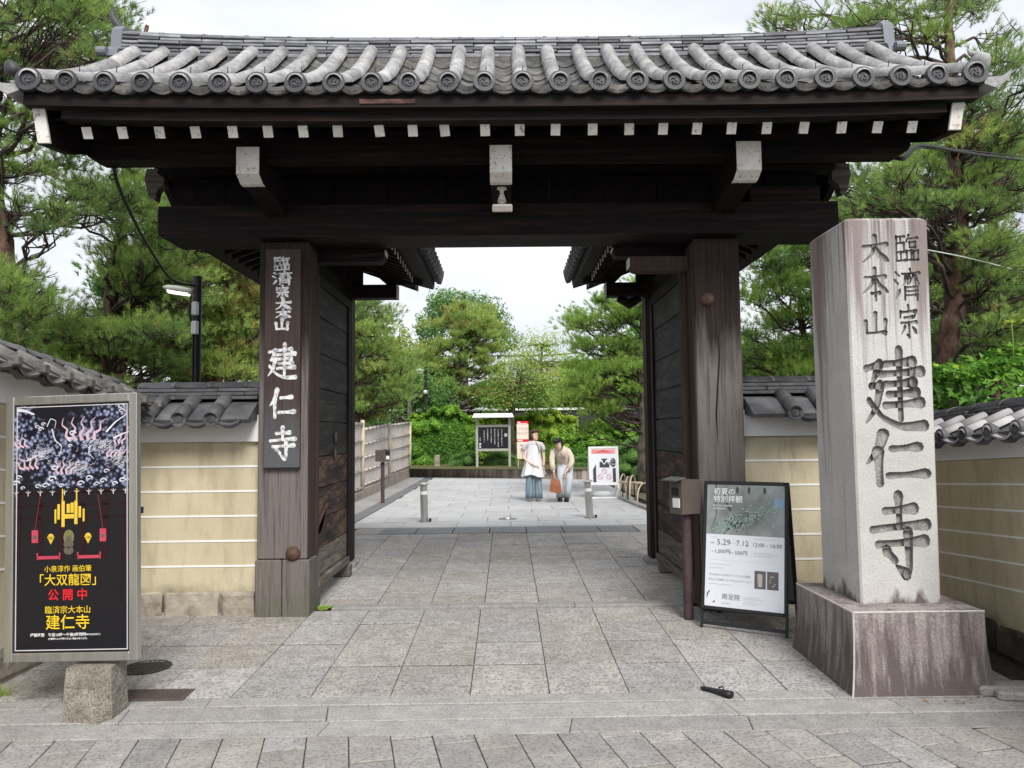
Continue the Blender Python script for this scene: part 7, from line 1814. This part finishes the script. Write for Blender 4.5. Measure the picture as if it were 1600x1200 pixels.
# right-hand pine with the long trunk
HR = [(1590, 345, 40, 16), (1150, 60, 60, 60), (1300, 6, 30, 14), (1420, 30, 22, 16), (1560, 25, 40, 22), (1245, 470, 14, 10), (1235, 520, 16, 14), (1590, 475, 20, 10), (1420, 60, 20, 14), (1225, 400, 12, 10)]
rt_tr = [base_at(1478, 10.2), V3(1480, 580, 10.2), V3(1487, 500, 10.2), V3(1492, 430, 10.2), V3(1500, 350, 10.2), V3(1494, 250, 10.2), V3(1490, 150, 10.2), V3(1482, 60, 10.2), V3(1490, -20, 10.2), V3(1500, -120, 10.2)]
pine('tall pine with a bare reddish trunk rising behind the stone pillar', rt_tr, .165, region_pads([(1290, 28, 110, 30), (1390, 50, 60, 35), (1560, 120, 70, 60), (1400, 300, 95, 45), (1560, 290, 70, 50), (1560, 200, 60, 40), (1540, 470, 80, 70), (1340, 320, 50, 40), (1570, 400, 50, 50), (1480, 20, 60, 25)], 10.2, 1.4, .46, 100, 5, HR+[(1490, 150, 26, 120), (1492, 470, 30, 110)]), 45, .105, 32, .0048, 40, tbase=.42, tvar=.2)
pine('second pine further behind the right wall, showing past the right gate post', [base_at(1262, 15), V3(1262, 640, 15), V3(1260, 560, 15), V3(1250, 470, 15), V3(1235, 380, 15)], .11,
     region_pads([(1215, 440, 75, 60), (1200, 540, 70, 55), (1270, 520, 50, 70), (1330, 420, 60, 90), (1250, 400, 60, 30)], 15, 1.4, .6, 88, 6, HR), 46, .13, 18, .0085, 38, m='needle_b', tbase=.40, tvar=.22)
pine('darker pine filling the background at the far right', [base_at(1560, 16), V3(1560, 500, 16), V3(1550, 300, 16), V3(1545, 150, 16)], .2,
     region_pads([(1540, 460, 110, 90), (1420, 400, 80, 80), (1560, 250, 90, 80), (1400, 540, 80, 40), (1440, 260, 60, 60)], 16, 1.5, .7, 130, 7, HR), 47, .14, 17, .0095, 38, tbase=.42, tvar=.2)
pine('dark leafy tree low behind the right wall', [base_at(1300, 20), V3(1300, 600, 20), V3(1300, 520, 20)], .2, region_pads([(1300, 580, 160, 50), (1560, 520, 90, 60), (1200, 590, 80, 40)], 20, 1.5, .8, 45, 8, HR), 48, .16, 14, .03, 55, m='leaf_d', tbase=.5, pad_flat=.8, name='broadleaf_tree', group='broadleaf trees')
# ---- through the gate
pine('thick-trunked pine leaning over the bamboo hoops at the right side of the courtyard', [base_at(1006, 19, .1), V3(1006, 700, 19), V3(1004, 620, 19), V3(998, 560, 19), V3(1004, 500, 19), V3(1012, 420, 19)], .17,
     region_pads([(935, 495, 48, 22), (985, 480, 50, 30), (925, 560, 42, 35), (975, 545, 50, 38), (915, 605, 38, 25), (965, 620, 55, 30), (900, 570, 22, 20), (1010, 450, 40, 20), (940, 660, 40, 14)], 19, 1.3, .55, 62, 9), 49, .13, 20, .010, 40, m='needle_b', bark='bark_g', tbase=.45, tvar=.2)
pine('pine with light new shoots above the bamboo fence, left in the opening', [base_at(560, 21, .1), V3(562, 620, 21), V3(560, 540, 21), V3(565, 480, 21)], .2,
     region_pads([(580, 490, 42, 28), (560, 520, 30, 30), (585, 570, 50, 45), (570, 620, 45, 30), (600, 630, 45, 22), (620, 600, 30, 25)], 21, 1.4, .6, 62, 10), 50, .14, 18, .011, 38, tbase=.55, tvar=.22)
cl_p = [(730, 495, 36, 22), (700, 505, 28, 18), (755, 520, 26, 22), (715, 545, 50, 24), (690, 580, 42, 26), (735, 590, 48, 24), (760, 560, 26, 22), (770, 610, 24, 14), (690, 615, 36, 16), (660, 560, 20, 22), (745, 625, 40, 10)]
pine('rounded cloud-pruned pine in the middle of the garden behind the notice board', [base_at(711, 34, .6), V3(710, 640, 34), V3(711, 590, 34), V3(722, 545, 34), V3(722, 510, 34)], .30,
     region_pads(cl_p, 34, 1.6, .62, 105, 11, [(712, 612, 7, 30), (722, 545, 12, 8), (700, 530, 10, 5), (745, 545, 12, 4), (690, 562, 10, 4), (735, 572, 12, 4)]), 51, .17, 16, .016, 34, bark='bark_g', tbase=.74, tvar=.20)
def broad(label, trunk, r0, pads, seed, m, l, per, name='broadleaf_tree', tb=.5, tv=.22, cat='tree', asp=.5, shell=False, group='broadleaf trees', up=.35):
    rng = np.random.default_rng(seed); b = trunk[0]; t = thing(name, label, cat, tuple(b), 0, group)
    mb = MB(); pts = [Vector(p) for p in trunk]; mb.tube(pts, [r0*(1-.7*i/(len(pts)-1)) for i in range(len(pts))], 8); mb.build('trunk', mt['bark_g'], t, True)
    P_, Nn_, T_ = [], [], []; bm2 = MB(); arr = np.array([tuple(p) for p in pts])
    for c, r in pads:
        c = np.array(c); j = int(np.argmin(np.linalg.norm(arr-c, axis=1))); w = wig(arr[j], c, 4, .05, rng); bm2.tube([Vector(p) for p in w], [r0*.35, r0*.25, r0*.18, r0*.1, r0*.05], 5)
        k = int(per*(r**2)); d = rng.normal(size=(k, 3)); d /= np.linalg.norm(d, axis=1, keepdims=True)
        rr = r*(rng.uniform(.55, 1.0, size=(k, 1))**.5)*(1+.22*np.sin(5*d[:, :1]+seed)+.18*np.sin(7*d[:, 2:]+c[0]))
        p = c+d*rr*np.array([1, 1, .8])+rng.normal(size=(k, 3))*r*.05; P_.append(p); n_ = d.copy(); n_[:, 2] += up; Nn_.append(n_)
        T_.append(tb+tv*.55*rng.normal(size=k)+tv*.4*rng.normal()+.14*d[:, 2])
    bm2.build('branches', mt['bark_g'], t, True)
    V, F, tt = leaves(*map(np.concatenate, (P_, Nn_, T_)), l, rng, asp); obj('crown', tri_mesh('crown', V, F, tt, mt[m]), t)
    global NTRI; NTRI += len(F)*2; return t
broad('tall dark green broadleaf tree behind the rounded pine', [base_at(725, 44, .6), V3(725, 560, 44), V3(722, 500, 44)], .35, region_pads([(688, 480, 14, 14), (705, 474, 20, 10), (765, 500, 16, 20), (780, 530, 12, 20), (748, 478, 20, 10), (675, 515, 10, 12)], 44, 1.5, .8, 34, 12), 60, 'leaf_d', .20, 420, tb=.55)
broad('maple with yellow and orange tinged leaves right of the rounded pine', [base_at(800, 31, .5), V3(800, 650, 31), V3(806, 610, 31), V3(815, 590, 31)], .14, region_pads([(800, 605, 26, 14), (840, 595, 40, 12), (775, 598, 16, 10), (825, 620, 45, 12), (815, 575, 30, 12), (780, 625, 22, 10), (860, 610, 24, 12)], 31, 1.3, .55, 54, 13), 61, 'leaf_m', .12, 620, name='maple_tree', tb=.45, tv=.35, up=1.0)
broad('light feathery tree against the sky between the rounded pine and the right pine', [base_at(850, 42, .5), V3(850, 620, 42), V3(845, 570, 42), V3(848, 540, 42)], .16, region_pads([(825, 545, 26, 16), (855, 540, 22, 14), (845, 565, 46, 16), (880, 575, 26, 18), (815, 575, 20, 14), (860, 600, 50, 14)], 42, 1.5, .8, 52, 14), 62, 'leaf_y', .14, 170, tb=.55)
broad('dark shrubby tree filling the gap behind the fence end', [base_at(640, 30, .4), V3(640, 660, 30), V3(640, 620, 30)], .2, region_pads([(650, 620, 50, 20), (640, 650, 45, 14), (620, 590, 30, 20)], 31, 1.0, .8, 30, 15), 63, 'leaf_d', .14, 420, tb=.6)
broad('mass of green trees far behind the garden at the left', [base_at(640, 50, .5), V3(640, 600, 50), V3(640, 570, 50)], .3, region_pads([(640, 580, 60, 35), (600, 560, 60, 40), (665, 600, 40, 24)], 50, 2, 1.5, 40, 16), 64, 'leaf_m', .3, 150, tb=.45)
broad('mass of green trees far behind the garden at the right', [base_at(930, 50, .5), V3(930, 600, 50), V3(930, 580, 50)], .3, region_pads([(880, 610, 60, 20), (960, 590, 70, 40), (1000, 560, 30, 60), (800, 628, 60, 10)], 50, 2, 1.4, 44, 17), 65, 'leaf', .3, 150, tb=.45)
def hedge(label, x0, x1, Y, depth, zt, z0, seed, m, l, n, tb=.45, name='hedge', bumps=.25, tops=.35, cat='hedge'):
    """a clipped but uneven mass of leaves with individual shoots"""
    rng = np.random.default_rng(seed); t = thing(name, label, cat, ((x0+x1)/2, Y+depth/2, z0))
    x = rng.uniform(x0, x1, n); f = rng.uniform(0, 1, n); ph = seed
    def top(x): 
        base = np.interp(x, zt[0], zt[1]); return base+bumps*.5*np.sin(x*3.1+ph)+bumps*.35*np.sin(x*7.3+ph*2)+bumps*.2*np.sin(x*15)
    H = top(x)-z0
    cc = np.stack([rng.uniform(x0, x1, int((x1-x0)*9)), rng.uniform(-.1, 2.6, int((x1-x0)*9))], 1); cr_ = rng.uniform(.14, .42, len(cc)); ca = rng.uniform(.3, 1.0, len(cc))
    def clump(x, zz_):
        out = np.zeros(len(x))
        for (a, b_), r_, am in zip(cc, cr_, ca):
            d2 = ((x-a)**2+((zz_-b_)*1.25)**2)/r_**2; out = np.maximum(out, am*.5*np.sqrt(np.clip(1-d2, 0, 1)))
        return out-.16
    # front face bulges by clumps
    bulge = clump(x, f*float(np.mean(H)))
    kind = rng.uniform(size=n) < .68
    zf = z0+H*f; yf = Y+.15+.35*f**3*1.0-bulge+rng.exponential(.12, n)
    yt = Y+.3+rng.uniform(0, 1, n)*depth; ztp = z0+H+rng.normal(size=n)*.05-.1*((yt-Y)/depth)**2-.0
    y = np.where(kind, yf, yt); z = np.where(kind, zf, ztp)
    pos = np.stack([x, y, z], 1); nrm = np.where(kind[:, None], np.array([0, -1, .55]), np.array([0, -.2, 1.0]))
    tint = tb+.16*rng.normal(size=n)+np.where(kind, (f-.5)*tops*.7, tops*.45)+.75*np.clip(bulge, -.3, .35)  # bulge term paints shade into the tint: darker leaves in gaps between clumps
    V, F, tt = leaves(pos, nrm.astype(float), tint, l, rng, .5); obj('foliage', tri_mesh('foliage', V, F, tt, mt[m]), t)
    mb = MB(); q = random.Random(seed)
    for k in range(int((x1-x0)*3)):
        xx_ = q.uniform(x0+.1, x1-.1); yy = Y+q.uniform(.4, depth-.2); h = float(top(np.array([xx_]))[0])
        mb.tube([(xx_, yy, z0-.05), (xx_+q.uniform(-.1, .1), yy, (z0+h)/2), (xx_+q.uniform(-.3, .3), yy-.1, h-.15)], [.03, .02, .008], 5)
    mb.build('stems', mt['bark_g'], t)
    global NTRI; NTRI += len(F)*2; return t
g0 = .38
def zrow(Yh, pts): return ([P(px, 680, Yh).x for px, _ in pts], [P(px, py, Yh).z for px, py in pts])
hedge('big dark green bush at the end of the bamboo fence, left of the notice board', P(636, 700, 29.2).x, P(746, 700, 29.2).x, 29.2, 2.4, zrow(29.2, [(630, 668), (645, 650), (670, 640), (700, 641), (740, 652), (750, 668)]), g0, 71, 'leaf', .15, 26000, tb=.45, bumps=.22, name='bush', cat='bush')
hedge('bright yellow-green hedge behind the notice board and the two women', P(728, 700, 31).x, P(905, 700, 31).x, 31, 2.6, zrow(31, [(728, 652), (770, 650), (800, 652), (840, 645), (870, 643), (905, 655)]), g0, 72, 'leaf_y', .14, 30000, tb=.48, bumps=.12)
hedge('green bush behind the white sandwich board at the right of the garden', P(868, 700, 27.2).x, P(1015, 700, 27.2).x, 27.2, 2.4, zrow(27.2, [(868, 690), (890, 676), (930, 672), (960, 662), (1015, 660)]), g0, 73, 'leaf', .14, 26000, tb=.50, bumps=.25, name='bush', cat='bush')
hedge('low clipped azalea in front of the notice board posts', P(755, 720, 27.9).x, P(806, 720, 27.9).x, 27.9, 1.0, zrow(27.9, [(752, 722), (765, 709), (790, 707), (808, 716)]), .38, 74, 'leaf_d', .07, 9000, tb=.75, bumps=.05, name='azalea', cat='shrub')
hedge('low dark azalea at the foot of the big dark bush', P(700, 720, 27.9).x, P(748, 720, 27.9).x, 27.9, 1.0, zrow(27.9, [(698, 722), (712, 712), (735, 708), (750, 716)]), .38, 75, 'leaf_d', .07, 8000, tb=.6, bumps=.05, name='azalea', cat='shrub')
hedge('low clipped azalea between the bending woman and the white sandwich board', P(893, 725, 26.2).x, P(930, 725, 26.2).x, 26.2, .9, zrow(26.2, [(890, 730), (900, 718), (918, 716), (932, 724)]), .38, 76, 'leaf_d', .07, 7000, tb=.7, bumps=.05, name='azalea', cat='shrub')
hedge('low green shrub behind the bamboo hoops', P(962, 700, 23).x, P(1020, 700, 23).x, 23, 1.4, zrow(23, [(962, 705), (985, 694), (1020, 690)]), .12, 77, 'leaf_d', .09, 14000, tb=.7, bumps=.12, name='shrub', cat='shrub')
# big-leaved shrub above the right wall
hedge('lush large-leaved shrub rising above the right side wall next to the pillar', 4.35, 7.6, 7.6, 1.7, ([4.3, 4.9, 5.6, 6.4, 7.6], [P(1462, 590, 7.8).z, P(1500, 572, 7.8).z, P(1545, 556, 7.8).z, P(1600, 545, 7.8).z, 2.7]), .15, 78, 'leaf', .115, 13000, tb=.16, bumps=.10, name='shrub', cat='shrub', tops=.5)
c = P(1583, 560, 7.9); mb = MB(); mb.tube([c, c+Vector((.01, 0, .2)), c+Vector((0, 0, .42))], [.006, .005, .003], 5)
o = thing('shoot', 'single tall pale shoot standing up from the shrub at the far right', 'plant', tuple(c)); mb.build('stem', flat('pale_stem', (.25,.34,.08)), o, True)
rng = np.random.default_rng(3); n = 14; d = rng.normal(size=(n, 3)); d[:, 2] = -.2; pos = np.array(c)+np.array([0, 0, .40])+d*.035
V, F, tt = leaves(pos, d, np.full(n, .9), .09, rng, .25); obj('leaf_tuft', tri_mesh('leaf_tuft', V, F, tt, mt['leaf_y']), o)
# undergrowth hiding the foot of the trees left and right behind the walls
hedge('dark undergrowth behind the left front wall', -9.5, -3.8, 9.2, 1.5, ([-9.5, -4], [1.9, 1.7]), .05, 79, 'leaf_d', .09, 12000, tb=.5, name='shrub', cat='shrub')
hedge('dark undergrowth behind the right front wall', 3.9, 9.5, 9.4, 1.5, ([3.9, 9.5], [1.7, 1.9]), .05, 80, 'leaf_d', .09, 12000, tb=.5, name='shrub', cat='shrub')
# far-off wood closing the horizon
rng = np.random.default_rng(90); n = 26000; x = rng.uniform(-75, 75, n); hz_ = 6.5+1.6*np.sin(x*.21)+1.1*np.sin(x*.53+1); hz_ = np.where(np.abs(x-2.5) < 7, 3.2+.5*np.sin(x), hz_)
z = .2+(hz_)*rng.uniform(0, 1, n)**.8; y = 64+3*rng.normal(size=n)*.5+1.5*np.sin(x*.8)
V, F, tt = leaves(np.stack([x, y, z], 1), np.tile(np.array([0, -1, .4]), (n, 1)), .45+.2*rng.normal(size=n), .75, rng, .7)
obj('distant_wood', tri_mesh('distant_wood', V, F, tt, mt['leaf_d']), None, None, 'distant mass of trees closing the view behind the garden', 'trees', kind='stuff')
print('vegetation tris', NTRI)
